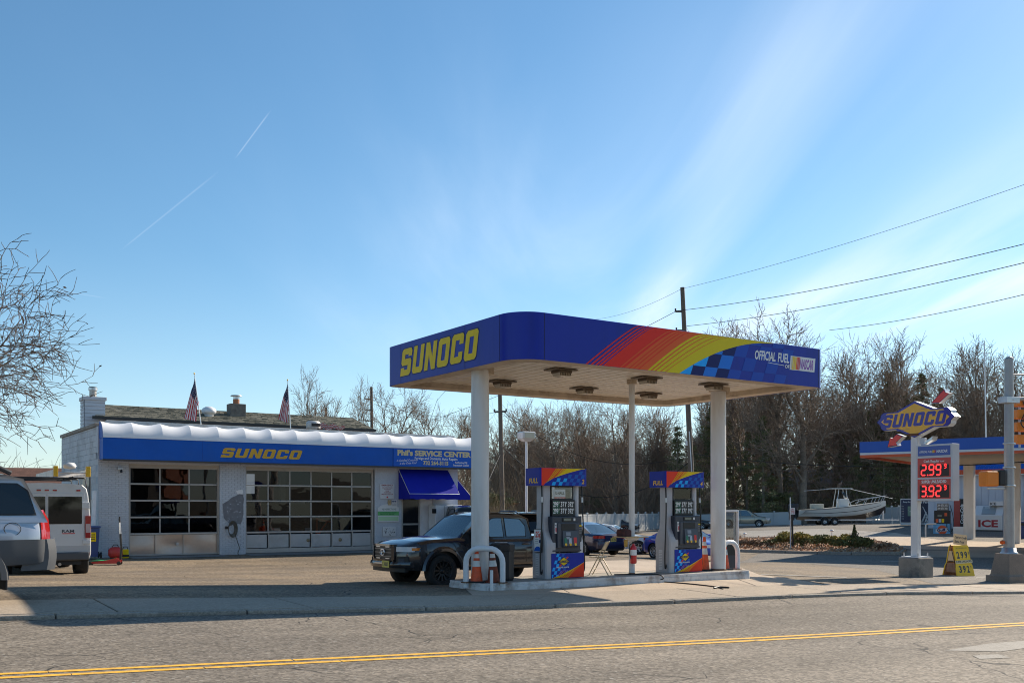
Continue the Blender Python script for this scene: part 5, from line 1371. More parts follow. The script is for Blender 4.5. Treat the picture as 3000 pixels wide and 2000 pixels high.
def car(name, label, cat, loc, rotz, d, body, group=None, wheelm=ALLOY, scale=None, spokes=5, glassm=None, plate=True, wheels=True):
    """x forward, y left, z up; wheels, doors, lamps, glass are parts"""
    s = Shape(d); o = thing(name, label, cat, loc, rotz, group, scale); gm = glassm or CGLASS
    xs = set(np.linspace(s.x0, s.x1, 25).tolist()+s.px+s.dx)
    for xa, r in d['arches']:
        for k in range(13): xs.add(min(max(xa + r*math.cos(math.pi*k/12), s.x0), s.x1))
        xs.add(max(xa-r-.004, s.x0)); xs.add(min(xa+r+.004, s.x1))
    xs = sorted(xs); X = [xs[0]]
    for x in xs[1:]:
        if x-X[-1] > .003: X.append(x)
    g = MB(); secs = []
    for x in X:
        h = s.sec(x); secs.append(h + [(p[0],-p[1],p[2]) for p in h[-2::-1]])
    g.loft(secs, body, False, False)
    n = len(secs[0])
    g.add(secs[0], [tuple(range(n-1,-1,-1))], body); g.add(secs[-1], [tuple(range(n))], body)
    g.build('body', o, sharp=38)
    # dark underbody and wheel housings
    g = MB(); w = max(s.pw)-.10
    g.box(s.x0+.22, -w+.02, s.sill+.02, s.x1-.25, w-.02, s.sill+.22, TRIM)
    for xa, r in d['arches']: g.box(max(xa-r*1.02, s.x0+.08), -w+.0, s.sill+.22, min(xa+r*1.02, s.x1-.08), w-.0, d['wr']+r*.99, TRIM)
    g.build('underbody', o)
    # greenhouse
    prof = d['cabin']; belt = d['belt']; hb = d['cabw']; tum = d['tum']
    def cy(z): return hb - tum*(z-belt)
    if prof:
        g = MB(); npf = len(prof); base = belt-.06
        loop = prof + [(prof[-1][0]-.02, base), (prof[0][0]+.02, base)]
        for sg in (1, -1):
            t = MB(); t.flat([[(p[0], p[1]) for p in loop]], body)
            vs = [(p[0], sg*cy(p[1]), p[1]) for p in loop]
            g.add(vs, [f if sg < 0 else tuple(reversed(f)) for f in t.f], body)
        cr = d.get('rcrown', .035)
        for k in range(npf-1):
            a, b = prof[k], prof[k+1]; row = []
            for p in (a, b):
                y = cy(p[1]); cc = cr
                row.append([(p[0]+ (cr*.8 if (k == 0) else -cr*.8 if k == npf-2 else 0)*(1-t_*t_), y*t_, p[1]+cc*(1-t_*t_)*(0.0 if p in (prof[0], prof[-1]) else 1)) for t_ in (1,.6,.2,-.2,-.6,-1)])
            g.loft([row[0], row[1]], body, False, False)
        cb = g.build('cabin', o, sharp=40)
        bv = cb.modifiers.new('weld', 'WELD'); bv.merge_threshold = .002
        bv = cb.modifiers.new('bevel', 'BEVEL'); bv.width = d.get('cbev', .05); bv.segments = 3; bv.limit_method = 'ANGLE'; bv.angle_limit = R(40)
        # side glass
        for poly in d['windows']:
            for sg in (1, -1):
                g = MB(); t = MB(); t.flat([poly], gm)
                cxp = sum(p[0] for p in poly)/len(poly); czp = sum(p[1] for p in poly)/len(poly)
                big = [(p[0]+math.copysign(.022, p[0]-cxp), p[1]+math.copysign(.018, p[1]-czp)) for p in poly]
                tb = MB(); tb.flat([big], TRIM)
                fl = lambda fs: [f if sg < 0 else tuple(reversed(f)) for f in fs]
                g.add([(p[0], sg*(cy(p[1])+.005), p[1]) for p in big], fl(tb.f), TRIM)
                g.add([(p[0], sg*(cy(p[1])+.009), p[1]) for p in poly], fl(t.f), gm)
                g.build('side_window', o)
        # screens
        for nm, (a, b), first in (('windshield', (prof[0], prof[1]), True), ('rear_window', (prof[-1], prof[-2]), False)):
            if nm == 'rear_window' and d.get('norear'): continue
            g = MB(); sgx = 1 if first else -1
            dv = Vector((b[0]-a[0], b[1]-a[1])).normalized(); nv = Vector((dv.y, -dv.x))*sgx if first else Vector((-dv.y, dv.x))*-sgx
            nrm2 = Vector((sgx*abs(dv.y), abs(dv.x)))
            def fn(u, v):
                z = a[1]+(b[1]-a[1])*(.05+.86*v); x = a[0]+(b[0]-a[0])*(.05+.86*v)
                y = (cy(z)-.10+.02*(1-v))*(2*u-1); t_ = y/cy(z)
                return (x+sgx*cr*.8*(1-t_*t_)+nrm2.x*.012, y, z+nrm2.y*.012+cr*(1-t_*t_)*v*.9)
            g.grid(fn, 8, 4, gm)
            if (first): pass
            else: g.f = [tuple(reversed(f)) for f in g.f]
            g.build(nm, o)
    # doors, panels proud of the side by a hair, so their gaps read
    for nm, x0, x1, z0, z1 in d['panels']:
        for sg in (1, -1):
            g = MB(); nx_, nz_ = 6, 6
            def fn(u, v):
                x = x0+(x1-x0)*u; zz = min(z1, s.zt(x)-.02); z = z0+(zz-z0)*v
                zbx = s.zb(x)+.015; z = max(z, zbx) if v < .99 else z
                return (x, sg*(s.y(x, z)+.009), z)
            g.grid(fn, nx_, nz_, body)
            if sg > 0: g.f = [tuple(reversed(f)) for f in g.f]
            eg = MB(); eg.grid(lambda u, v: (lambda p: (p[0]+(.012 if u > .5 else -.012), sg*(abs(p[1])-.006), p[2]))(fn(u, v)), nx_, nz_, TRIM)
            if sg > 0: eg.f = [tuple(reversed(f)) for f in eg.f]
            g.add(eg.v, eg.f, TRIM)
            p = g.build(nm, o)
            if nm.endswith('door'):
                h = MB(); zc = z1-.13; xc = x0+.16 if not d.get('hinge') else x0+.16
                yc = s.y(xc, zc)+.02
                h.tube([(xc-.10, sg*(yc), zc), (xc-.08, sg*(yc+.02), zc), (xc+.08, sg*(yc+.02), zc), (xc+.10, sg*yc, zc)], .016, 6, d.get('handlem', body)); h.build('handle', p)
    def endpatch(nm, front, y0, y1, z0, z1, m, off=.012, depth=.10, ny=8, nz_=3, bulge=0.0, both=False, bevel=0.0, xz=None):
        for sg in ((1, -1) if both else (1,)):
            g = MB(); sx = 1 if front else -1
            def fn(u, v, o_):
                y = (y0+(y1-y0)*u)*sg; z = z0+(z1-z0)*v
                sl_ = xz(v) if xz else 0
                return (s.fx(y, front)+sx*(o_+bulge*math.sin(math.pi*v)-sl_), y, z)
            A = [[fn(i/ny, j/nz_, off) for i in range(ny+1)] for j in range(nz_+1)]
            B = [[(p[0]-sx*depth, p[1], p[2]) for p in r_] for r_ in A]
            per = lambda Q: Q[0] + [r_[-1] for r_ in Q[1:]] + Q[-1][-2::-1] + [r_[0] for r_ in Q[-2:0:-1]]
            vs = [p for r_ in A for p in r_]; fs = [(j*(ny+1)+i, j*(ny+1)+i+1, (j+1)*(ny+1)+i+1, (j+1)*(ny+1)+i) for j in range(nz_) for i in range(ny)]
            flip = (sx*sg < 0)
            g.add(vs, [tuple(reversed(f)) if flip else f for f in fs], m)
            pa, pb = per(A), per(B); k = len(pa)
            sf = [(i, k+i, k+(i+1)%k, (i+1)%k) for i in range(k)]
            g.add(pa+pb, [tuple(reversed(f)) if flip else f for f in sf], m)
            g.build(nm, o, sharp=40, bevel=bevel)
    for e in d['ends']: endpatch(*e[0], **(e[1] if len(e) > 1 else {}))
    # wheels
    r_, w_ = d['wr'], d['ww']
    if wheels:
        tm = None; rm = None
        for xa, _ in d['arches']:
            for sg in (1, -1):
                yc = sg*(s.hw(xa)-w_/2-.015)
                if tm is None:
                    g = MB(); g.lathe([(r_*.60,-w_/2*.75),(r_*.74,-w_/2),(r_*.92,-w_/2),(r_,-w_/2*.72),(r_,w_/2*.72),(r_*.92,w_/2),(r_*.74,w_/2),(r_*.60,w_/2*.75)], 36, RUBBER)
                    t0 = g.build('wheel', o); tm = t0.data
                    g = MB(); g.lathe([(r_*.62,w_/2*.80),(r_*.60,w_/2*.5),(r_*.50,w_/2*.30),(0,w_/2*.22)], 30, TRIM)
                    g.lathe([(r_*.64,w_/2*.70),(r_*.65,w_/2*.86),(r_*.60,w_/2*.9),(r_*.58,w_/2*.55)], 30, wheelm)
                    for k in range(spokes):
                        a = 2*math.pi*k/spokes; M_ = RZ(a)
                        wd_ = r_*.07*5/max(5,spokes*.8)
                        g.add([M_ @ Vector(p) for p in ((.04,-wd_*1.4,w_/2*.55),(.04,wd_*1.4,w_/2*.55),(r_*.60,wd_,w_/2*.82),(r_*.60,-wd_,w_/2*.82),(.04,-wd_*1.6,w_/2*.3),(.04,wd_*1.6,w_/2*.3),(r_*.60,wd_*1.3,w_/2*.45),(r_*.60,-wd_*1.3,w_/2*.45))], [(3,2,1,0),(0,1,5,4),(1,2,6,5),(2,3,7,6),(3,0,4,7)], wheelm)
                    g.lathe([(r_*.16,w_/2*.4),(r_*.15,w_/2*.66),(0,w_/2*.70)], 16, wheelm)
                    q = g.build('rim', t0); rm = q.data
                else:
                    t0 = bpy.data.objects.new('wheel', tm); C.objects.link(t0); t0.parent = o
                    q = bpy.data.objects.new('rim', rm); C.objects.link(q); q.parent = t0
                t0.location = (xa, yc, r_); t0.rotation_euler = (R(-90) if sg > 0 else R(90), random.uniform(0, 6), 0)
    # mirrors
    if d.get('mirror'):
        xm, zm = d['mirror']
        for sg in (1, -1):
            g = MB(); yb_ = cy(zm)
            g.box(-.06, 0, -.09, .07, .20, .09, d.get('mirrorm', body), T(xm, sg*(yb_+.05), zm) @ Matrix.Diagonal((1, sg, 1, 1)))
            g.box(-.03, -.08, -.06, .03, .02, -.02, TRIM, T(xm, sg*(yb_+.05), zm) @ Matrix.Diagonal((1, sg, 1, 1)))
            g.build('mirror', o, bevel=.03, seg=3)
    return o, s
def badge_text(o, s, txt, x, y, z, h, m, front=False, w=None, off=.02):
    g = MB(); M_ = face((s.fx(y, front)+(off if front else -off), y, z), '+x' if front else '-x'); g.text(txt, M_, h, m, w, .02, 'C'); return g.build('badge', o)
def plate_(o, s, front, y, z, txt='', off=.03, m=PLATE, wd=.31, ht=.155):
    g = MB(); sx = 1 if front else -1; x = s.fx(y, front)+sx*off
    M_ = face((x, y, z), '+x' if front else '-x')
    g.box(-wd/2, -ht/2, -.012, wd/2, ht/2, .0, m, M_); g.text(txt, M_ @ T(0,-.035,0), .075, SNAVY, wd*.8, .02, 'C', z=.002); g.build('license_plate', o)

# --- dark grey pickup at the pumps
PUP = paint('pickup_dark_grey', (.032,.030,.034), .45, .17)
dP = dict(L=5.39, sill=.42, wr=.395, ww=.265, crown=.05, tuck=.10, belt=1.13, cabw=.84, tum=.24, rcrown=.05, cbev=.06,
 plan=[(-2.68,.80),(-2.60,.90),(-2.2,.915),(1.0,.925),(1.9,.925),(2.25,.90),(2.48,.80),(2.60,.62),(2.66,.40)],
 deck=[(-2.68,1.16),(-1.06,1.17),(-1.0,1.12),(.95,1.13),(1.15,1.16),(1.9,1.13),(2.3,1.07),(2.50,1.0),(2.66,.90)],
 bot=[(-2.68,.55),(-2.2,.45),(1.2,.42),(2.2,.42),(2.66,.46)], arches=[(1.62,.50),(-1.62,.49)],
 cabin=[(1.14,1.14),(.50,1.64),(.18,1.715),(-.72,1.71),(-.98,1.60),(-1.05,1.14)],
 windows=[[(.78,1.17),(.38,1.55),(.05,1.61),(-.16,1.61),(-.16,1.17)], [(-.26,1.17),(-.26,1.61),(-.72,1.58),(-.86,1.42),(-.84,1.17)]],
 panels=[('front_door',-.20,.98,.52,1.115),('rear_door',-.96,-.225,.52,1.115)], mirror=(.74,1.20), mirrorm=PUP,
 ends=[(('grille',True,-.40,.40,.68,.98,TRIM),dict(off=.03,ny=10)),
  (('grille_surround',True,-.46,.46,.98,1.03,PUP),dict(off=.05,ny=10)),(('grille_surround',True,-.46,.46,.63,.68,PUP),dict(off=.06,ny=10)),
  (('grille_side',True,.40,.48,.68,.98,PUP),dict(off=.055,both=True,ny=3)),
  (('headlight',True,.50,.84,.86,.975,HEAD),dict(off=.018,both=True)),(('turn_signal',True,.83,.88,.89,.95,AMBER),dict(off=.026,both=True,ny=4)),
  (('bumper',True,-.84,.84,.50,.63,PUP),dict(off=.08,bulge=.02,ny=14)),(('fog_surround',True,.52,.80,.58,.76,TRIM),dict(off=.03,both=True)),(('fog_light',True,.60,.72,.62,.71,PDK),dict(off=.045,both=True)),
  (('skid_valance',True,-.72,.72,.40,.50,TRIM),dict(off=.02,ny=12)),
  (('rear_bumper',False,-.86,.86,.50,.66,TRIM),dict(off=.10,ny=12)),(('tailgate',False,-.72,.72,.70,1.13,PUP),dict(off=.02,ny=10)),(('taillight',False,.74,.89,.78,1.10,TAIL),dict(off=.015,both=True,ny=4))])
pt_, ps_ = car('pickup_truck', 'dark grey double cab pickup parked behind the left canopy column', 'pickup', Vector((-.85, 24.75, 0)), ANG_U+math.pi+R(4), dP, PUP, wheelm=DALLOY, spokes=12)
pt_.location.z = gz(-.85, 24.75)-.05
g = MB(); 
for k in range(3):
    z = .74+.085*k; g.grid(lambda u,v: (ps_.fx(-.37+.74*u)+.045, -.37+.74*u, z+.022*v), 10, 1, mat('grille_bar',(.16,.16,.165),.35,.6))
for a,b in ((-.30,-.12),(.12,.30)):
    for z in (.955,.69): g.grid(lambda u,v: (ps_.fx(a+(b-a)*u)+.05, a+(b-a)*u, z+.022*v), 4, 1, ALU)
g.build('grille_bars', pt_)
g = MB(); M_ = face((ps_.fx(0)+.06,0,.84),'+x')
for rx,ry in ((.105,.075),(.045,.075),(.075,.03)):
    pts=[(rx*math.cos(a), ry*math.sin(a)+(0 if ry>.05 else .035),.0) for a in [i*math.pi/12 for i in range(25)]]; g.tube(pts, .009, 6, CHROME, False, M_)
g.build('emblem', pt_)
plate_(pt_, ps_, True, .22, .575, 'L 183LT', .11)
for sg in (1,-1):      # arch flares
    for xa, r in dP['arches']:
        g = MB(); secs=[]
        for k in range(15):
            a = math.pi*(.02+.96*k/14); c,s_ = math.cos(a), math.sin(a); rr=r*.98
            y = ps_.hw(xa)-.01
            secs.append([(xa+(rr+t_)*c, sg*(y+q), .395*.98+(rr+t_)*s_) for t_,q in ((-.01,-.05),(-.01,.045),(.05,.045),(.10,.0))])
        g.loft(secs if sg<0 else [x[::-1] for x in secs], PUP, True, True); g.build('wheel_flare', pt_, sharp=40)
g = MB(); g.tube([(.95,.90,.43),(-1.0,.90,.43)],.04,8,TRIM); g.build('side_step', pt_); g = MB(); g.tube([(.95,-.90,.43),(-1.0,-.90,.43)],.04,8,TRIM); g.build('side_step', pt_)
g = MB(); g.box(-2.60,-.74,1.0,-1.10,.74,1.178,TRIM); g.build('bed_liner', pt_)
for sg in (1,-1):
    g = MB(); g.grid(lambda u,v: (1.0-.55*u, sg*(.60-.32*u*v), 1.30), 1, 1, TRIM) if False else g.box(-.15,sg*.42-.2,1.0,.12,sg*.42+.2,1.50,mat('seat_tan',(.30,.26,.2),.8)); g.build('seat', pt_, bevel=.05)

# --- silver off-road wagon cut by the left edge
SIL = paint('silver_blue_paint', (.36,.39,.44), .45, .3)
dX = dict(L=4.54, sill=.50, wr=.385, ww=.27, crown=.02, tuck=.05, belt=1.20, cabw=.86, tum=.20, rcrown=.03, cbev=.05,
 plan=[(-2.18,.62),(-2.12,.80),(-1.98,.89),(-1.6,.915),(1.5,.915),(1.9,.88),(2.1,.75),(2.2,.5)],
 deck=[(-2.18,1.17),(-1.0,1.20),(.9,1.20),(1.1,1.15),(2.0,1.05),(2.2,.9)], bot=[(-2.18,.62),(-1.9,.55),(1.8,.5),(2.2,.55)],
 arches=[(1.62,.47),(-1.0,.47)],
 cabin=[(1.0,1.17),(.30,1.70),(-.2,1.76),(-.5,1.82),(-1.55,1.82),(-1.80,1.76),(-2.08,1.19)],
 windows=[[(.62,1.24),(.22,1.62),(-.15,1.64),(-.15,1.24)],[(-.25,1.24),(-.25,1.64),(-.9,1.66),(-.9,1.24)],[(-1.02,1.26),(-1.02,1.68),(-1.70,1.68),(-1.84,1.58),(-1.93,1.26)]],
 panels=[('front_door',-.22,.8,.60,1.18),('rear_door',-.80,-.25,.66,1.18)], mirror=(.6,1.28), mirrorm=TRIM,
 ends=[(('rear_bumper',False,-.89,.89,.46,.90,GREYP),dict(off=.10,bulge=.03,ny=18,nz_=5,depth=.35)),
  (('tailgate',False,-.60,.60,.88,1.15,SIL),dict(off=.012)),
  (('front_bumper',True,-.82,.82,.50,.80,GREYP),dict(off=.08)),(('headlight',True,.5,.82,.86,1.02,HEAD),dict(off=.02,both=True))])
xt_, xs_ = car('off_road_wagon', 'silver blue off-road wagon with grey cladding at the left picture edge', 'car', Vector((0,0,0)), ANG_U+math.pi+R(10), dX, SIL, wheelm=ALLOY, scale=1.10, glassm=TINT)
# rear bumper corner shows at x=165 in the picture
ox, oy = Vector((-7.95, 16.45)) + Vector((math.cos(ANG_U+R(10)), math.sin(ANG_U+R(10))))*(-2.15*1.10)
xt_.location = (ox, oy, gz(ox, oy)-.02)
for sg in (1,-1):
    def cl(nm, x0, x1, z0, z1, m, off=.03):
        g = MB()
        def fn(u,v): 
            x = x0+(x1-x0)*u; z = z0+(z1-z0)*v; z = max(z, xs_.zb(x))
            return (x, sg*(xs_.y(x, z)+off), z)
        g.grid(fn, 14, 4, m)
        if sg > 0: g.f=[tuple(reversed(f)) for f in g.f]
        g.grid(lambda u,v: (x0+(x1-x0)*u, sg*(xs_.y(x0+(x1-x0)*u, z1)+off*(1-v)), z1), 14, 1, m)
        return g.build(nm, xt_, sharp=45)
    cl('rear_cladding', -2.08, -1.40, .46, .90, GREYP, .05)
    cl('sill_cladding', -.50, 1.1, .50, .66, GREYP)
    for xa, r in dX['arches']:
        g = MB(); secs=[]
        for k in range(17):
            a = math.pi*(-.02+1.04*k/16); c,s_ = math.cos(a), math.sin(a); rr=r*.98; y = xs_.hw(xa)-.01
            secs.append([(xa+(rr+t_)*c, sg*(y+q), .385*.98+(rr+t_)*s_) for t_,q in ((-.01,-.06),(-.01,.06),(.07,.055),(.11,.0))])
        g.loft(secs if sg<0 else [x[::-1] for x in secs], GREYP, True, True); g.build('wheel_flare', xt_, sharp=40)
    # tall wrap-round tail lamp
    g = MB(); 
    def tf(u,v):
        z = .90+.42*v; xr = -2.165+max(0,z-1.17)*.46; x = xr+.15*(1-u)
        y = xs_.y(max(x,-2.10), min(z,1.08))-max(0,z-1.08)*.22-.05*u*u+.014
        return (x, sg*y, z)
    g.grid(tf, 6, 6, TAIL)
    if sg > 0: g.f=[tuple(reversed(f)) for f in g.f]
    g.grid(lambda u,v: (lambda p: (p[0]-.004, p[1]-sg*.16*u, p[2]))(tf(1,v)), 1, 6, TAIL); g.build('taillight', xt_)
    g = MB(); g.tube([(.2,sg*.62,1.80),(.0,sg*.62,1.90),(-1.45,sg*.62,1.95),(-1.68,sg*.62,1.84)],.035,8,TRIM); g.build('roof_rail', xt_)
    g = MB(); pts=[(-1.62+.11*math.cos(a), 1.05+.09*math.sin(a)) for a in [i*math.pi/10 for i in range(20)]]
    M_ = frame((0,sg*(xs_.y(-1.6,1.05)+.006),0),(1 if sg<0 else -1,0,0),(0,0,1)); g.tube([(p[0]*(1 if sg<0 else -1),p[1],0) for p in pts+pts[:1]],.005,5,TRIM,False,M_)
    if sg > 0: g.build('fuel_flap', xt_)
    g = MB(); g.box(-1.56,sg*.74-.15,.20,-1.53,sg*.74+.15,.62,TRIM); g.build('mud_flap', xt_, bevel=.01)
g = MB(); g.box(-1.40,-.62,1.86,-.1,.62,1.92,TRIM); g.build('roof_rack', xt_, bevel=.02)
g = MB(); g.box(-2.36,-.05,.42,-2.1,.05,.52,TRIM); g.cyl((-2.34,0,.5),(-2.34,0,.56),.03,None,10,STEEL); g.build('tow_hitch', xt_)
g = MB(); g.box(-2.295,-.30,.66,-2.285,.30,.80,TRIM); g.build('bumper_step', xt_)

# --- white work van seen from behind
VW = mat('van_white', (.66,.66,.66), .3, coat=.6, var=.03, vs=1, dirt=((.52,.50,.46), .4, 1.5))
van = thing('work_van', 'white work van backed toward the road with ladder on its roof rack', 'van', Vector((0,0,0)), 0)
vx, vy = -11.45, 24.5
van.rotation_euler = (0,0,R(90)+R(31)); 
vd = Vector((math.cos(R(121)), math.sin(R(121))))
van.location = (vx+vd.x*2.6, vy+vd.y*2.6, gz(vx+vd.x*2.6, vy+vd.y*2.6)-.02)
def vsec(x, k, z0=.42):
    w = 1.02*k; top = 2.30 if x < 1.6 else 2.30-(x-1.6)*1.25
    pts = [(w*.96,z0),(w,z0+.12),(w,1.15),(w*.985,1.5),(w*.94,2.0),(w*.90,2.18)]
    f = (top-z0)/(2.30-z0)
    pts = [(y,z0+(z-z0)*f) for y,z in pts]
    h = [(x,y,z) for y,z in pts]+[(x,w*.80,z0+(2.27-z0)*f),(x,w*.5,top),(x,0,top+.02)]
    return h + [(p[0],-p[1],p[2]) for p in h[-2::-1]]
g = MB(); xs=[-2.60,-2.585,-2.5,-1.9,-1.2,0,1.6,2.2,2.65]; ks=[.97,.995,1,1,1,1,1,.97,.88]
secs=[vsec(x,k) for x,k in zip(xs,ks)]; g.loft(secs, VW, False, False); n=len(secs[0]); g.add(secs[0],[tuple(range(n-1,-1,-1))],VW); g.add(secs[-1],[tuple(range(n))],VW); g.build('body', van, sharp=35)
MR_ = face((-2.604,0,0),'-x')
for sg in (1,-1):
    g = MB(); a,b = (.012,.86) if sg>0 else (-.86,-.012); g.box(a,.62,0,b,2.06,.012,VW,MR_); dr_=g.build('rear_door', van, bevel=.006)
    g = MB(); g.box(a+.02 if sg>0 else a+.06,1.30,.012,b-.06 if sg>0 else b-.02,1.98,.018,TINT,MR_); g.build('rear_window', dr_, bevel=.03)
    g = MB(); g.box(sg*.80,1.68,.0,sg*.98,1.84,.045,VW,MR_) if sg>0 else g.box(-.98,1.68,0,-.80,1.84,.045,VW,MR_); g.build('hinge', dr_, bevel=.008)
    g = MB(); g.box(min(sg*.82,sg*.99),.80,0,max(sg*.82,sg*.99),.90,.045,VW,MR_); g.build('hinge', dr_, bevel=.008)
    a,b = min(sg*.875,sg*1.0), max(sg*.875,sg*1.0)
    g = MB(); g.box(a,.95,0,b,1.50,.05,TAIL,MR_); g.box(a+.01,1.08,.05,b-.01,1.30,.054,mat('lamp_pale',(.55,.42,.42),.15,coat=.6),MR_); g.build('taillight', van, bevel=.02)
    for y in (.62,):
        g = MB(); g.box(min(sg*.85,sg*.97),.50,0,max(sg*.85,sg*.97),.58,.06,TAIL,MR_); g.build('reflector', van)
g = MB(); g.box(-.14,1.02,.012,-.02,1.24,.03,BLACK,MR_); g.build('door_handle', van, bevel=.02)
g = MB(); g.text('RAM', MR_ @ T(.34,1.09,0), .07, mat('badge_grey',(.10,.10,.11),.4,.5), .28, .03, z=.016); g.box(.34,1.055,.013,.64,1.075,.017,RED,MR_); g.build('badge', van)
g = MB(); g.box(-.97,.40,-.02,.97,.60,.075,GREYP,MR_); g.build('bumper', van, bevel=.03); g = MB(); g.box(-.99,.58,.0,.99,.76,.014,mat('bumper_cover_white',(.5,.5,.5),.4),MR_); g.build('lower_panel', van)
for y in (-.18,.0,.18,.72,-.72):
    g = MB(); g.box(y-.05,2.115,.0,y+.05,2.155,.02,TAIL,MR_); g.build('marker_lamp', van, bevel=.012)
g = MB(); g.box(-2.5,-.8,.28,2.3,.8,.45,TRIM); g.tube([(-2.55,-.3,.30),(-2.2,-.3,.33)],.04,8,STEEL); g.build('underbody', van)
tm=None
for xa in (-1.75,1.7):
    for sg in (1,-1):
        if tm is None:
            g=MB(); g.lathe([(.2,-.12),(.26,-.16),(.32,-.16),(.345,-.12),(.345,.12),(.32,.16),(.26,.16),(.2,.12)],30,RUBBER); t0=g.build('wheel',van); tm=t0.data
            g=MB(); g.lathe([(.21,.08),(.17,.04),(.06,.05),(0,.06)],20,STEEL); q=g.build('rim',t0); rm=q.data
        else:
            t0=bpy.data.objects.new('wheel',tm); C.objects.link(t0); t0.parent=van; q=bpy.data.objects.new('rim',rm); C.objects.link(q); q.parent=t0
        t0.location=(xa,sg*.88,.345); t0.rotation_euler=(R(-90)*sg,0,0)
for xa in (-1.75,1.7):
    for sg in (1,-1):
        g=MB(); g.prism([(xa+.42*math.cos(a), .345+.42*math.sin(a)) for a in [math.pi*i/14 for i in range(15)]], -1.024 if sg>0 else 1.012, -1.012 if sg>0 else 1.024, TRIM, frame((0,0,0),(1,0,0),(0,0,1))); g.build('wheel_arch',van)
for x in (-2.3,-1.0,.3):
    g=MB(); g.tube([(x,-.95,2.20),(x,-.92,2.45),(x,.92,2.45),(x,.95,2.20)],.022,8,TRIM); g.build('roof_rack_bar',van)
g=MB(); g.tube([(-2.5,-.6,2.47),(1.2,-.6,2.47)],.02,6,TRIM); g.build('roof_rack_rail',van)
# ladder on the rack
lad = thing('extension_ladder', 'aluminium ladder with orange feet lying on the roof of the white van', 'ladder', van.location+Vector((0,0,2.49)), R(121))
for sg in (-.92,-.18):
    g=MB(); g.box(-2.75,sg-.02,0,1.6,sg+.02,.16,DIRTYW); g.build('rail',lad); g=MB(); g.box(-2.84,sg-.05,-.02,-2.70,sg+.05,.24,GOLD); g.build('foot',lad,bevel=.01)
for k in range(13):
    g=MB(); x=-2.6+.32*k; g.cyl((x,-.905,.08),(x,-.195,.08),.018,None,8,ALU); g.build('rung',lad)
g=MB(); g.lathe([(0,0),(.13,.02),(.16,.08),(.12,.15),(0,.17)],12,WHITE); b_=g.build('white_bundle',None,van.location+Vector((vd.x*-2.6+.45,vd.y*-2.6+.25,2.66))); tag(b_,'white wrapped bundle tied to the end of the ladder on the van','bundle')

# --- ordinary cars, one builder
def sedan(L=4.86, W=1.86, H=1.47, hood=.95, wr=.33, hatch=False):
    w=W/2; a=L/2
    wx=L*.29; wr_x=-L*.29
    d=dict(L=L,sill=.26,wr=wr,ww=.22,crown=.03,tuck=.12,belt=.95,cabw=w-.12,tum=.38,rcrown=.04,cbev=.06,
     plan=[(-a,.62*w),(-a+.07,.80*w),(-a+.3,.95*w),(-a+.8,w),(a-1.0,w),(a-.4,.94*w),(a-.12,.76*w),(a,.45*w)],
     deck=[(-a,.82),(-a+.12,.98),(-a+.75,1.02),(-.3,.98),(a-1.5,.98),(a-.5,.82),(a-.1,.70),(a,.60)],
     bot=[(-a,.36),(-a+.5,.27),(a-.6,.25),(a,.33)], arches=[(wx,wr+.06),(wr_x,wr+.06)],
     cabin=[(a-1.55,.98),(a-2.35,H-.06),(a-2.9,H),(-.5,H-.01),(-a+1.45,H-.10),(-a+.60,1.0)],
     windows=[[(a-2.0,1.0),(a-2.50,H-.12),(a-2.95,H-.075),(a-2.95,1.0)],[(a-3.03,1.0),(a-3.03,H-.075),(-.5,H-.085),(-a+1.55,H-.16),(-a+1.1,1.02)]],
     panels=[('front_door',a-3.0,a-1.85,.34,.95),('rear_door',-.95+.0,a-3.03,.34,.95)],mirror=(a-1.95,1.03),
     ends=[(('headlight',True,w*.52,w*.86,.60,.74,HEAD),dict(off=.012,both=True)),(('grille',True,-w*.40,w*.40,.50,.68,TRIM),dict(off=.012)),(('lower_grille',True,-w*.5,w*.5,.30,.42,TRIM),dict(off=.015)),(('bumper',True,-w*.8,w*.8,.42,.50,None),dict(off=.02)),
      (('taillight',False,w*.50,w*.93,.80,.93,TAIL),dict(off=.012,both=True)),(('rear_bumper',False,-w*.86,w*.86,.36,.66,None),dict(off=.05,bulge=.02)),(('diffuser',False,-w*.6,w*.6,.26,.36,TRIM),dict(off=.02)),(('trunk_lid',False,-w*.48,w*.48,.68,.93,None),dict(off=.012))])
    return d
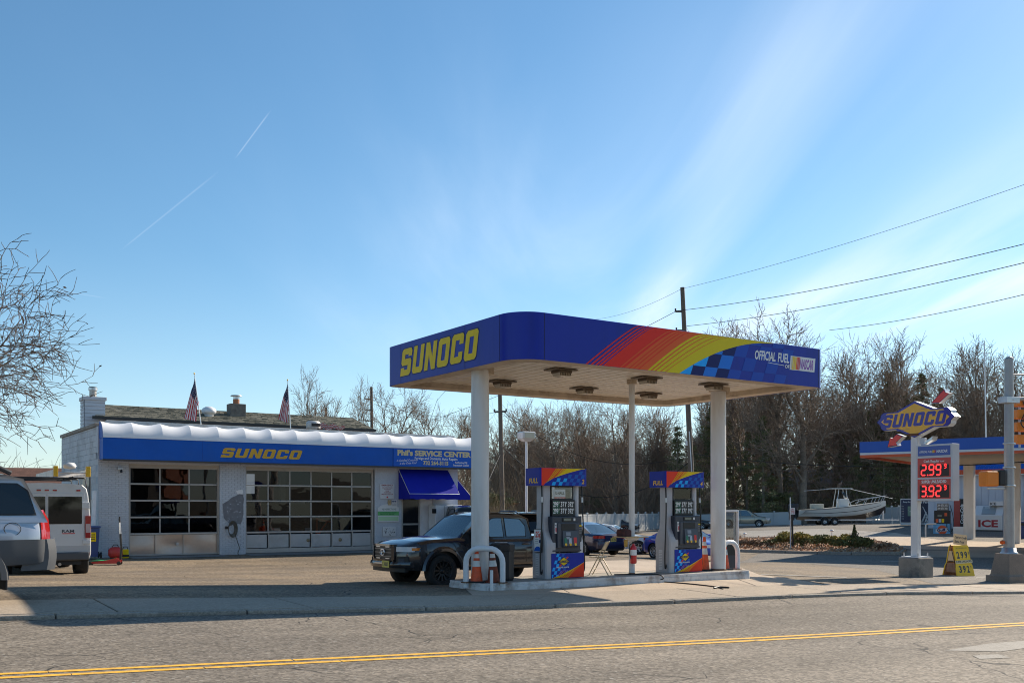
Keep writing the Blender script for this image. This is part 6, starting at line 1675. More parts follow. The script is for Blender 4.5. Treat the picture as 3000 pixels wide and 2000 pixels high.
def suv(L=4.7,W=1.9,H=1.70,wr=.36):
    w=W/2; a=L/2
    return dict(L=L,sill=.32,wr=wr,ww=.23,crown=.03,tuck=.09,belt=1.05,cabw=w-.09,tum=.30,rcrown=.04,cbev=.06,
     plan=[(-a,.70*w),(-a+.07,.86*w),(-a+.3,.97*w),(-a+.8,w),(a-.9,w),(a-.35,.93*w),(a-.1,.76*w),(a,.5*w)],
     deck=[(-a,1.0),(-a+.1,1.06),(-.3,1.06),(a-1.25,1.08),(a-.5,.96),(a-.12,.84),(a,.72)],bot=[(-a,.42),(-a+.5,.33),(a-.6,.32),(a,.38)],arches=[(L*.30,wr+.07),(-L*.29,wr+.07)],
     cabin=[(a-1.2,1.08),(a-2.0,H-.10),(a-2.5,H-.03),(-1.2,H),(-a+.55,H-.06),(-a+.12,1.06)],
     windows=[[(a-1.65,1.10),(a-2.10,H-.17),(a-2.65,H-.11),(a-2.65,1.10)],[(a-2.73,1.10),(a-2.73,H-.11),(-.75,H-.10),(-.75,1.10)],[(-.83,1.10),(-.83,H-.10),(-a+.75,H-.13),(-a+.5,1.12)]],
     panels=[('front_door',a-2.7,a-1.4,.44,1.04),('rear_door',-.8,a-2.73,.44,1.04)],mirror=(a-1.6,1.14),
     ends=[(('headlight',True,w*.5,w*.86,.72,.88,HEAD),dict(off=.012,both=True)),(('grille',True,-w*.42,w*.42,.58,.84,TRIM),dict(off=.012)),(('bumper',True,-w*.86,w*.86,.42,.58,None),dict(off=.04)),
      (('taillight',False,w*.64,w*.94,.80,1.04,TAIL),dict(off=.012,both=True)),(('rear_bumper',False,-w*.86,w*.86,.44,.68,None),dict(off=.05)),(('tailgate',False,-w*.6,w*.6,.70,1.02,None),dict(off=.012))])
def fill(d, m):
    d=dict(d); d['ends']=[((*e[0][:6], e[0][6] or m), e[1]) for e in d['ends']]; return d
def put(fn, name, label, cat, xs_, D, heading, m, **k):
    x=(xs_-CX)/F*D; o,s=car(name,label,cat,Vector((x,D,gz(x,D)-.01)),heading,fill(fn,m),m,**k); return o,s
NAVY=paint('navy_paint',(.012,.018,.060),.4); BWHITE=paint('white_car_paint',(.55,.57,.60),.0); BBLUE=paint('bright_blue_paint',(.012,.045,.36),.4); MAROON=paint('dark_plum_paint',(.030,.018,.022),.4); CHAMP=paint('champagne_paint',(.36,.32,.25),.4); BLK=paint('black_paint',(.010,.010,.012),.2)
hd=R(90)+R(33)
o,s=put(sedan(), 'sedan', 'navy blue saloon seen from behind between pump 2 and the slim post','car',1700,46.2,R(90)+R(33),NAVY,spokes=10)
plate_(o,s,False,0,.74,'U25 PJM',.02); badge_text(o,s,'HYUNDAI',0,.0,.87,.05,CHROME,w=.22)
o,s=put(sedan(4.5,1.77,1.45),'sedan','white saloon facing right behind the slim post and fire extinguisher','car',1806,50.6,R(-20),BWHITE)
o,s=put(sedan(4.5,1.80,1.43,wr=.34),'sedan','bright blue car with its nose beside pump 4','car',2016,43.4,R(-58),BBLUE,spokes=8)
o,s=put(suv(5.0,1.9,1.70),'crossover','dark plum crossover with chrome grille parked by the white fence','car',1792,92,R(-14),MAROON)
g=MB(); g.box(s.fx(0)+.0,-.42,.78,s.fx(0)+.03,.42,.82,CHROME); g.box(s.fx(0),-.42,.66,s.fx(0)+.03,.42,.69,CHROME); g.build('chrome_bar',o)
o,s=put(suv(4.9,1.95,1.72),'minivan','champagne minivan parked in front of the white fence left of the boat','minivan',2180,97,R(-18),CHAMP,spokes=7); plate_(o,s,True,.1,.55,'',.05)
o,s=put(sedan(4.6,1.8,1.45),'sedan','dark car nose beside the leaning utility pole near the white fence','car',2020,95,R(-20),BLK)
o,s=put(suv(4.7,1.9,1.72),'suv','dark suv with rear spoiler seen just past the pickup tailgate','car',1518,36.5,R(90)+R(20),BLK,glassm=TINT)
g=MB(); g.box(-2.15,-.65,1.66,-1.75,.65,1.72,BLK); g.build('spoiler',o,bevel=.02)
for sg in (1,-1):
    g=MB(); g.tube([(.4,sg*.62,1.70),(.2,sg*.62,1.77),(-1.4,sg*.62,1.77),(-1.6,sg*.62,1.70)],.025,7,BLK); g.build('roof_rail',o)
o,s=put(suv(4.8,1.9,1.82),'suv','black suv roof showing above the pickup cab beside the office','car',1352,40.6,R(90)+R(16),BLK,glassm=TINT)
o,s=put(sedan(4.7,1.85,1.45),'sedan','dark car parked inside the three pane wide bay','car',512,38.3,ANG_U-R(90)+R(8),paint('bay_dark_blue',(.012,.02,.04),.4)); o.location.z=.1; plate_(o,s,True,.0,.5,'NAF82H',.05,mat('plate_pale',(.5,.5,.35),.5))
o,s=put(suv(5.2,1.95,1.85),'suv','dark vehicle parked inside the six pane wide bay','car',800,40.2,ANG_U-R(90)-R(4),BLK); o.location.z=.1
# shop gear behind the second bay
def inside(x,y): return on_shop(x,y,.1)
o=thing('engine_hoist','orange engine hoist inside the six pane wide bay','hoist',inside(X3+3.35,1.6),ANG_U)
HO=mat('hoist_orange',(.75,.12,.02),.5)
for pts in ([(0,0,.1),(0,0,1.25)],[(0,0,1.2),(.75,0,1.05)],[(-.35,-.3,.1),(.6,-.3,.1)],[(-.35,.3,.1),(.6,.3,.1)],[(0,0,.5),(.45,0,1.1)]):
    g=MB(); g.tube(pts,.04,6,HO); g.build('beam',o)
o=thing('tool_chest','dark green tool chest inside the six pane wide bay','tool chest',inside(X3+1.7,3.2),ANG_U); g=MB(); g.box(0,0,0,.8,.5,1.6,mat('chest_green',(.012,.11,.07),.4)); g.build('body',o,bevel=.02)
for k in range(4):
    g=MB(); g.box(.04,-.02,.2+.34*k,.76,-.001,.48+.34*k,mat('chest_green2',(.015,.15,.10),.4)); g.build('drawer',o,bevel=.01)
for k,(x,z) in enumerate(((4.0,.33),(4.15,.95))):
    g=MB(); g.lathe([(.2,-.12),(.33,-.12),(.35,0),(.33,.12),(.2,.12)],22,mat('dusty_rubber',(.10,.085,.07),.8),RX(R(78))); b_=g.build('stacked_tyre',None,inside(X3+x,1.2)+Vector((0,0,z)),ANG_U); tag(b_,('lower dusty tyre inside the right end of the wide bay','upper dusty tyre inside the right end of the wide bay')[k],'tyre','tyres stored in the wide bay')

# ------------------------------------------------------------------ price sign on its concrete block
sgx = 2683; D_ = 30.4; bp = P(sgx, 1686, D_); zg = gz(bp.x, bp.y)
psn = thing('price_sign', 'illuminated fuel price sign with diamond emblem on a pole above a concrete block', 'price sign', Vector((bp.x, bp.y, zg)), ANG_U-math.pi/2)
# local x = toward the road (-v), local -y faces left along the road (-u)
k_ = F/D_
def hz(y): return EYE-(y-HY)/k_-zg
blk = thing('concrete_block', 'square stained concrete block carrying the price sign pole', 'concrete block', Vector((bp.x, bp.y, zg-.03)), ANG_U-math.pi/2)
g = MB(); g.box(-.36,-.36,0,.36,.36,.62,CONC); g.build('block', blk, bevel=.03)
g = MB(); g.box(-.30,-.30,.60,.30,.30,.625,WHITEP); g.build('base_plate', psn)
for a in (-.24,.24):
    for b in (-.24,.24):
        g = MB(); g.cyl((a,b,.6),(a,b,.74),.02,None,8,STEEL); g.build('anchor_bolt', psn)
g = MB(); g.box(-.115,-.09,.625,.115,.09,hz(1276), COLM); g.build('pole', psn, bevel=.01)
g = MB(); g.box(-.19,-.16,hz(1276),.19,.16,hz(1270),mat('rust',(.14,.06,.025),.9)); g.cyl((0,0,hz(1276)),(0,0,hz(1255)),.06,None,10,mat('rust',(.14,.06,.025),.9)); g.build('top_flange', psn)
# price cabinet: from y=1303 to 1466, width 1.13 (starting at the pole), thickness .35
z0, z1 = hz(1467), hz(1305); x0, x1 = .13, 1.32
CAB = mat('sign_cabinet_grey', (.50,.51,.53), .4, var=.04, vs=2)
g = MB(); g.box(x0,-.17,z0,x1,.19,z1,CAB); cab = g.build('price_cabinet', psn, bevel=.015)
MC = face((x0,-.171,z0),'-y'); cw = x1-x0; chh = z1-z0
SRED = mat('price_red', (.46,.018,.018), .35, coat=.3); LEDB = mat('led_black', (.02,.006,.007), .4); LEDR = mat('led_red', (1.0,.03,.03), .4, emit=1.6)
def rect(g, x, y, w, h, m, M_, z): g.flat([[(x,y),(x+w,y),(x+w,y+h),(x,y+h)]], m, M_, z)
g = MB()
f1, f2, f3, f4 = .04*chh, .385*chh, .415*chh, .76*chh
rect(g,.05,f1,cw-.10,f2-f1,SRED,MC,.004); rect(g,.05,f3,cw-.10,f4-f3,SRED,MC,.004); rect(g,.06,.80*chh,cw-.12,.17*chh,mat('sign_strip_blue',(.014,.06,.32),.35,coat=.3),MC,.004)
rect(g,.12,f1+.03,cw-.22,(f2-f1)*.64,LEDB,MC,.006); rect(g,.12,f3+.03,cw-.22,(f4-f3)*.60,LEDB,MC,.006)
g.text('SUPER UNLEADED', MC @ T(cw/2,f2-.115,0), .085, WHITE, .82, .03,'C',z=.007)
g.text('Cash Regular', MC @ T(.26,f4-.13,0), .075, WHITE, .52, .015,z=.007); g.text('fuel', MC @ T(.81,f4-.125,0), .045, WHITE, .12, .01,z=.007)
g.text('OFFICIAL FUEL', MC @ T(.11,.855*chh,0), .06, WHITE, .42, .02,shear=.15,z=.007); g.text('NASCAR', MC @ T(.68,.85*chh,0), .08, WHITE, .36, .03,shear=.15,z=.007)
for k2,m_ in enumerate((SYEL,GOLD,RED)): rect(g,.55+.035*k2,.85*chh,.03,.08,m_,MC,.007)
g.build('panel_print', cab)
dg = MB()
for y, a, b in ((f1+.055,'3.92','9'),(f3+.055,'2.99','9')):
    seven(dg, MC @ T(.16,y,.004), a, .34, LEDR, gap=.13, th=.115, sl=.04)
    seven(dg, MC @ T(.925,y+.20,.004), b, .145, LEDR, th=.14, sl=.04)
dg.build('led_digits', cab)
# diamond emblem
zc = hz(1229); sc = .00285
half = [(0,195),(232,96),(385,98),(420,70),(424,40),(470,0),(424,-40),(420,-70),(385,-98),(232,-96),(0,-195)]
def em(k=1.0, off=0): 
    r_ = [(x*sc*k, y*sc*k) for x,y in half]
    return r_ + [(-x,y) for x,y in r_[-2:0:-1]]
ME_ = face((.05,-.14,zc),'-y')
EMB = mat('emblem_side_white', (.66,.66,.66), .35, .3)
g = MB(); g.prism(em(), -.28, 0, SNAVY, ME_, EMB); emb = g.build('emblem', psn)
g = MB(); g.flat([em(.985)], mat('emblem_violet_blue',(.03,.022,.27),.35,coat=.3), ME_, .004); g.flat([em(.87)], mat('emblem_yellow',(.80,.40,.012),.35,coat=.3), ME_, .008)
word_mark(g, ME_ @ T(-1.15,-.205,0) , 2.26, .41, mat('emblem_violet_blue',(.03,.022,.27),.35,coat=.3), .28, .012)
g.flat([[(.10,.27),(.55,.33),(.55,.31)]], mat('emblem_violet_blue',(.03,.022,.27)), ME_, .012); g.flat([[(-.6,-.33),(-.1,-.27),(-.6,-.31)]], mat('emblem_violet_blue',(.03,.022,.27)), ME_, .012)
g.build('emblem_face', emb)
for pts, nm in (([(.54,.45),(.97,.83),(1.01,.73),(1.15,.69),(.80,.42)],'arrow_tail'),([(-.64,-.40),(-.80,-.53),(-.88,-.50),(-.98,-.80),(-.62,-.76),(-.66,-.67),(-.42,-.48)],'arrow_head')):
    g = MB(); g.prism(pts, -.24, -.03, SNAVY, ME_, EMB)
    cxp = sum(p[0] for p in pts)/len(pts); cyp = sum(p[1] for p in pts)/len(pts)
    g.flat([[(cxp+(x-cxp)*.90, cyp+(y-cyp)*.88) for x,y in pts]], mat('arrow_red',(.72,.025,.015),.35,coat=.3), ME_, -.026); g.build(nm, psn)
g = MB(); g.box(.16,-.06,z1+.03,.34,.06,z1+.22,CAB); g.build('junction_box', psn, bevel=.01)
g = MB(); g.loft([[(x,y,z) for x,y,z in q] for q in ([(.34,-.10,z1+.02),(.34,.10,z1+.02),(.34,.10,z1+.07),(.34,-.10,z1+.07)],[(.62,-.13,z1+.13),(.62,.13,z1+.13),(.66,.13,z1+.25),(.66,-.13,z1+.25)])],ALU,True,True); g.build('flood_light', psn, sharp=30)

# ------------------------------------------------------------------ yellow sandwich board
sb = gpx(2808, 1685); 
bd = thing('sandwich_board', 'yellow sandwich board with black price numbers and a tilted card on top', 'sandwich board', sb, R(20))
YB_ = mat('board_yellow', (.78,.50,.012), .5, var=.06, vs=3); BI = mat('board_inside', (.30,.16,.10), .7, var=.3, vs=5, dirt=((.05,.02,.015),.8,4))
lean = .20
def boardframe(y0): return frame((0,y0,0),(1,0,0),(0,lean,1))
pl = [(-.36,0),(.36,0),(.335,.35),(.30,.42),(.30,.95),(.27,1.0),(-.27,1.0),(-.30,.95),(-.30,.42),(-.335,.35)]
for yy_, nm in ((-.30,'front_panel'),(.30,'back_panel')):
    M_ = frame((0,yy_,.0),(1,0,0),(0,.23 if yy_<0 else -.23,1.0))
    g = MB(); g.prism(pl,-.02,.02,YB_ if yy_<0 else BI,M_,YB_); p_ = g.build(nm,bd,bevel=.008)
    if yy_<0:
        BK = mat('dark_ink',(.03,.03,.03),.6); g = MB()
        g.text('REG UNLEADED CASH', M_ @ T(0,.89,0), .04, BK, .44, .0,'C',z=.022)
        for tx,y in (('299',.58),('392',.12)):
            for i,c in enumerate(tx):
                g.flat([[(-.25+.16*i,y-.02),(-.11+.16*i,y-.02),(-.11+.16*i,y+.24),(-.25+.16*i,y+.24)]], mat('board_card_yellow',(.80,.55,.03),.5), M_, .021)
                g.text(c, M_ @ T(-.24+.16*i,y,0), .21, BK, .115, .04, z=.023)
            g.text('9', M_ @ T(.235,y+.12,0), .09, BK, .04, .02, z=.023)
        g.flat([[(-.33,.40),(.36,.43),(.36,.53),(-.33,.50)]], mat('pale_card',(.66,.58,.36),.6), M_, .022); g.text('SUPER UNLEADED', M_ @ T(-.31,.43,0) @ RZ(.04), .06, BK, .64, .03, z=.024)
        g.build('board_print',p_)
M_ = frame((0,-.05,.99),(1,0,0),(0,.10,1)) @ RZ(-.12); g = MB(); g.box(-.25,.0,-.008,.29,.34,.008,mat('card_tan',(.72,.50,.27),.6),M_); cd = g.build('top_card',bd)
g = MB(); g.text('Cash or Credit', M_ @ T(-.22,.20,0), .075, BK, .48, .03, shear=.2, z=.01); g.text('Same Price', M_ @ T(-.22,.06,0), .075, BK, .38, .03, shear=.2, z=.01); g.build('card_print',cd)
for sg in (-1,1):
    g = MB(); M_ = frame((sg*.30,0,0),(0,-sg,0),(0,0,1)); g.flat([[(-.22,.12),(.22,.12),(.16,.42),(-.16,.42)]],BI,M_,.0); g.flat([[(-.15,.46),(.15,.46),(.08,.80),(-.08,.80)]],mat('card_tan',(.72,.50,.27),.6),M_,.0); g.text('SALE', M_ @ T(-.09,.55,0), .09, RED, .18, .02); g.flat([[(.12*math.cos(a),.26+.10*math.sin(a)) for a in [i*.45 for i in range(14)]]], mat('dark_ink',(.03,.03,.03),.6), M_, .003); g.build('side_card',bd)
g = MB(); g.tube([(-.33,-.28,.1),(-.33,.0,1.0)],.012,6,BLACK); g.tube([(-.31,-.1,.47),(-.31,.1,.47)],.012,6,BLACK); g.build('strut',bd)

# ------------------------------------------------------------------ traffic signal pole
tp = gpx(2956, 1704); kd = F/tp.y
tr = thing('signal_pole', 'steel traffic signal pole on a tapered concrete footing near the right edge', 'signal pole', tp, R(20))
def tz(y): return EYE-(y-HY)/kd-tp.z
FOOT = mat('brown_concrete', (.26,.205,.16), .9, var=.15, vs=2, fine=.12, fs=40, bump=.3, bs=30)
g = MB(); g.box(-.44,-.44,-.05,.44,.44,.20,FOOT); g.build('footing', tr, bevel=.02)
g = MB(); g.loft([[(x*k,y*k,z) for x,y in ((-1,-1),(1,-1),(1,1),(-1,1))] for k,z in ((.37,.20),(.35,.24),(.265,.83))],FOOT,True,True,None,False); g.build('plinth', tr, bevel=.02)
g = MB(); g.lathe([(.24,.83),(.24,.87),(.20,.88),(.19,1.0),(.165,1.0)],24,STEEL); g.build('pole_shoe', tr)
GALV = mat('pole_galvanised', (.36,.35,.34), .5, .55, var=.10, vs=2, fine=.05, fs=30)
ztop = tz(1050)
g = MB(); g.cyl((0,0,.87),(0,0,ztop),.152,.118,28,GALV); g.lathe([(.122,ztop-.05),(.125,ztop),(.06,ztop+.05),(0,ztop+.06)],24,GALV); g.build('pole', tr)
for y in (1299,1369,1422,1172):
    g = MB(); z = tz(y); g.lathe([(.16,z-.025),(.165,z-.02),(.165,z+.02),(.16,z+.025)],24,STEEL); g.box(.15,-.04,z-.03,.22,.04,z+.03,STEEL); g.build('band_clamp', tr)
zz_ = tz(1172)
g = MB(); g.tube(catmull([(.1,0,zz_),(1.2,-.1,zz_+.16),(4.0,-.3,zz_+.55),(8.5,-.6,zz_+.8)],5),[.06,.06,.058,.056,.055,.054,.052,.05,.05,.048,.046,.045,.044,.042,.04,.04],10,GALV)
g.tube([(.1,0,zz_+.75),(2.5,-.2,zz_+.80),(4.0,-.3,zz_+.60)],.03,8,GALV); g.build('mast_arm', tr)
g = MB(); g.box(-.25,-.16,zz_-.09,.25,.16,zz_+.09,STEEL); g.build('arm_flange', tr, bevel=.01)
SIGO = mat('signal_orange', (.78,.22,.012), .4, var=.05, vs=5)
sx_ = .36
hd_ = MB(); sh = thing('traffic_signal', 'orange four lamp traffic signal head hanging beside the steel pole', 'traffic signal', P(2990,1300,tp.y+.5), R(8))
for k in range(4):
    z = .37*k
    g = MB(); g.box(-.19,-.14,z,.19,.14,z+.27,SIGO); s_ = g.build('lamp_section', sh, bevel=.025)
    g = MB(); g.cyl((.19,0,z+.135),(.40,0,z+.115),.12,.125,16,SIGO,False); g.build('visor', s_)
    g = MB(); g.cyl((.185,0,z+.135),(.20,0,z+.135),.115,None,16,BLACK); g.build('lens', s_)
g = MB(); g.tube([(0,.05,-.1),(0,.05,1.5)],.03,8,STEEL); g.build('hanger', sh); g = MB(); g.tube(catmull([(-.05,-.16,1.3),(.0,-.20,.95),(-.13,-.2,.62),(.02,-.2,.45),(.14,-.2,.62),(.05,-.2,.86),(-.03,-.18,.7)],6),.016,7,BLACK); g.build('cable_loop', sh)
ph_ = thing('pedestrian_signal', 'orange pedestrian signal box with black hood strapped to the steel pole', 'pedestrian signal', P(2921,1402,tp.y-.1), R(14))
g = MB(); g.box(-.44,-.10,-.22,.0,.26,.22,SIGO); g.build('housing', ph_, bevel=.05, seg=3)
g = MB(); g.box(.0,-.12,-.20,.22,.26,.26,BLACK); g.build('hood', ph_, bevel=.04, seg=3)
g = MB(); g.box(-.3,-.02,-.30,.4,.06,-.25,STEEL); g.build('bracket', ph_, bevel=.01)
g = MB(); g.lathe([(0,0),(.05,.0),(.06,.05),(0,.08)],14,ORANGE,RX(R(90))); g.box(-.02,-.0,-.04,.1,.05,.04,ORANGE); b_=g.build('push_button',None,P(2934,1588,tp.y-.1)); tag(b_,'small orange push button on the steel signal pole','push button')

# ------------------------------------------------------------------ fuel station across the side street
GA = math.atan2(-.593,.805); gx0, gy0 = 16.8, 48.0
def gl(x,y,z=0): return Vector((gx0+math.cos(GA)*x-math.sin(GA)*y, gy0+math.sin(GA)*x+math.cos(GA)*y, z))
GB = mat('gulf_blue',(.012,.085,.40),.45,var=.05,vs=.6); GO = mat('gulf_orange',(.66,.09,.02),.45); GW = mat('gulf_white',(.66,.66,.66),.45)
gc = thing('neighbour_canopy','blue canopy with white and orange stripes over the neighbouring station','canopy',gl(0,0),GA)
CL, CDp, cz0, cz1 = 26.0, 14.5, 4.14, 4.90; ch_=cz1-cz0
for nm,a,b,m_ in (('orange_stripe',0,.17,GO),('white_stripe',.17,.31,GW),('blue_fascia',.31,1.0,GB)):
    g=MB(); o_=.0 if nm!='blue_fascia' else .012
    for q in ((0-o_,-.08-o_,CL+o_,0),(0-o_,0,.08,CDp)): g.box(q[0],q[1],cz0+ch_*a,q[2],q[3],cz0+ch_*b,m_)
    g.build(nm,gc)
g=MB(); g.box(.08,0,cz0+.12,CL,CDp,cz1-.1,mat('tan_soffit',(.40,.34,.26),.6)); g.build('soffit',gc)
for lx,ly in ((2.1,13.4),(13.5,13.4),(4.6,3.4)):
    if ly<5: continue
    w=gl(lx,ly); g=MB(); g.box(lx-.27,ly-.27,gz(w.x,w.y)-.1,lx+.27,ly+.27,cz0+.13,COLM); g.build('column',gc,bevel=.02)
w=gl(5.05,10.4); g=MB(); g.box(5.05-.2,10.4-.2,gz(w.x,w.y)-.1,5.05+.2,10.4+.2,cz0+.13,COLM); g.build('column',gc,bevel=.02)
stn = thing('station_shop','white clapboard station shop with blue and orange shingled mansard','shop',gl(0,0),GA)
ly0=22.6; SIDE=mat('white_board_siding',(.52,.55,.62),.6,var=.05,vs=1)
g=MB(); g.box(-2.4,ly0,-.2,18,ly0+9,4.6,SIDE); g.build('wall',stn)
for k in range(26):
    x=-2.38+.42*k
    if x>6.2: break
    g=MB(); g.box(x,ly0-.03,.3,x+.36,ly0-.002,3.9,SIDE); g.build('siding_board',stn)
n=52
g=MB(); 
for j in range(6):
    z=3.92+.16*j; m_=GO if j<2 else GB; x=-2.8
    while x<18:
        w_=random.uniform(.26,.34); d0=.75-.11*j
        g.add([(x+.005,ly0-d0-.03,z),(x+w_-.005,ly0-d0-.03,z),(x+w_-.005,ly0-d0+.10,z+.17),(x+.005,ly0-d0+.10,z+.17),(x+.005,ly0-d0+.01,z),(x+w_-.005,ly0-d0+.01,z)],[(0,1,2,3),(4,5,1,0)],m_); x+=w_
g.build('mansard_shingles',stn,kind='stuff')
g=MB(); g.box(-2.8,ly0-.75,3.86,18,ly0,3.92,GW); g.box(-2.8,ly0-.1,4.5,18,ly0+9,4.9,mat('roof_tar',(.06,.06,.06),.9)); g.build('soffit',stn)
g=MB(); g.box(4.3,ly0-.05,2.35,18,ly0-.03,3.3,GB); g.build('window_header',stn)
for a,b in ((4.6,5.5),(5.6,8.2),(8.3,11)):
    g=MB(); g.box(a,ly0-.06,.9,b,ly0-.031,2.35,mat('shop_window_dark',(.03,.032,.03),.1)); w_=g.build('window',stn)
    g=MB(); g.box(a-.06,ly0-.075,.84,a,ly0-.055,2.41,GW); g.box(a,ly0-.075,.84,b,ly0-.061,.9,GW); g.build('frame',w_)
    Mw=face((a,ly0-.062,.9),'-y'); g=MB(); g.text('BEER', Mw @ T(.15,1.0,0), .25, ORANGE, .7,.02); g.text('ICE', Mw @ T(.15,.65,0), .25, ORANGE, .5,.02); g.flat([[(.1,.08),(.6,.08),(.6,.4),(.1,.4)]],SYEL,Mw,.003); g.build('poster',w_)
def gthing(name,label,cat,px_,py_,D,rot=GA,group=None):
    x=(px_-CX)/F*D; z=EYE-(py_-HY)*D/F; return thing(name,label,cat,Vector((x,D,z)),rot,group)
o=gthing('ice_freezer','white slant front ice freezer with red ICE lettering by the station shop','ice freezer',2899,1552,63.5)
g=MB(); g.prism([(-.45,0),(.45,0),(.45,1.55),(.20,1.55),(-.45,.95)],-.82,.82,GW,frame((0,0,0),(0,1,0),(0,0,1))); g.build('cabinet',o,bevel=.03)
Mi=frame((-.82,-.452,0),(1,0,0),(0,0,1)); g=MB(); g.text('ICE', Mi @ T(.82,.22,0), .42, mat('ice_red',(.36,.02,.03),.5), 1.15,.04,'C'); g.build('lettering',o)
Ms=frame((-.82,-.452,.95),(1,0,0),(0,.65,.60)); g=MB(); g.box(.42,.06,.004,1.22,.80,.03,mat('freezer_hatch',(.36,.38,.38),.35,.3),Ms); g.text('PURE ICE',Ms @ T(.82,.62,0),.10,WHITE,.5,.02,'C',z=.035); g.build('hatch',o,bevel=.01)
g=MB(); g.box(.0,-.15,1.55,.82,.25,1.84,GW); ib=g.build('sign_box',o,bevel=.01); g=MB(); g.text('ICE',face((.06,-.152,1.60),'-y'),.16,mat('dark_ink',(.03,.03,.03),.6),.36,.03); g.build('sign_print',ib)
o=gthing('vending_machine','red and black drinks vending machine beside the white square column','vending machine',2819,1547,66)
g=MB(); g.box(-.45,-.35,0,.45,.4,1.95,BLACK); g.build('cabinet',o,bevel=.02); g=MB(); g.box(-.44,-.37,.05,-.05,-.352,1.9,mat('cola_red',(.36,.03,.025),.3)); g.build('red_panel',o)
g=MB(); g.text('Coca-Cola', frame((.15,-.355,.3),(0,0,1),(-1,0,0)) , .20, WHITE, 1.3,.02,shear=.2); g.box(.15,-.37,.05,.44,-.352,1.9,mat('cola_dark_red',(.16,.01,.02),.3)); g.text('Coca-Cola', frame((.36,-.375,.3),(0,0,1),(-1,0,0)), .17, WHITE, 1.3,.02,shear=.2); g.build('print',o)
for k,(px_,lab) in enumerate(((2665,'propane cage with dark blue poster panel left of the price sign pole'),(2714,'propane cage with white flame emblem right of the price sign pole'))):
    o=gthing('propane_cage',lab,'propane cage',px_,1537,72,GA+R(12),'propane cages beside the station')
    g=MB(); g.box(-.60,-.40,.0,.60,.4,1.9,GW); g.build('cage',o,bevel=.015); PN=mat('poster_navy',(.018,.028,.075),.4)
    g=MB(); g.box(-.56,-.42,.20,.56,-.402,1.84,PN); pz=g.build('poster',o); Mp=face((-.56,-.421,.20),'-y'); g=MB()
    if k:
        g.text('Paraco',Mp @ T(.36,1.38,0),.16,WHITE,.62,.03); g.flat([[(.24,1.36),(.30,1.42),(.24,1.56),(.18,1.42)]],WHITE,Mp,.003)
        for a in ([(.22,.02),(.36,.02),(.60,.75),(.50,.70)],[(.90,.02),(.76,.02),(.30,1.15),(.36,1.12)],[(.46,.02),(.56,.02),(.68,.5),(.62,.6)],[(.70,.02),(.62,.02),(.50,.45),(.56,.4)]): g.flat([a],WHITE,Mp,.004)
    else:
        g.text('Stop the Burn',Mp @ T(.14,1.42,0),.10,WHITE,.8,.02); g.text('Paraco',Mp @ T(.45,.75,0),.14,WHITE,.5,.02)
        g.flat([[(.45,.45),(.95,.45),(.95,1.15),(.45,1.15)]],mat('tank_green',(.20,.30,.22),.5),Mp,.003)
        for r_ in range(9):
            for c in range(3): g.flat([[(.06+.06*c+.018*math.cos(a),.2+.12*r_+.018*math.sin(a)) for a in [i*1.05 for i in range(6)]]],WHITE,Mp,.003)
    g.build('poster_print',pz)
o=gthing('neighbour_pump','dark neighbouring fuel pump with blue sky panel and orange disc','fuel pump',2761,1570,62.5,GA+R(8))
g=MB(); g.box(-.50,-.3,0,.50,.3,.82,PDK); g.build('cabinet',o,bevel=.015); g=MB(); g.box(-.50,-.32,.05,.48,-.302,.80,mat('sky_panel',(.10,.34,.58),.35,var=.35,vs=3)); pz=g.build('sky_panel',o)
Mp=face((-.5,-.321,.05),'-y'); g=MB(); g.flat([[(.52+.28*math.cos(a),.36+.28*math.sin(a)) for a in [i*math.pi/14 for i in range(28)]]],GO,Mp,.003); g.flat([[(.14,.2),(.84,.30),(.84,.50),(.14,.40)]],GW,Mp,.004); g.text('Gulf',Mp @ T(.22,.245,0) @ RZ(.13),.16,SNAVY,.5,.04,z=.006); g.build('badge',pz)
g=MB(); g.box(-.46,-.26,.82,.46,.26,1.62,BLACK); hd2=g.build('head',o,bevel=.02); g=MB()
Mh=face((-.46,-.262,.82),'-y')
for i,m_ in enumerate((GO,mat('grade_grey',(.42,.47,.55),.4),SYEL)):
    q_=MB(); q_.flat([[(.10+.17*i,.05),(.24+.17*i,.05),(.24+.17*i,.28),(.10+.17*i,.28)]],m_,Mh,.003); q_.build('grade_button',hd2)
g.flat([[(.2,.42),(.45,.42),(.45,.52),(.2,.52)]],SCREEN,Mh,.003); g.build('display',hd2); g=MB(); g.flat([[(.60,.45),(.75,.45),(.75,.65),(.60,.65)]],GO,Mh,.003); g.build('sticker',hd2)
g=MB(); g.box(-.30,-.2,1.62,.36,.2,2.06,mat('numbers_panel',(.12,.12,.12),.5)); nb2=g.build('price_panel',o); g=MB()
for r_ in (0,.2): g.text('299 371 392',face((-.27,-.202,1.67+r_),'-y'),.14,WHITE,.58,.02)
g.build('digits',nb2); g=MB(); g.tube(catmull([(.44,-.2,2.0),(.62,-.22,1.3),(.66,-.25,.6),(.5,-.3,.3),(.30,-.34,.5),(.28,-.34,.9)],5),.02,7,BLACK); g.build('hose',o)
g=MB(); g.box(-1.0,-.5,-.14,1.1,.5,.0,CONC); g.build('kerb_base',o,bevel=.02)
o=gthing('bent_pipe_guard','bent steel pipe guard left of the neighbouring pump','pipe guard',2712,1576,60,GA); g=MB(); g.tube(catmull([(0,0,0),(0,0,.7),(.06,0,.85),(.25,0,.88),(.6,0,.88)],5),.05,10,STEEL); g.build('pipe',o)
b_=MB(); b_.box(-.40,-.3,0,.40,.3,.56,GW); o=b_.build('white_crate',None,gthing('x','x','x',2816,1569,60.5).location,GA,.02); tag(o,'low white box between the neighbouring pump and square column','box')
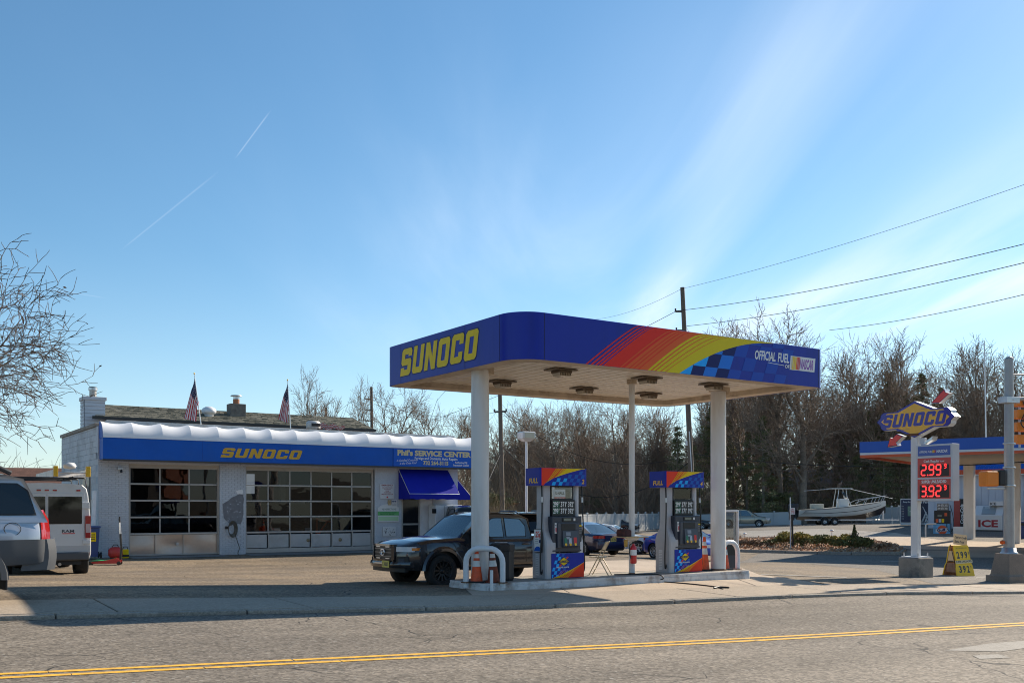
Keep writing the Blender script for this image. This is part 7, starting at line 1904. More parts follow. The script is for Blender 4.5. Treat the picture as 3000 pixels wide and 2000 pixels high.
for e in [x for x in bpy.data.objects if x.name=='x']: bpy.data.objects.remove(e)
o=gthing('station_bin','blue rubbish bin at the far right edge beside the station','litter bin',2992,1585,57,GA); g=MB(); g.box(-.35,-.35,0,.35,.35,.85,mat('bin_royal',(.02,.05,.22),.45)); g.build('body',o,bevel=.03); g=MB(); g.box(-.37,-.37,.86,.37,.37,1.15,mat('bin_royal',(.02,.05,.22),.45)); g.box(-.2,-.385,.92,.2,-.372,1.06,BLACK); g.build('lid',o,bevel=.03)
o=thing('flagstaff','tall thin white staff rising behind the neighbouring canopy','flagpole',P(2893,1500,78),0); o.location.z=.3; g=MB(); g.cyl((0,0,0),(-.25,0,14.5),.06,.04,10,WHITEP); g.build('staff',o)
# pale concrete drives of the station
sheet('station_drive',[gpx(2480,1589)[:2],gpx(2620,1560)[:2],gpx(2760,1582)[:2],gpx(3300,1600)[:2],gpx(3300,1622)[:2],gpx(2660,1608)[:2]],.010,CONP,1.5)
sheet('station_walk',[gpx(2650,1612)[:2],gpx(3300,1612)[:2],gpx(3300,1634)[:2],gpx(2655,1632)[:2]],.016,CONW,1.2)
sheet('parking_apron',[gpx(2190,1573)[:2],gpx(2480,1589)[:2],gpx(2640,1562)[:2],gpx(2400,1548)[:2],gpx(2150,1556)[:2]],.008,paving('pale_lot',(.25,.235,.215),(.28,.26,.235),.25,30,.3),1.5)

# ------------------------------------------------------------------ planting bed, shrubs, post
bedp=[(2120,1614),(2156,1615.6),(2304,1620),(2495,1625.5),(2636,1625),(2650,1612),(2625,1601),(2557,1586),(2278,1578),(2156,1580),(2110,1583)]
bed=[gpx(*p) for p in bedp]
MUL=mat('leaf_mulch',(.25,.135,.075),.95,var=.45,vs=2.2,fine=.5,fs=9,bump=1.0,bs=12)
kb=bpy.data.objects.new('bed_kerb',None); C.objects.link(kb); kb['kind']='structure'
def kerbrun(p,q):
    d=(q-p); n_=max(1,int(d.length/1.6)); 
    for i in range(n_):
        a=p.lerp(q,i/n_); b=p.lerp(q,(i+1)/n_); t_=(b-a).normalized(); nn=Vector((-t_.y,t_.x,0))*.075
        a=a+t_*.01; b=b-t_*.01; g=MB(); vs=[]
        for z in (.14+random.uniform(-.01,.01),-.1):
            for pnt,s_ in ((a,1),(b,1),(b,-1),(a,-1)): vs.append((pnt.x+nn.x*s_,pnt.y+nn.y*s_,gz(pnt.x,pnt.y)+z))
        g.add(vs,[(0,3,2,1),(0,1,5,4),(1,2,6,5),(2,3,7,6),(3,0,4,7)],KERBM); 
        me_=g; o_=me_.build('kerb_stone',kb,bevel=.02)
for p,q in zip(bed,bed[1:]): kerbrun(p,q)
ml=sheet('mulch_bed',[p[:2] for p in bed],.07,MUL,.5)
me_=ml.data
for v in me_.vertices: v.co.z+=random.uniform(0,.07)
LEAF=mat('fallen_leaf',(.40,.22,.12),.9,var=.4,vs=.7); LEAF2=mat('fallen_leaf_pale',(.56,.42,.28),.9)
g=MB()
xs0=[p.x for p in bed]; ys0=[p.y for p in bed]
from mathutils.geometry import intersect_point_tri_2d
def inpoly(x,y):
    c=False; n_=len(bed); j=n_-1
    for i in range(n_):
        if (bed[i].y>y)!=(bed[j].y>y) and x<(bed[j].x-bed[i].x)*(y-bed[i].y)/(bed[j].y-bed[i].y)+bed[i].x: c=not c
        j=i
    return c
cnt=0
while cnt<4200:
    x=random.uniform(min(xs0),max(xs0)); y=random.uniform(min(ys0),max(ys0))
    if not inpoly(x,y): continue
    r_=random.uniform(.04,.09); M_=T(x,y,gz(x,y)+.10+random.random()**2*.12) @ Matrix.Rotation(random.uniform(0,6.3),4,Vector((random.uniform(-1,1),random.uniform(-1,1),.6)).normalized())
    g.add([(-r_,0,0),(0,-r_*.6,.01),(r_,0,0),(0,r_*.6,.01)],[(0,1,2,3)],random.choice((LEAF,LEAF,LEAF2)),M_); cnt+=1
g.build('leaf_litter',kind='stuff')
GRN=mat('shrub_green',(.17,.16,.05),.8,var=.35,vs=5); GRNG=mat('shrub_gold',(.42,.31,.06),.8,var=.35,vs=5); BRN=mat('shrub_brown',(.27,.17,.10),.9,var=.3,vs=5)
TWIG=mat('twig_brown',(.085,.06,.042),.9)
def shrub_mesh(seed, ms, n=1500, w=.5, h=.62, cone_=False):
    rnd=random.Random(seed); g=MB()
    lob=[(rnd.uniform(-.5,.5)*w,rnd.uniform(-.5,.5)*w,rnd.uniform(.3,.7)*h,rnd.uniform(.45,.75)*w) for _ in range(6)]
    for _ in range(n):
        if cone_:
            t=rnd.random()**.8; a=rnd.uniform(0,6.28); rr=w*(1-t)*rnd.uniform(.5,1); c=Vector((rr*math.cos(a),rr*math.sin(a),h*t))
        else:
            l=rnd.choice(lob); a=rnd.uniform(0,6.28); e=rnd.uniform(-.3,1.4); q=l[3]*rnd.uniform(.6,1.05)
            c=Vector((l[0]+q*math.cos(a)*math.cos(e),l[1]+q*math.sin(a)*math.cos(e),max(.02,l[2]+q*.75*math.sin(e)*h/w*.6)))
        r_=rnd.uniform(.025,.055); M_=T(*c) @ Matrix.Rotation(rnd.uniform(0,6.3),4,Vector((rnd.uniform(-1,1),rnd.uniform(-1,1),rnd.uniform(-1,1))).normalized())
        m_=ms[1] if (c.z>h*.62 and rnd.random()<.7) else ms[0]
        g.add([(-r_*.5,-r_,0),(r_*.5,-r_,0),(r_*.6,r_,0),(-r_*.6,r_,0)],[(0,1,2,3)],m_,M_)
    return g
def shrub(px_,py_,w,h,seed,ms,label,n=1500,cone_=False,grp='shrubs in the planting bed'):
    b=gpx(px_,py_); o=thing('shrub',label,'shrub',b,random.uniform(0,6),grp)
    h*=1.22; w*=1.08
    shrub_mesh(seed,ms,n,w,h,cone_).build('foliage',o); g=MB()
    for k in range(7):
        a=k*.9; g.tube([(0,0,-.05),(w*.3*math.cos(a),w*.3*math.sin(a),h*.35),(w*.6*math.cos(a+.3),w*.6*math.sin(a+.3),h*.7)],.012,4,TWIG)
    g.build('stem',o); return o
shrub(2172,1606,.44,.42,1,(BRN,BRN),'small brown bare shrub at the left end of the bed',900)
shrub(2212,1606,.42,.42,2,(BRN,BRN),'small brown shrub second from the left end of the bed',900)
shrub(2254,1606,.42,.44,3,(BRN,GRN),'small brownish shrub left of the golden shrubs',900)
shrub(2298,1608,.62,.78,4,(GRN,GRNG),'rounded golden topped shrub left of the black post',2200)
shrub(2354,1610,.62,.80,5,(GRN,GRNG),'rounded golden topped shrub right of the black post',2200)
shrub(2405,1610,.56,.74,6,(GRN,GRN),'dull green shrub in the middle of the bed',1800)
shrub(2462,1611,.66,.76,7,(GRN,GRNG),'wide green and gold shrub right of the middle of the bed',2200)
shrub(2503,1611,.34,1.05,8,(GRN,GRN),'small upright conifer poking above the shrubs',900,True)
shrub(2532,1612,.55,.66,9,(GRN,GRN),'dark green shrub at the right end of the row',1700)
shrub(2572,1614,.5,.36,10,(BRN,BRN),'low twiggy brown shrub at the right tip of the bed',700)
# stems of dead perennials
o=None
np_=gpx(2320,1612); o=thing('no_parking_post','white and black post with small red lettered no parking plate in the planting bed','sign post',np_,0)
kk=F/np_.y
g=MB(); g.cyl((.05,0,0),(.0,0,(1612-1505)/kk),.055,None,10,BLACK); g.build('lower_post',o); g=MB(); g.cyl((-.05,.08,.0),(-.06,.08,(1612-1456)/kk),.03,None,8,WHITEP); g.build('upper_post',o)
g=MB(); z=(1612-1506)/kk; g.box(-.10,-.06,z,.14,-.045,z+.34,WHITE); sg2=g.build('plate',o); g=MB(); 
for k,tx in enumerate(('NO','PARKING','ANY TIME')): g.text(tx,face((.02,-.061,z+.24-.09*k),'-y'),.06,RED,.18 if k else .1,.02,'C')
g.build('plate_print',sg2)
for px_,py_,h in ((2182,1580,.30),(2437,1588,.62)):
    b=gpx(px_,py_); o=thing('path_light',('short white path light at the left end of the bed','thin white path light behind the shrubs')[h>.5],'path light',b,0,'path lights in the bed'); g=MB(); g.cyl((0,0,0),(0,0,h),.025,None,8,WHITEP); g.build('stake',o); g=MB(); g.lathe([(.03,h),(.13,h+.05),(.08,h+.12),(0,h+.14)],12,WHITEP); g.build('cap',o)

# ------------------------------------------------------------------ boat on its trailer
bx_,bd_=(2465-CX)/F*88,88.0; bz=EYE-(1538-HY)*88/F
boat=thing('motor_boat','white centre console motor boat with dark keel on a trailer beyond the shrubs','boat',Vector((bx_,bd_,bz)),R(-3))
BW=mat('gelcoat_white',(.60,.60,.57),.3,coat=.4); BN=mat('hull_dark',(.012,.014,.022),.35)
L_=7.9
def hull(x, t):   # t 0 keel .. 1 sheer
    u=(x+L_*.5)/L_; w=1.2*(1-max(0,(u-.45)/.55)**2.3)*(.9+.1*min(1,u*5)); zs=1.36+.82*u**1.5; zk=.50+.0*u+max(0,u-.55)**2*3.1; zc=zk+.28+.75*max(0,u-.3)**1.6
    zc=min(zc,zs-.25)
    if t<=.35: k=t/.35; return (x,w*.78*k,zk+(zc-zk)*k)
    k=(t-.35)/.65; return (x,w*(.78+.22*k**.7),zc+(zs-zc)*k)
for nm,t0,t1,m_ in (('keel',0,.33,BN),('hull_side',.33,1,BW)):
    g=MB(); secs=[]
    for i in range(27):
        x=-L_/2+L_*.985*i/26; h=[hull(x,t0+(t1-t0)*k/8) for k in range(9)]
        secs.append(h)
    g.loft(secs,m_,False,False); g.loft([[(p[0],-p[1],p[2]) for p in s_][::-1] for s_ in secs],m_,False,False); g.build(nm,boat)
g=MB(); h=[hull(-L_/2,k/8) for k in range(9)]; g.add(h+[(p[0],-p[1],p[2]) for p in h[::-1]],[tuple(range(18))],BN); g.build('transom',boat)
g=MB(); secs=[]
for i in range(27):
    x=-L_/2+L_*.985*i/26; p=hull(x,1); secs.append([(x,p[1],p[2]),(x,p[1]*.5,p[2]-.02),(x,0,p[2]-.02),(x,-p[1]*.5,p[2]-.02),(x,-p[1],p[2])])
g.loft(secs,BW,False,False); g.build('deck',boat)
for t0,t1,nm in ((.935,.965,'gunwale_stripe'),(.60,.635,'hull_stripe')):
    g=MB()
    for sg in (1,-1): g.grid(lambda u,v:(lambda p:(p[0],sg*(p[1]+.012),p[2]))(hull(-L_/2+L_*(.02+.90*u),t0+(t1-t0)*v)),24,1,BN)
    g.build(nm,boat)
g=MB()
for k in range(4): g.add([(-3.7+.08*k,-1.215,1.02+.07*k),(-2.3-.25*k,-1.225,1.02+.07*k+.06),(-3.7+.08*k,-1.215,1.02+.07*k+.03)],[(0,1,2)],BN)
g.build('swoosh_graphic',boat)
g=MB(); g.box(-.35,-.45,1.5,.55,.45,2.35,BW); g.build('console',boat,bevel=.06)
g=MB(); g.add([(.5,-.5,2.3),(.5,.5,2.3),(.15,.45,2.95),(.15,-.45,2.95)],[(0,1,2,3)],glass('boat_screen',(.8,.82,.82))); g.build('windshield',boat)
g=MB(); 
for sg in (1,-1): g.tube([(.75,sg*.6,1.6),(.35,sg*.5,2.5),(.25,sg*.5,3.2)],.028,6,ALU); g.tube([(-.6,sg*.6,1.5),(-.35,sg*.5,3.2)],.028,6,ALU)
g.build('tower_frame',boat); g=MB(); g.box(-1.1,-.75,3.2,.75,.75,3.27,BW); g.tube([(-1.1,0,3.2),(-3.2,.3,3.05)],.02,6,ALU); g.tube([(.7,-.3,3.2),(4.3,-.5,2.35)],.022,6,ALU); g.build('t_top',boat)
g=MB()
for sg in (1,-1):
    g.tube([(.9,sg*1.05,1.95),(1.6,sg*1.0,2.25),(3.85,sg*.30,2.62)],.022,6,ALU)
    for x in (1.6,2.3,3.0,3.5): p=hull(x,1); g.tube([(x,sg*p[1],p[2]),(x+.2,sg*p[1]*.93,p[2]+.42)],.018,5,ALU)
g.build('bow_rail',boat)
g=MB(); g.box(-2.6,-.7,1.45,-1.7,.7,1.9,mat('boat_seat',(.5,.46,.36),.7)); g.build('stern_seat',boat,bevel=.06)
for sg in (.38,-.38):
    g=MB(); g.loft([[(x+a*w_,sg+b*.2,z) for a,b in ((-1,-1),(1,-1),(1,1),(-1,1))] for x,w_,z in ((-4.35,.12,.45),(-4.3,.16,1.0),(-4.25,.32,1.35),(-4.2,.36,1.75),(-4.15,.25,1.92))],BN,True,True); g.build('outboard_motor',boat,bevel=.05)
trl=thing('boat_trailer','galvanised twin axle trailer under the white motor boat','trailer',Vector((bx_,bd_,bz)),R(-3))
g=MB()
for sg in (.8,-.8): g.box(-3.4,sg-.05,.42,2.4,sg+.05,.54,STEEL)
g.box(2.3,-.06,.42,5.0,.06,.54,STEEL); g.build('frame',trl)
for sg in (.8,-.8):
    g=MB(); g.tube([(2.3,sg,.48),(3.4,0,.48)],.05,6,STEEL); g.build('tongue_brace',trl)
g=MB(); g.box(3.55,-.06,.5,3.68,.06,1.35,STEEL); g.tube([(3.2,0,.5),(3.6,0,1.3)],.04,6,STEEL); g.build('winch_post',trl)
g=MB(); g.cyl((4.4,0,.0),(4.4,0,.75),.04,None,8,STEEL); g.build('jockey_leg',trl)
tm=None
for x in (-1.72,-.86):
    for sg in (1,-1):
        g=MB(); g.lathe([(.17,-.1),(.24,-.12),(.32,-.12),(.34,-.09),(.34,.09),(.32,.12),(.24,.12),(.17,.1)],24,RUBBER)
        w_=g.build('wheel',trl,(x,sg*1.02,.34)); w_.rotation_euler=(R(-90)*sg,0,0); g=MB(); g.lathe([(.19,.10),(.17,.05),(.08,.06),(.0,.08)],16,STEEL); 
        for k in range(5): a=k*1.2566; g.cyl((.11*math.cos(a),.11*math.sin(a),.06),(.11*math.cos(a),.11*math.sin(a),.07),.03,None,8,BLACK)
        g.build('rim',w_)
        g=MB(); g.loft([[(x+.42*math.cos(a),sg*1.02+b,.34+.42*math.sin(a)) for b in (-.14,.14)] for a in [math.pi*(.08+.84*i/8) for i in range(9)]],STEEL,False,False); g.build('mudguard',trl)

# ------------------------------------------------------------------ white vinyl fences
VIN=mat('vinyl_white',(.46,.47,.47),.5,var=.05,vs=.5,dirt=((.40,.40,.34),.35,.8))
def vfence(p,q,h,label):
    o=thing('vinyl_fence',label,'fence',p,0,'white vinyl fences behind the parked cars'); d=(q-p); n_=max(1,round(d.length/2.4)); a=math.atan2(d.y,d.x); o.rotation_euler=(0,0,a)
    Lh=math.hypot(d.x,d.y)
    for i in range(n_+1):
        t=i/n_; x=Lh*t; z=d.z*t; g=MB(); g.box(x-.07,-.07,z-.3,x+.07,.07,z+h+.1,VIN); g.loft([[(x+s1*k,s2*k,zz) for s1,s2 in ((-1,-1),(1,-1),(1,1),(-1,1))] for k,zz in ((.09,z+h+.1),(.09,z+h+.14),(.0,z+h+.2))],VIN,True,False,None,False); g.build('post',o)
        if i<n_:
            x1=Lh*(i+1)/n_; z1=d.z*(i+1)/n_; g=MB()
            npl=8; 
            g.add([(x+.07,-.02,z-.3),(x1-.07,-.02,z1-.3),(x1-.07,-.02,z1+h),(x+.07,-.02,z+h),(x+.07,.02,z-.3),(x1-.07,.02,z1-.3),(x1-.07,.02,z1+h),(x+.07,.02,z+h)],[(0,1,2,3),(7,6,5,4),(3,2,6,7)],VIN); g.build('panel',o)
            for zz in (.02,h-.09):
                g=MB(); g.add([(x+.07,-.035,z+zz),(x1-.07,-.035,z1+zz),(x1-.07,-.035,z1+zz+.13),(x+.07,-.035,z+zz+.13)],[(0,1,2,3)],VIN); g.build('rail',o)
def gp(px_,D): x=(px_-CX)/F*D; return Vector((x,D,gz(x,D)))
vfence(gp(1690,80),gp(1930,103),1.55,'white vinyl fence receding behind the navy saloon and plum crossover')
vfence(gp(2040,103),gp(2345,102),1.3,'white vinyl fence behind the minivan and boat stern')
vfence(gp(2540,103),gp(2655,88),1.5,'white vinyl fence between the boat bow and propane cages')

# ------------------------------------------------------------------ trees
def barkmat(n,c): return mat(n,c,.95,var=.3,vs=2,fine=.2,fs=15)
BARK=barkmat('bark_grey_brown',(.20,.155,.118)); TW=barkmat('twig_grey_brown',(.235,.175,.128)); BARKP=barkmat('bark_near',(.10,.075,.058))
DRYL=mat('dry_leaf',(.10,.05,.025),.9)
class TB:
    """numpy tube collector"""
    def __init__(s): s.v=[]; s.f=[]; s.n=0
    def tube(s, pts, rs, n):
        pts=np.asarray(pts); k=len(pts); d=np.gradient(pts,axis=0); d/=np.linalg.norm(d,axis=1,keepdims=True)+1e-9
        ref=np.array([0,0,1.0]) if abs(d[0,2])<.9 else np.array([1.0,0,0])
        a=np.cross(d,ref); a/=np.linalg.norm(a,axis=1,keepdims=True)+1e-9; b=np.cross(d,a)
        t=2*np.pi*np.arange(n)/n
        ring=pts[:,None,:]+rs[:,None,None]*(np.cos(t)[None,:,None]*a[:,None,:]+np.sin(t)[None,:,None]*b[:,None,:])
        s.v.append(ring.reshape(-1,3)); i=np.arange(k-1)[:,None]*n; j=np.arange(n)[None,:]; j2=(j+1)%n
        s.f.append((np.stack([i+j,i+j2,i+n+j2,i+n+j],-1).reshape(-1,4))+s.n); s.n+=k*n
    def mesh(s, name, m, leaves=None):
        v=np.concatenate(s.v) if s.v else np.zeros((0,3)); f=np.concatenate(s.f) if s.f else np.zeros((0,4),int)
        nb=len(f)
        if leaves is not None and len(leaves):
            f=np.concatenate([f,np.arange(len(leaves)).reshape(-1,4)+len(v)]); v=np.concatenate([v,leaves])
        me=bpy.data.meshes.new(name); me.vertices.add(len(v)); me.vertices.foreach_set('co',v.ravel()); me.loops.add(f.size); me.loops.foreach_set('vertex_index',f.ravel().astype(np.int32))
        me.polygons.add(len(f)); me.polygons.foreach_set('loop_start',np.arange(0,f.size,4,dtype=np.int32)); 
        me.materials.append(m)
        if leaves is not None and len(leaves):
            me.materials.append(DRYL); mi=np.zeros(len(f),np.int32); mi[nb:]=1; me.polygons.foreach_set('material_index',mi)
        me.polygons.foreach_set('use_smooth',np.ones(len(f),bool)); me.update(calc_edges=True); me.validate(); return me
def bare_tree(seed,H,r0,spread=.55,forks=2,levels=5,nchild=(7,7,6,5),up=.07,twig=.012,leaf=0,lean=(0,0),clear=.3,maxn=5000,droop=0):
    r=np.random.default_rng(seed); tk,cr=TB(),TB(); leaves=[]; cnt=[0]
    def poly(p,d,L,ra,rb,n,wander,trop):
        pts=[p]; dd=d/np.linalg.norm(d)
        for i in range(n):
            dd=dd+r.normal(0,wander,3)+np.array([0,0,trop]); dd/=np.linalg.norm(dd); pts.append(pts[-1]+dd*L/n)
        pts=np.array(pts); return pts,np.linspace(ra,rb,n+1),dd
    def grow(p,d,L,ra,lev):
        cnt[0]+=1
        if cnt[0]>maxn: return
        n=(6,7,6,5,4,3,2)[lev]; rb=max(ra*(.30 if lev else .45),twig*.6)
        pts,rs,dd=poly(p,d,L,ra,rb,n,(.05,.085,.11,.13,.15,.16,.18)[lev],(.0,up,up,up*.7-droop,up*.5-droop,0-droop,0)[lev])
        (tk if lev<=1 else cr).tube(pts,rs,(9,6,5,3,3,3,3)[lev])
        if lev>=levels-1:
            if leaf and r.random()<leaf:
                q=pts[-1]; s_=r.uniform(.02,.045); e=r.normal(0,1,(2,3)); e/=np.linalg.norm(e,axis=1,keepdims=True); leaves.extend([q-e[0]*s_,q-e[1]*s_*.6,q+e[0]*s_,q+e[1]*s_*.6])
            return
        nc=nchild[min(lev,len(nchild)-1)]; nc=max(2,int(nc*r.uniform(.8,1.25)))
        t0=clear if lev==0 else .22
        for k in range(nc):
            t=t0+(1-t0)*((k+r.uniform(.2,1))/nc); t=min(t,.99); f=t*n; i=min(int(f),n-1); q=pts[i]+(pts[i+1]-pts[i])*(f-i); ax=pts[i+1]-pts[i]; ax/=np.linalg.norm(ax)
            ph=k*2.4+r.uniform(-.5,.5); o=np.cross(ax,[0,0,1.0] if abs(ax[2])<.9 else [1.0,0,0]); o/=np.linalg.norm(o); o2=np.cross(ax,o); side=o*np.cos(ph)+o2*np.sin(ph)
            an=r.uniform(.55,1.05)*spread*1.7*(1.1-.45*t)
            nd=ax*np.cos(an)+side*np.sin(an); rr=rs[i]*(.62 if lev else .55)*r.uniform(.75,1.05)
            LL=L*(r.uniform(.42,.66) if lev else r.uniform(.38,.58)*(1.15-.5*t))
            grow(q,nd,LL,max(rr,twig),lev+1)
        # leader fork
        for s_ in (1,-1)[:forks if lev<2 else 1]:
            nd=dd+r.normal(0,.28,3); grow(pts[-1],nd,L*r.uniform(.45,.62),max(rb,twig),lev+1)
    grow(np.zeros(3)-np.array([0,0,.3]),np.array([lean[0],lean[1],1.0]),H*.52,r0,0)
    return tk,cr,np.array(leaves)
_bt=[]
specs=[dict(seed=3,H=15,r0=.32,spread=.55,twig=.018),dict(seed=8,H=15,r0=.34,spread=.66,twig=.018),dict(seed=21,H=15,r0=.26,spread=.46,twig=.017,nchild=(9,7,5,4)),dict(seed=34,H=15,r0=.36,spread=.74,twig=.018,clear=.22),dict(seed=55,H=15,r0=.28,spread=.6,twig=.017,clear=.15,nchild=(10,8,5,4))]
for i,sp in enumerate(specs):
    tk,cr,_=bare_tree(maxn=7000,**sp); mt,mc=tk.mesh('trunk',BARK),cr.mesh('crown',TW)
    zmax=max(max(v.co.z for v in mc.vertices),1); _bt.append((mt,mc,zmax))
def place_bare(px_,top,D,k,label,grp,wide=1.0,rot=None):
    x=(px_-CX)/F*D; z=gz(x,D); mt,mc,zm=_bt[k]; H=(HY-top)*D/F+EYE-z; s_=H/zm
    o=thing('bare_tree',label,'tree',Vector((x,D,z)),random.uniform(0,6.28) if rot is None else rot,grp); o.scale=(s_*wide,s_*wide,s_)
    for nm,me_ in (('trunk',mt),('crown',mc)):
        c=bpy.data.objects.new(nm,me_); C.objects.link(c); c.parent=o
    return o
L1='trees behind the garage'; L2='bare trees behind the canopy'; L3='bare trees behind the boat and neighbouring station'
for px_,top,D,k,lab,w in ((915,1066,80,2,'slim bare tree standing alone above the shingle roof',.8),(1010,1150,88,0,'small bare tree just right of the shingle roof end',.9),(1075,1095,79,4,'thin bare tree left of the distant utility pole behind the garage',.75),(1150,1082,76,1,'wide forked bare tree right of the distant utility pole',.95),(1262,1140,80,3,'spreading bare tree just left of the white canopy column',.85),(1345,1200,88,0,'bare tree hidden partly by the left canopy column',1),
   (955,1205,90,2,'short bare tree behind the right end of the shingle roof',.8)):
    place_bare(px_,top,D,k,lab,L1,w)
rowa=[(1440,1230,100,4),(1490,1190,96,0),(1545,1165,100,3),(1600,1185,104,2),(1650,1150,92,1),(1700,1170,108,4),(1745,1160,96,0),(1800,1140,92,3),(1850,1165,110,2),(1905,1150,98,1),(1960,1175,96,4),(2020,1160,104,0)]
labA=['leftmost of the tangled bare trees just right of the weathered pole', 'low tangled bare tree directly behind the lamp post', 'bare tree rising behind the left half of pump 2', 'bare tree rising behind the right half of pump 2', 'forked bare tree midway between pump 2 and the slim post', 'thin bare tree left of the slim post under the canopy', 'bare tree just left of the slim canopy post', 'bare tree just behind the slim canopy post', 'bare tree right of the slim canopy post', 'broad bare tree left of pump 4', 'thin bare tree behind the left side of pump 4', 'bare tree beside the leaning utility pole']
for (px_,top,D,k),lb in zip(rowa,labA): place_bare(px_,top,D+16,k,lb,L2,1.0)
rowb=[(2090,1080,108,2),(2140,1010,112,4),(2200,930,96,0),(2285,868,92,1),(2350,905,90,3),(2420,965,104,4),(2490,975,98,1),(2560,968,96,0),(2630,1010,104,2),(2700,1030,108,3),(2775,1012,96,4),(2830,995,94,1),(2890,985,100,0),(2945,1000,97,3),(3005,1005,93,2),(3070,990,96,1),(2250,990,118,2),(2390,1010,120,0),(2530,1020,118,3),(2660,1040,120,4),(2860,1030,118,2),(3120,1000,110,3)]
labB=['thin bare tree just left of the right canopy column', 'bare tree topping out over the right column', 'tall bare tree above the checkered end of the canopy', 'tallest bare tree, crown highest over the canopy right end', 'spreading bare tree right of the tallest crown', 'bare tree right of the canopy corner', 'bare tree above the boat stern', 'bare tree above the boat console', 'bare tree above the boat bow, left of the diamond emblem', 'spreading bare tree left behind the diamond emblem', 'thin bare tree right behind the diamond emblem', 'forked bare tree above the middle of the neighbouring canopy', 'bare tree beside the tall thin white staff', 'spreading bare tree left of the steel signal pole', 'bare tree right behind the steel signal pole', 'bare tree at the right picture edge', 'far bare tree between the two tallest crowns', 'far bare tree right of the canopy corner, lower than its neighbours', 'far spreading bare tree left of the emblem', 'far thin bare tree behind the emblem arrow', 'far bare tree above the price cabinet', 'bare tree just beyond the right picture edge']
for (px_,top,D,k),lb in zip(rowb,labB): place_bare(px_,top,D+16,k,lb,L3,.95)
rowc=[(1415+62*i, 1190+25*math.sin(i*2.3)-(0 if i<11 else 95+30*math.sin(i*1.7)), 134+8*math.sin(i*1.3), i%5) for i in range(27) if i<12 or i%2]
for px_,top,D,k in rowc: place_bare(px_,top,D,k,'bare tree in the farthest rank of the wood behind the pumps and boat','farthest rank of bare trees',1.05)
# fuzzy far trees at the left
for (px_,top,D,k),lb in zip(((150,1370,120,1),(235,1345,130,3),(60,1360,115,0),(330,1370,125,4)),['far bare tree low on the skyline beyond the van roof', 'fuzzy far bare tree touching the garage side wall', 'far bare tree at the left edge behind the near branches', 'far bare tree hidden behind the garage']): place_bare(px_,top,D,k,lb,'far trees at the left')
# near tree at the left edge, trunk outside the frame
tk,cr,lv=bare_tree(77,14.5,.26,spread=.80,levels=6,nchild=(15,9,6,5,3),twig=.008,leaf=.12,clear=.07,maxn=42000,up=.06,droop=.05,lean=(.06,0))
nt_=thing('bare_tree','near bare tree with a few dry leaves reaching in from the left edge','tree',G(-14.6,20.5),1.1)
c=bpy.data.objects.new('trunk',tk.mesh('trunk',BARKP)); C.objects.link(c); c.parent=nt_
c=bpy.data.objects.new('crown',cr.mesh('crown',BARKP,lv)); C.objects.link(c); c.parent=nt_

# evergreens: trunk, drooping boughs of needle tufts
NEE=[mat('needle_dark',(.11,.12,.05),.85,var=.35,vs=1.2),mat('needle_olive',(.18,.17,.07),.85,var=.35,vs=1.2),mat('needle_rust',(.22,.10,.05),.9,var=.3,vs=1.2)]
def evergreen(seed,H,R0,n,rust=0.03,open_=.55,broad=False):
    r=np.random.default_rng(seed); tk=TB(); tk.tube(np.array([[0,0,-.3],[.05,0,H*.3],[0,.08,H*.7],[0,0,H]]),np.array([.22,.18,.10,.03]),8)
    quads=[]; mi=[]; nb=int(H*9)
    for b in range(nb):
        t=r.random()**.9; z=H*(.12+.86*t) if not broad else H*(.05+.9*t); Rm=R0*((1-t)**.75*(1.0)+.06) if not broad else R0*math.sin(math.pi*(.12+.8*t))**.6
        Rm*=r.uniform(.45,1.15)
        if r.random()>open_+.35: continue
        a=r.uniform(0,6.28); d=np.array([math.cos(a),math.sin(a),r.uniform(-.25,.30)]); L=Rm
        tip=np.array([0,0,z])+d*L; tk.tube(np.array([[0,0,z],np.array([0,0,z])+d*L*.5+[0,0,.05],tip]),np.array([.03,.02,.008]),3)
        m=max(3,int(n/nb)); s_=r.random(m)**.6; c=np.array([0,0,z])+d[None]*(L*s_)[:,None]+r.normal(0,.10+.16*L/3,(m,3))*np.array([1,1,.6])
        e1=r.normal(0,1,(m,3)); e1/=np.linalg.norm(e1,axis=1,keepdims=True); e2=np.cross(e1,r.normal(0,1,(m,3))); e2/=np.linalg.norm(e2,axis=1,keepdims=True)
        w=r.uniform(.05,.13,m)[:,None]; h=w*r.uniform(.25,.6,m)[:,None]
        quads.append(np.stack([c-e1*w-e2*h*.4,c-e2*h,c+e1*w,c+e2*h],1).reshape(-1,3))
        k=2 if r.random()<rust else (1 if r.random()<.5 else 0); mi.append(np.full(m,k))
    v=np.concatenate(quads); f=np.arange(len(v)).reshape(-1,4); mi=np.concatenate(mi)
    me=bpy.data.meshes.new('crown'); me.vertices.add(len(v)); me.vertices.foreach_set('co',v.ravel()); me.loops.add(f.size); me.loops.foreach_set('vertex_index',f.ravel().astype(np.int32)); me.polygons.add(len(f)); me.polygons.foreach_set('loop_start',np.arange(0,f.size,4,dtype=np.int32))
    for q in NEE: me.materials.append(q)
    me.polygons.foreach_set('material_index',mi.astype(np.int32)); me.update(calc_edges=True)
    return tk.mesh('trunk',BARK),me,H
_ev=[evergreen(1,12,2.6,10000,.03,.45),evergreen(2,12,3.2,12000,.02,.5),evergreen(3,12,2.2,8000,.06,.4),evergreen(4,6,2.6,14000,.05,.8,True)]
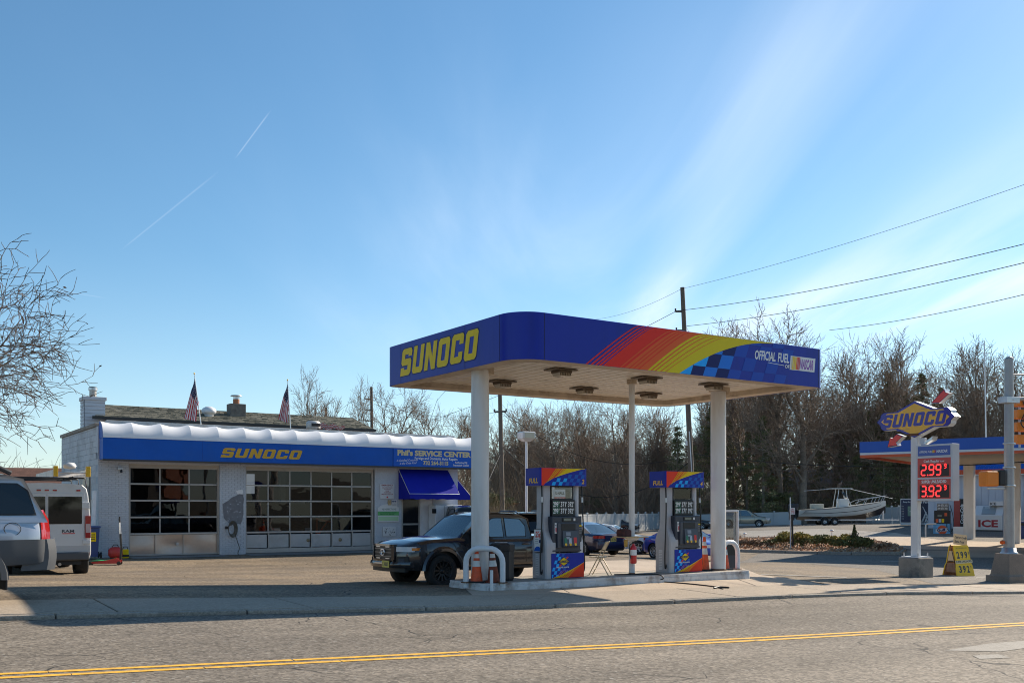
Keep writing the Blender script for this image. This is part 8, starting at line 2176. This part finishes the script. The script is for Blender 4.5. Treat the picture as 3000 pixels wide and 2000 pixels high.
def place_ev(px_,top,D,k,label,wide=1.0,grp='evergreens among the bare trees'):
    x=(px_-CX)/F*D; z=gz(x,D); mt,mc,H0=_ev[k]; H=(HY-top)*D/F+EYE-z; s_=H/H0
    o=thing('evergreen_tree',label,'tree',Vector((x,D,z)),random.uniform(0,6.28),grp); o.scale=(s_*wide,s_*wide,s_)
    for nm,me_ in (('trunk',mt),('crown',mc)):
        c=bpy.data.objects.new(nm,me_); C.objects.link(c); c.parent=o
labE=['evergreen left of the leaning utility pole', 'narrow evergreen just right of the leaning pole', 'evergreen behind the left edge of the right column', 'tall evergreen behind the right column', 'narrow evergreen right of the right column', 'evergreen above the champagne minivan', 'low evergreen left of the boat stern', 'low evergreen above the boat stern', 'evergreen above the boat seat', 'narrow evergreen above the boat windshield', 'evergreen above the boat bow', 'tall evergreen left of the diamond emblem', 'evergreen behind the diamond emblem', 'tall evergreen right of the diamond emblem', 'evergreen above the left part of the neighbouring canopy', 'low evergreen between boat bow and price sign pole', 'short evergreen behind the lower right column', 'short evergreen behind the no parking post', 'short evergreen behind the boat console', 'low evergreen behind the price sign pole', 'short evergreen behind the top of pump 4']
for px_,top,D,k,w,lab in ((1985,1245,90,0,.95,'evergreen tree'),(2035,1300,88,2,1.0,''),(2085,1190,94,1,.9,''),(2150,1175,96,0,.85,''),(2190,1260,90,2,1,''),(2235,1215,88,1,.9,''),(2300,1340,92,2,1.1,''),(2330,1300,98,0,.9,''),(2400,1290,100,1,.9,''),(2470,1270,100,2,1.,''),(2545,1200,96,0,.95,''),(2600,1085,98,1,.72,''),(2655,1150,100,0,.8,''),(2700,1090,102,1,.75,''),(2755,1130,104,0,.8,''),(2590,1290,92,1,1.0,''),(2120,1370,90,1,1.2,''),(2260,1380,89,0,1.3,''),(2510,1330,93,1,1.1,''),(2660,1300,94,2,1.1,''),(2010,1390,92,1,1.3,'')):
    place_ev(px_,top,D+17,k,labE.pop(0),w)
for px_,top,D,w,lab in ((2290,1440,95,1.0,'glossy evergreen bush left of the boat motor'),(2225,1450,100,1.0,'rounded evergreen bush behind the minivan roof'),(1742,1452,98,.8,'small evergreen bush left of the slim post at the fence'),(1465,1440,96,.9,'low green bush at the foot of the leaning pole left'),(2420,1460,104,1.1,'dark bush behind the boat console')):
    D=D+11 if px_>1500 else D; x=(px_-CX)/F*D; z=gz(x,D); mt,mc,H0=_ev[3]; H=(HY-top)*D/F+EYE-z; s_=H/H0
    o=thing('evergreen_bush',lab,'bush',Vector((x,D,z)),random.uniform(0,6.28)); o.scale=(s_*w*1.2,s_*w*1.2,s_)
    for nm,me_ in (('trunk',mt),('crown',mc)):
        c=bpy.data.objects.new(nm,me_); C.objects.link(c); c.parent=o
# thicket of twigs under the trees and the far wood, each one mass
def thicket(name,n,x0,x1,d0,d1,h0,h1,m,seed,seg=3,r_=.016,clump=90):
    r=np.random.default_rng(seed); t=TB(); cx=r.uniform(x0,x1,clump); cd=r.uniform(d0,d1,clump); ch=r.uniform(.6,1.15,clump)
    zc=gzv((cx-CX)/F*cd,cd)
    for i in range(n):
        k=r.integers(clump); D=cd[k]+r.normal(0,1.0); X=(cx[k]-CX)/F*D+r.normal(0,1.1); H=r.uniform(h0,h1)*ch[k]
        d=np.array([r.normal(0,.42),r.normal(0,.3),1.0]); p=np.array([X,D,zc[k]+ (0 if r.random()<.45 else r.uniform(.3,H*.7))]); pts=[p]; L=H*r.uniform(.35,1)
        for s_ in range(seg):
            d=d+r.normal(0,.28,3); p=p+d/np.linalg.norm(d)*L/seg; pts.append(p)
        t.tube(np.array(pts),np.linspace(r_,r_*.4,seg+1)*D/95,3)
    o=bpy.data.objects.new(name,t.mesh(name,m)); C.objects.link(o); o['kind']='stuff'; return o
thicket('undergrowth',9000,1370,2080,104,124,3,9.5,TW,5)
thicket('undergrowth',6000,2050,3100,108,126,3,9,TW,6)
thicket('undergrowth',1300,1330,1500,50,62,1.5,3.6,mat('dry_reed',(.20,.155,.09),.9),7,r_=.012,clump=16)
thicket('far_wood',5000,900,3200,130,175,6,13,mat('far_twig',(.11,.095,.085),.95),8,r_=.03,clump=140)
thicket('far_wood',1500,-500,520,110,150,4,8,mat('far_twig',(.11,.095,.085),.95),9,r_=.03,clump=40)
# leaf litter bank under the wood
bank=sheet('woodland_floor',[(-60,112),(8,104),(20,105),(46,106),(100,74),(160,90),(160,200),(-60,200)],.02,mat('wood_floor',(.075,.052,.035),.95,var=.4,vs=.4,fine=.3,fs=4),5.0)
# dark houses behind the wood
def small_house(px_,D,w,h,label,wallm,roofm,rot=0.0):
    x=(px_-CX)/F*D; o=thing('distant_house',label,'house',Vector((x,D,gz(x,D))),rot)
    g=MB(); g.box(-w/2,0,-.5,w/2,7,h,wallm); g.build('wall',o); g=MB(); g.add([(-w/2-.4,-.4,h-.05),(w/2+.4,-.4,h-.05),(w/2+.4,3.5,h+2.4),(-w/2-.4,3.5,h+2.4),(w/2+.4,7.4,h-.05),(-w/2-.4,7.4,h-.05)],[(0,1,2,3),(3,2,4,5)],roofm); g.add([(-w/2,0,h),(-w/2,7,h),(-w/2,3.5,h+2.3)],[(0,1,2)],wallm); g.add([(w/2,0,h),(w/2,3.5,h+2.3),(w/2,7,h)],[(0,1,2)],wallm); g.build('roof',o)
    for q in (-.3,.3):
        g=MB(); g.box(q*w-.6,-.03,1.1,q*w+.6,.02,2.5,mat('dark_pane',(.01,.011,.013),.08)); wn_=g.build('window',o)
        g=MB(); g.box(q*w-.7,-.05,1.0,q*w-.6,-.028,2.6,WHITEP); g.box(q*w+.6,-.05,1.0,q*w+.7,-.028,2.6,WHITEP); g.box(q*w-.6,-.05,2.5,q*w+.6,-.031,2.6,WHITEP); g.box(q*w-.6,-.05,1.0,q*w+.6,-.031,1.1,WHITEP); g.build('frame',wn_)
small_house(1790,122,13,3.6,'dark brown house with white framed windows behind the thicket',mat('brown_wall',(.055,.035,.028),.8),mat('grey_roof',(.10,.10,.11),.9),R(4))
small_house(2420,125,14,4.2,'pale grey house half hidden behind the boat',mat('house_grey',(.22,.22,.23),.8),mat('grey_roof2',(.16,.165,.18),.9),R(-8))

# ------------------------------------------------------------------ poles, lamp, wires
def upole(px_,base_D,top_px,top_y,label,r_=.14,arms=(),hint=0):
    x0=(px_-CX)/F*base_D; z0=gz(x0,base_D); tpv=P(top_px,top_y,base_D); o=thing('utility_pole',label,'utility pole',Vector((x0,base_D,z0)),0,'wooden utility poles')
    g=MB(); g.cyl((0,0,-.2),(tpv.x-x0,0,tpv.z-z0),r_*1.15,r_*.8,14,WOOD); g.build('pole',o)
    for zz,dx in arms:
        f=(zz-z0)/(tpv.z-z0); cx_=(tpv.x-x0)*f; g=MB(); g.box(min(cx_,cx_+dx),-.05,zz-z0-.05,max(cx_,cx_+dx),.05,zz-z0+.05,mat('insulator_dark',(.06,.05,.045),.6)); g.cyl((cx_+dx,0,zz-z0-.02),(cx_+dx,0,zz-z0+.16),.05,None,8,mat('insulator_dark',(.06,.05,.045),.6)); g.build('cross_arm',o,bevel=.01)
    return o,tpv
DA=56.0
pa,ta=upole(2036,DA,1999,842,'tall leaning utility pole behind the canopy right of the slim post',.15,((EYE+(HY-912)*DA/F,-.45),(EYE+(HY-968)*DA/F,-.45)))
g=MB(); zq=EYE+(HY-1305)*DA/F-pa.location.z; g.box(-.52,-.06,zq,-.30,.1,zq+.26,WHITEP); g.build('meter_box',pa,bevel=.01)
g=MB(); g.tube([(.05,-.16,0),(-.35,-.16,6.5)],.03,6,STEEL); g.build('conduit',pa)
DB=60.0
pb,tb_=upole(1474,DB,1462,1020,'weathered utility pole right of the left canopy column',.14,((EYE+(HY-1205)*DB/F,.35),(EYE+(HY-1206)*DB/F,-.35)))
DC_=88.0
pc,tc_=upole(1093,DC_,1088,1133,'distant utility pole with brackets above the garage roof',.15,((EYE+(HY-1168)*DC_/F,-.6),(EYE+(HY-1200)*DC_/F,-.6),(EYE+(HY-1232)*DC_/F,-.6)))
pd,td_=upole(957,95,955,1193,'short pole top beside the slim tree above the shingle roof',.16)
def wire(a,b,sag,label,r_=.012,n=14,grp='overhead wires'):
    pts=[a.lerp(b,i/n)-Vector((0,0,sag*4*(i/n)*(1-i/n))) for i in range(n+1)]
    g=MB(); g.tube(pts,r_,4,WIREM,False); o=g.build('power_line'); tag(o,label,'cable',grp); return o
A=lambda x,y,D=DA:P(x,y,D)
wire(A(1997,846),P(3100,506,36),.25,'topmost thin wire rising from the leaning pole to the upper right',.009)
wire(A(1986,910),P(3100,690,36),.3,'second wire from the leaning pole to the upper right',.016)
wire(A(2012,955),P(3100,745,36),.3,'third wire from the leaning pole sloping to the right edge',.016)
wire(A(2430,967),P(3100,838,40),.2,'fourth wire crossing the bare tree tops to the right edge',.016)
wire(A(1997,846),P(1745,935,75),.3,'thin wire from the leaning pole down left to the canopy roof',.009)
wire(A(1980,912),P(1000,1300,DC_),1.0,'wire passing behind the canopy toward the distant pole',.014)
wire(P(1462,1206,DB),P(1085,1168,DC_),.8,'wire between the weathered pole and distant pole',.012)
wire(P(1476,1206,DB),P(2024,1330,DA),1.6,'black service cable sagging between the weathered pole and leaning pole',.022)
wire(P(1470,1305,DB),P(2030,1345,DA),2.6,'thick cable drooping behind the pumps',.028)
wire(P(2034,1330,DA),P(3100,1345,44),.5,'low cable running right past the price sign to the station',.025)
wire(P(1088,1200,DC_),P(560,1330,95),.6,'faint wire left of the distant pole over the shingle roof',.012)
wire(P(1470,1300,DB),P(1545,1520,DB),.0,'guy wire slanting down from the weathered pole',.012)
wire(P(1466,1330,DB),P(1390,1500,45),.0,'pale cable slanting down left of the weathered pole',.015)
wire(P(2760,1200,100),P(3100,1110,70),.5,'faint wire crossing the trees above the station',.02)
# floodlight on a slim pole
lx_=(1542-CX)/F*44; lo=thing('lamp_post','slim white lamp post with square floodlight head above pump 2','lamp post',Vector((lx_,44,gz(lx_,44))),R(25))
zt_=EYE+(HY-1292)*44/F-lo.location.z
g=MB(); g.cyl((0,0,0),(0,0,zt_),.06,.05,12,WHITEP); g.build('pole',lo)
g=MB(); g.loft([[(x*w_,y*w_,z) for x,y in ((-1,-1),(1,-1),(1,1),(-1,1))] for w_,z in ((.14,zt_-.02),(.30,zt_+.12),(.31,zt_+.38),(.26,zt_+.42))],DIRTYW,True,True,None,False); hd3=g.build('lamp_head',lo,bevel=.02)
g=MB(); g.add([(-.22,-.318,zt_+.12),(.24,-.318,zt_+.12),(.24,-.318,zt_+.36),(-.22,-.318,zt_+.36)],[(0,1,2,3)],mat('lamp_lens_warm',(.48,.42,.30),.15,coat=.6)); g.build('lens',hd3)
# rental sign glimpsed through pump 2
rx_=(1640-CX)/F*54; ro=thing('rental_sign','small white and red rental sign on a white post seen through pump 2','sign',Vector((rx_,54,gz(rx_,54))),R(8))
zr=EYE+(HY-1466)*54/F-ro.location.z
g=MB(); g.cyl((-.36,0,0),(-.36,0,zr+1.6),.06,None,10,WHITEP); g.build('post',ro); g=MB(); g.box(-.30,-.04,zr,.30,.04,zr+.62,WHITE); pn=g.build('panel',ro)
g=MB(); Mr=face((-.30,-.041,zr),'-y'); g.flat([[(0,0),(.6,0),(.6,.2),(0,.2)]],RED,Mr,.002); g.text('RENTALS',Mr @ T(.3,.05,0),.10,WHITE,.48,.02,'C',z=.004); g.text('U-HAUL',Mr @ T(.3,.34,0),.15,mat('dark_ink',(.03,.03,.03),.6),.5,.04,'C'); g.build('print',pn)

# ------------------------------------------------------------------ across the road, behind the camera: what the shop glass mirrors
mall=thing('orange_front_store','long store with orange fascia across the road mirrored in the bay glass','store',Vector((46,-18,gz(46,-18))),R(-40))
g=MB(); g.box(-34,-9,-.3,34,0,7.5,mat('store_wall_dark',(.07,.06,.055),.8,var=.2,vs=.4)); g.build('wall',mall); g=MB(); g.box(-30,.0,4.6,-6,.35,7.0,mat('store_orange',(.26,.075,.03),.6)); g.box(2,.0,4.8,26,.35,6.8,mat('store_orange',(.26,.075,.03),.6)); g.build('fascia',mall)
tls=[]
for k in range(9):
    x,y=20+random.uniform(-2,2)+k*6.5-30,-26-k*1.2+random.uniform(-3,3)
    me_=_ev[k%3][1]; n_=len(me_.vertices); v_=np.empty(n_*3); me_.vertices.foreach_get('co',v_); tls.append(v_.reshape(-1,3)*1.2+np.array([x,y,gz(x,y)]))
v_=np.concatenate(tls); tb_=TB(); tb_.v=[v_]; tb_.f=[np.arange(len(v_)).reshape(-1,4)]; tb_.n=len(v_)
o=bpy.data.objects.new('tree_belt',tb_.mesh('tree_belt',NEE[0])); C.objects.link(o); o['kind']='stuff'
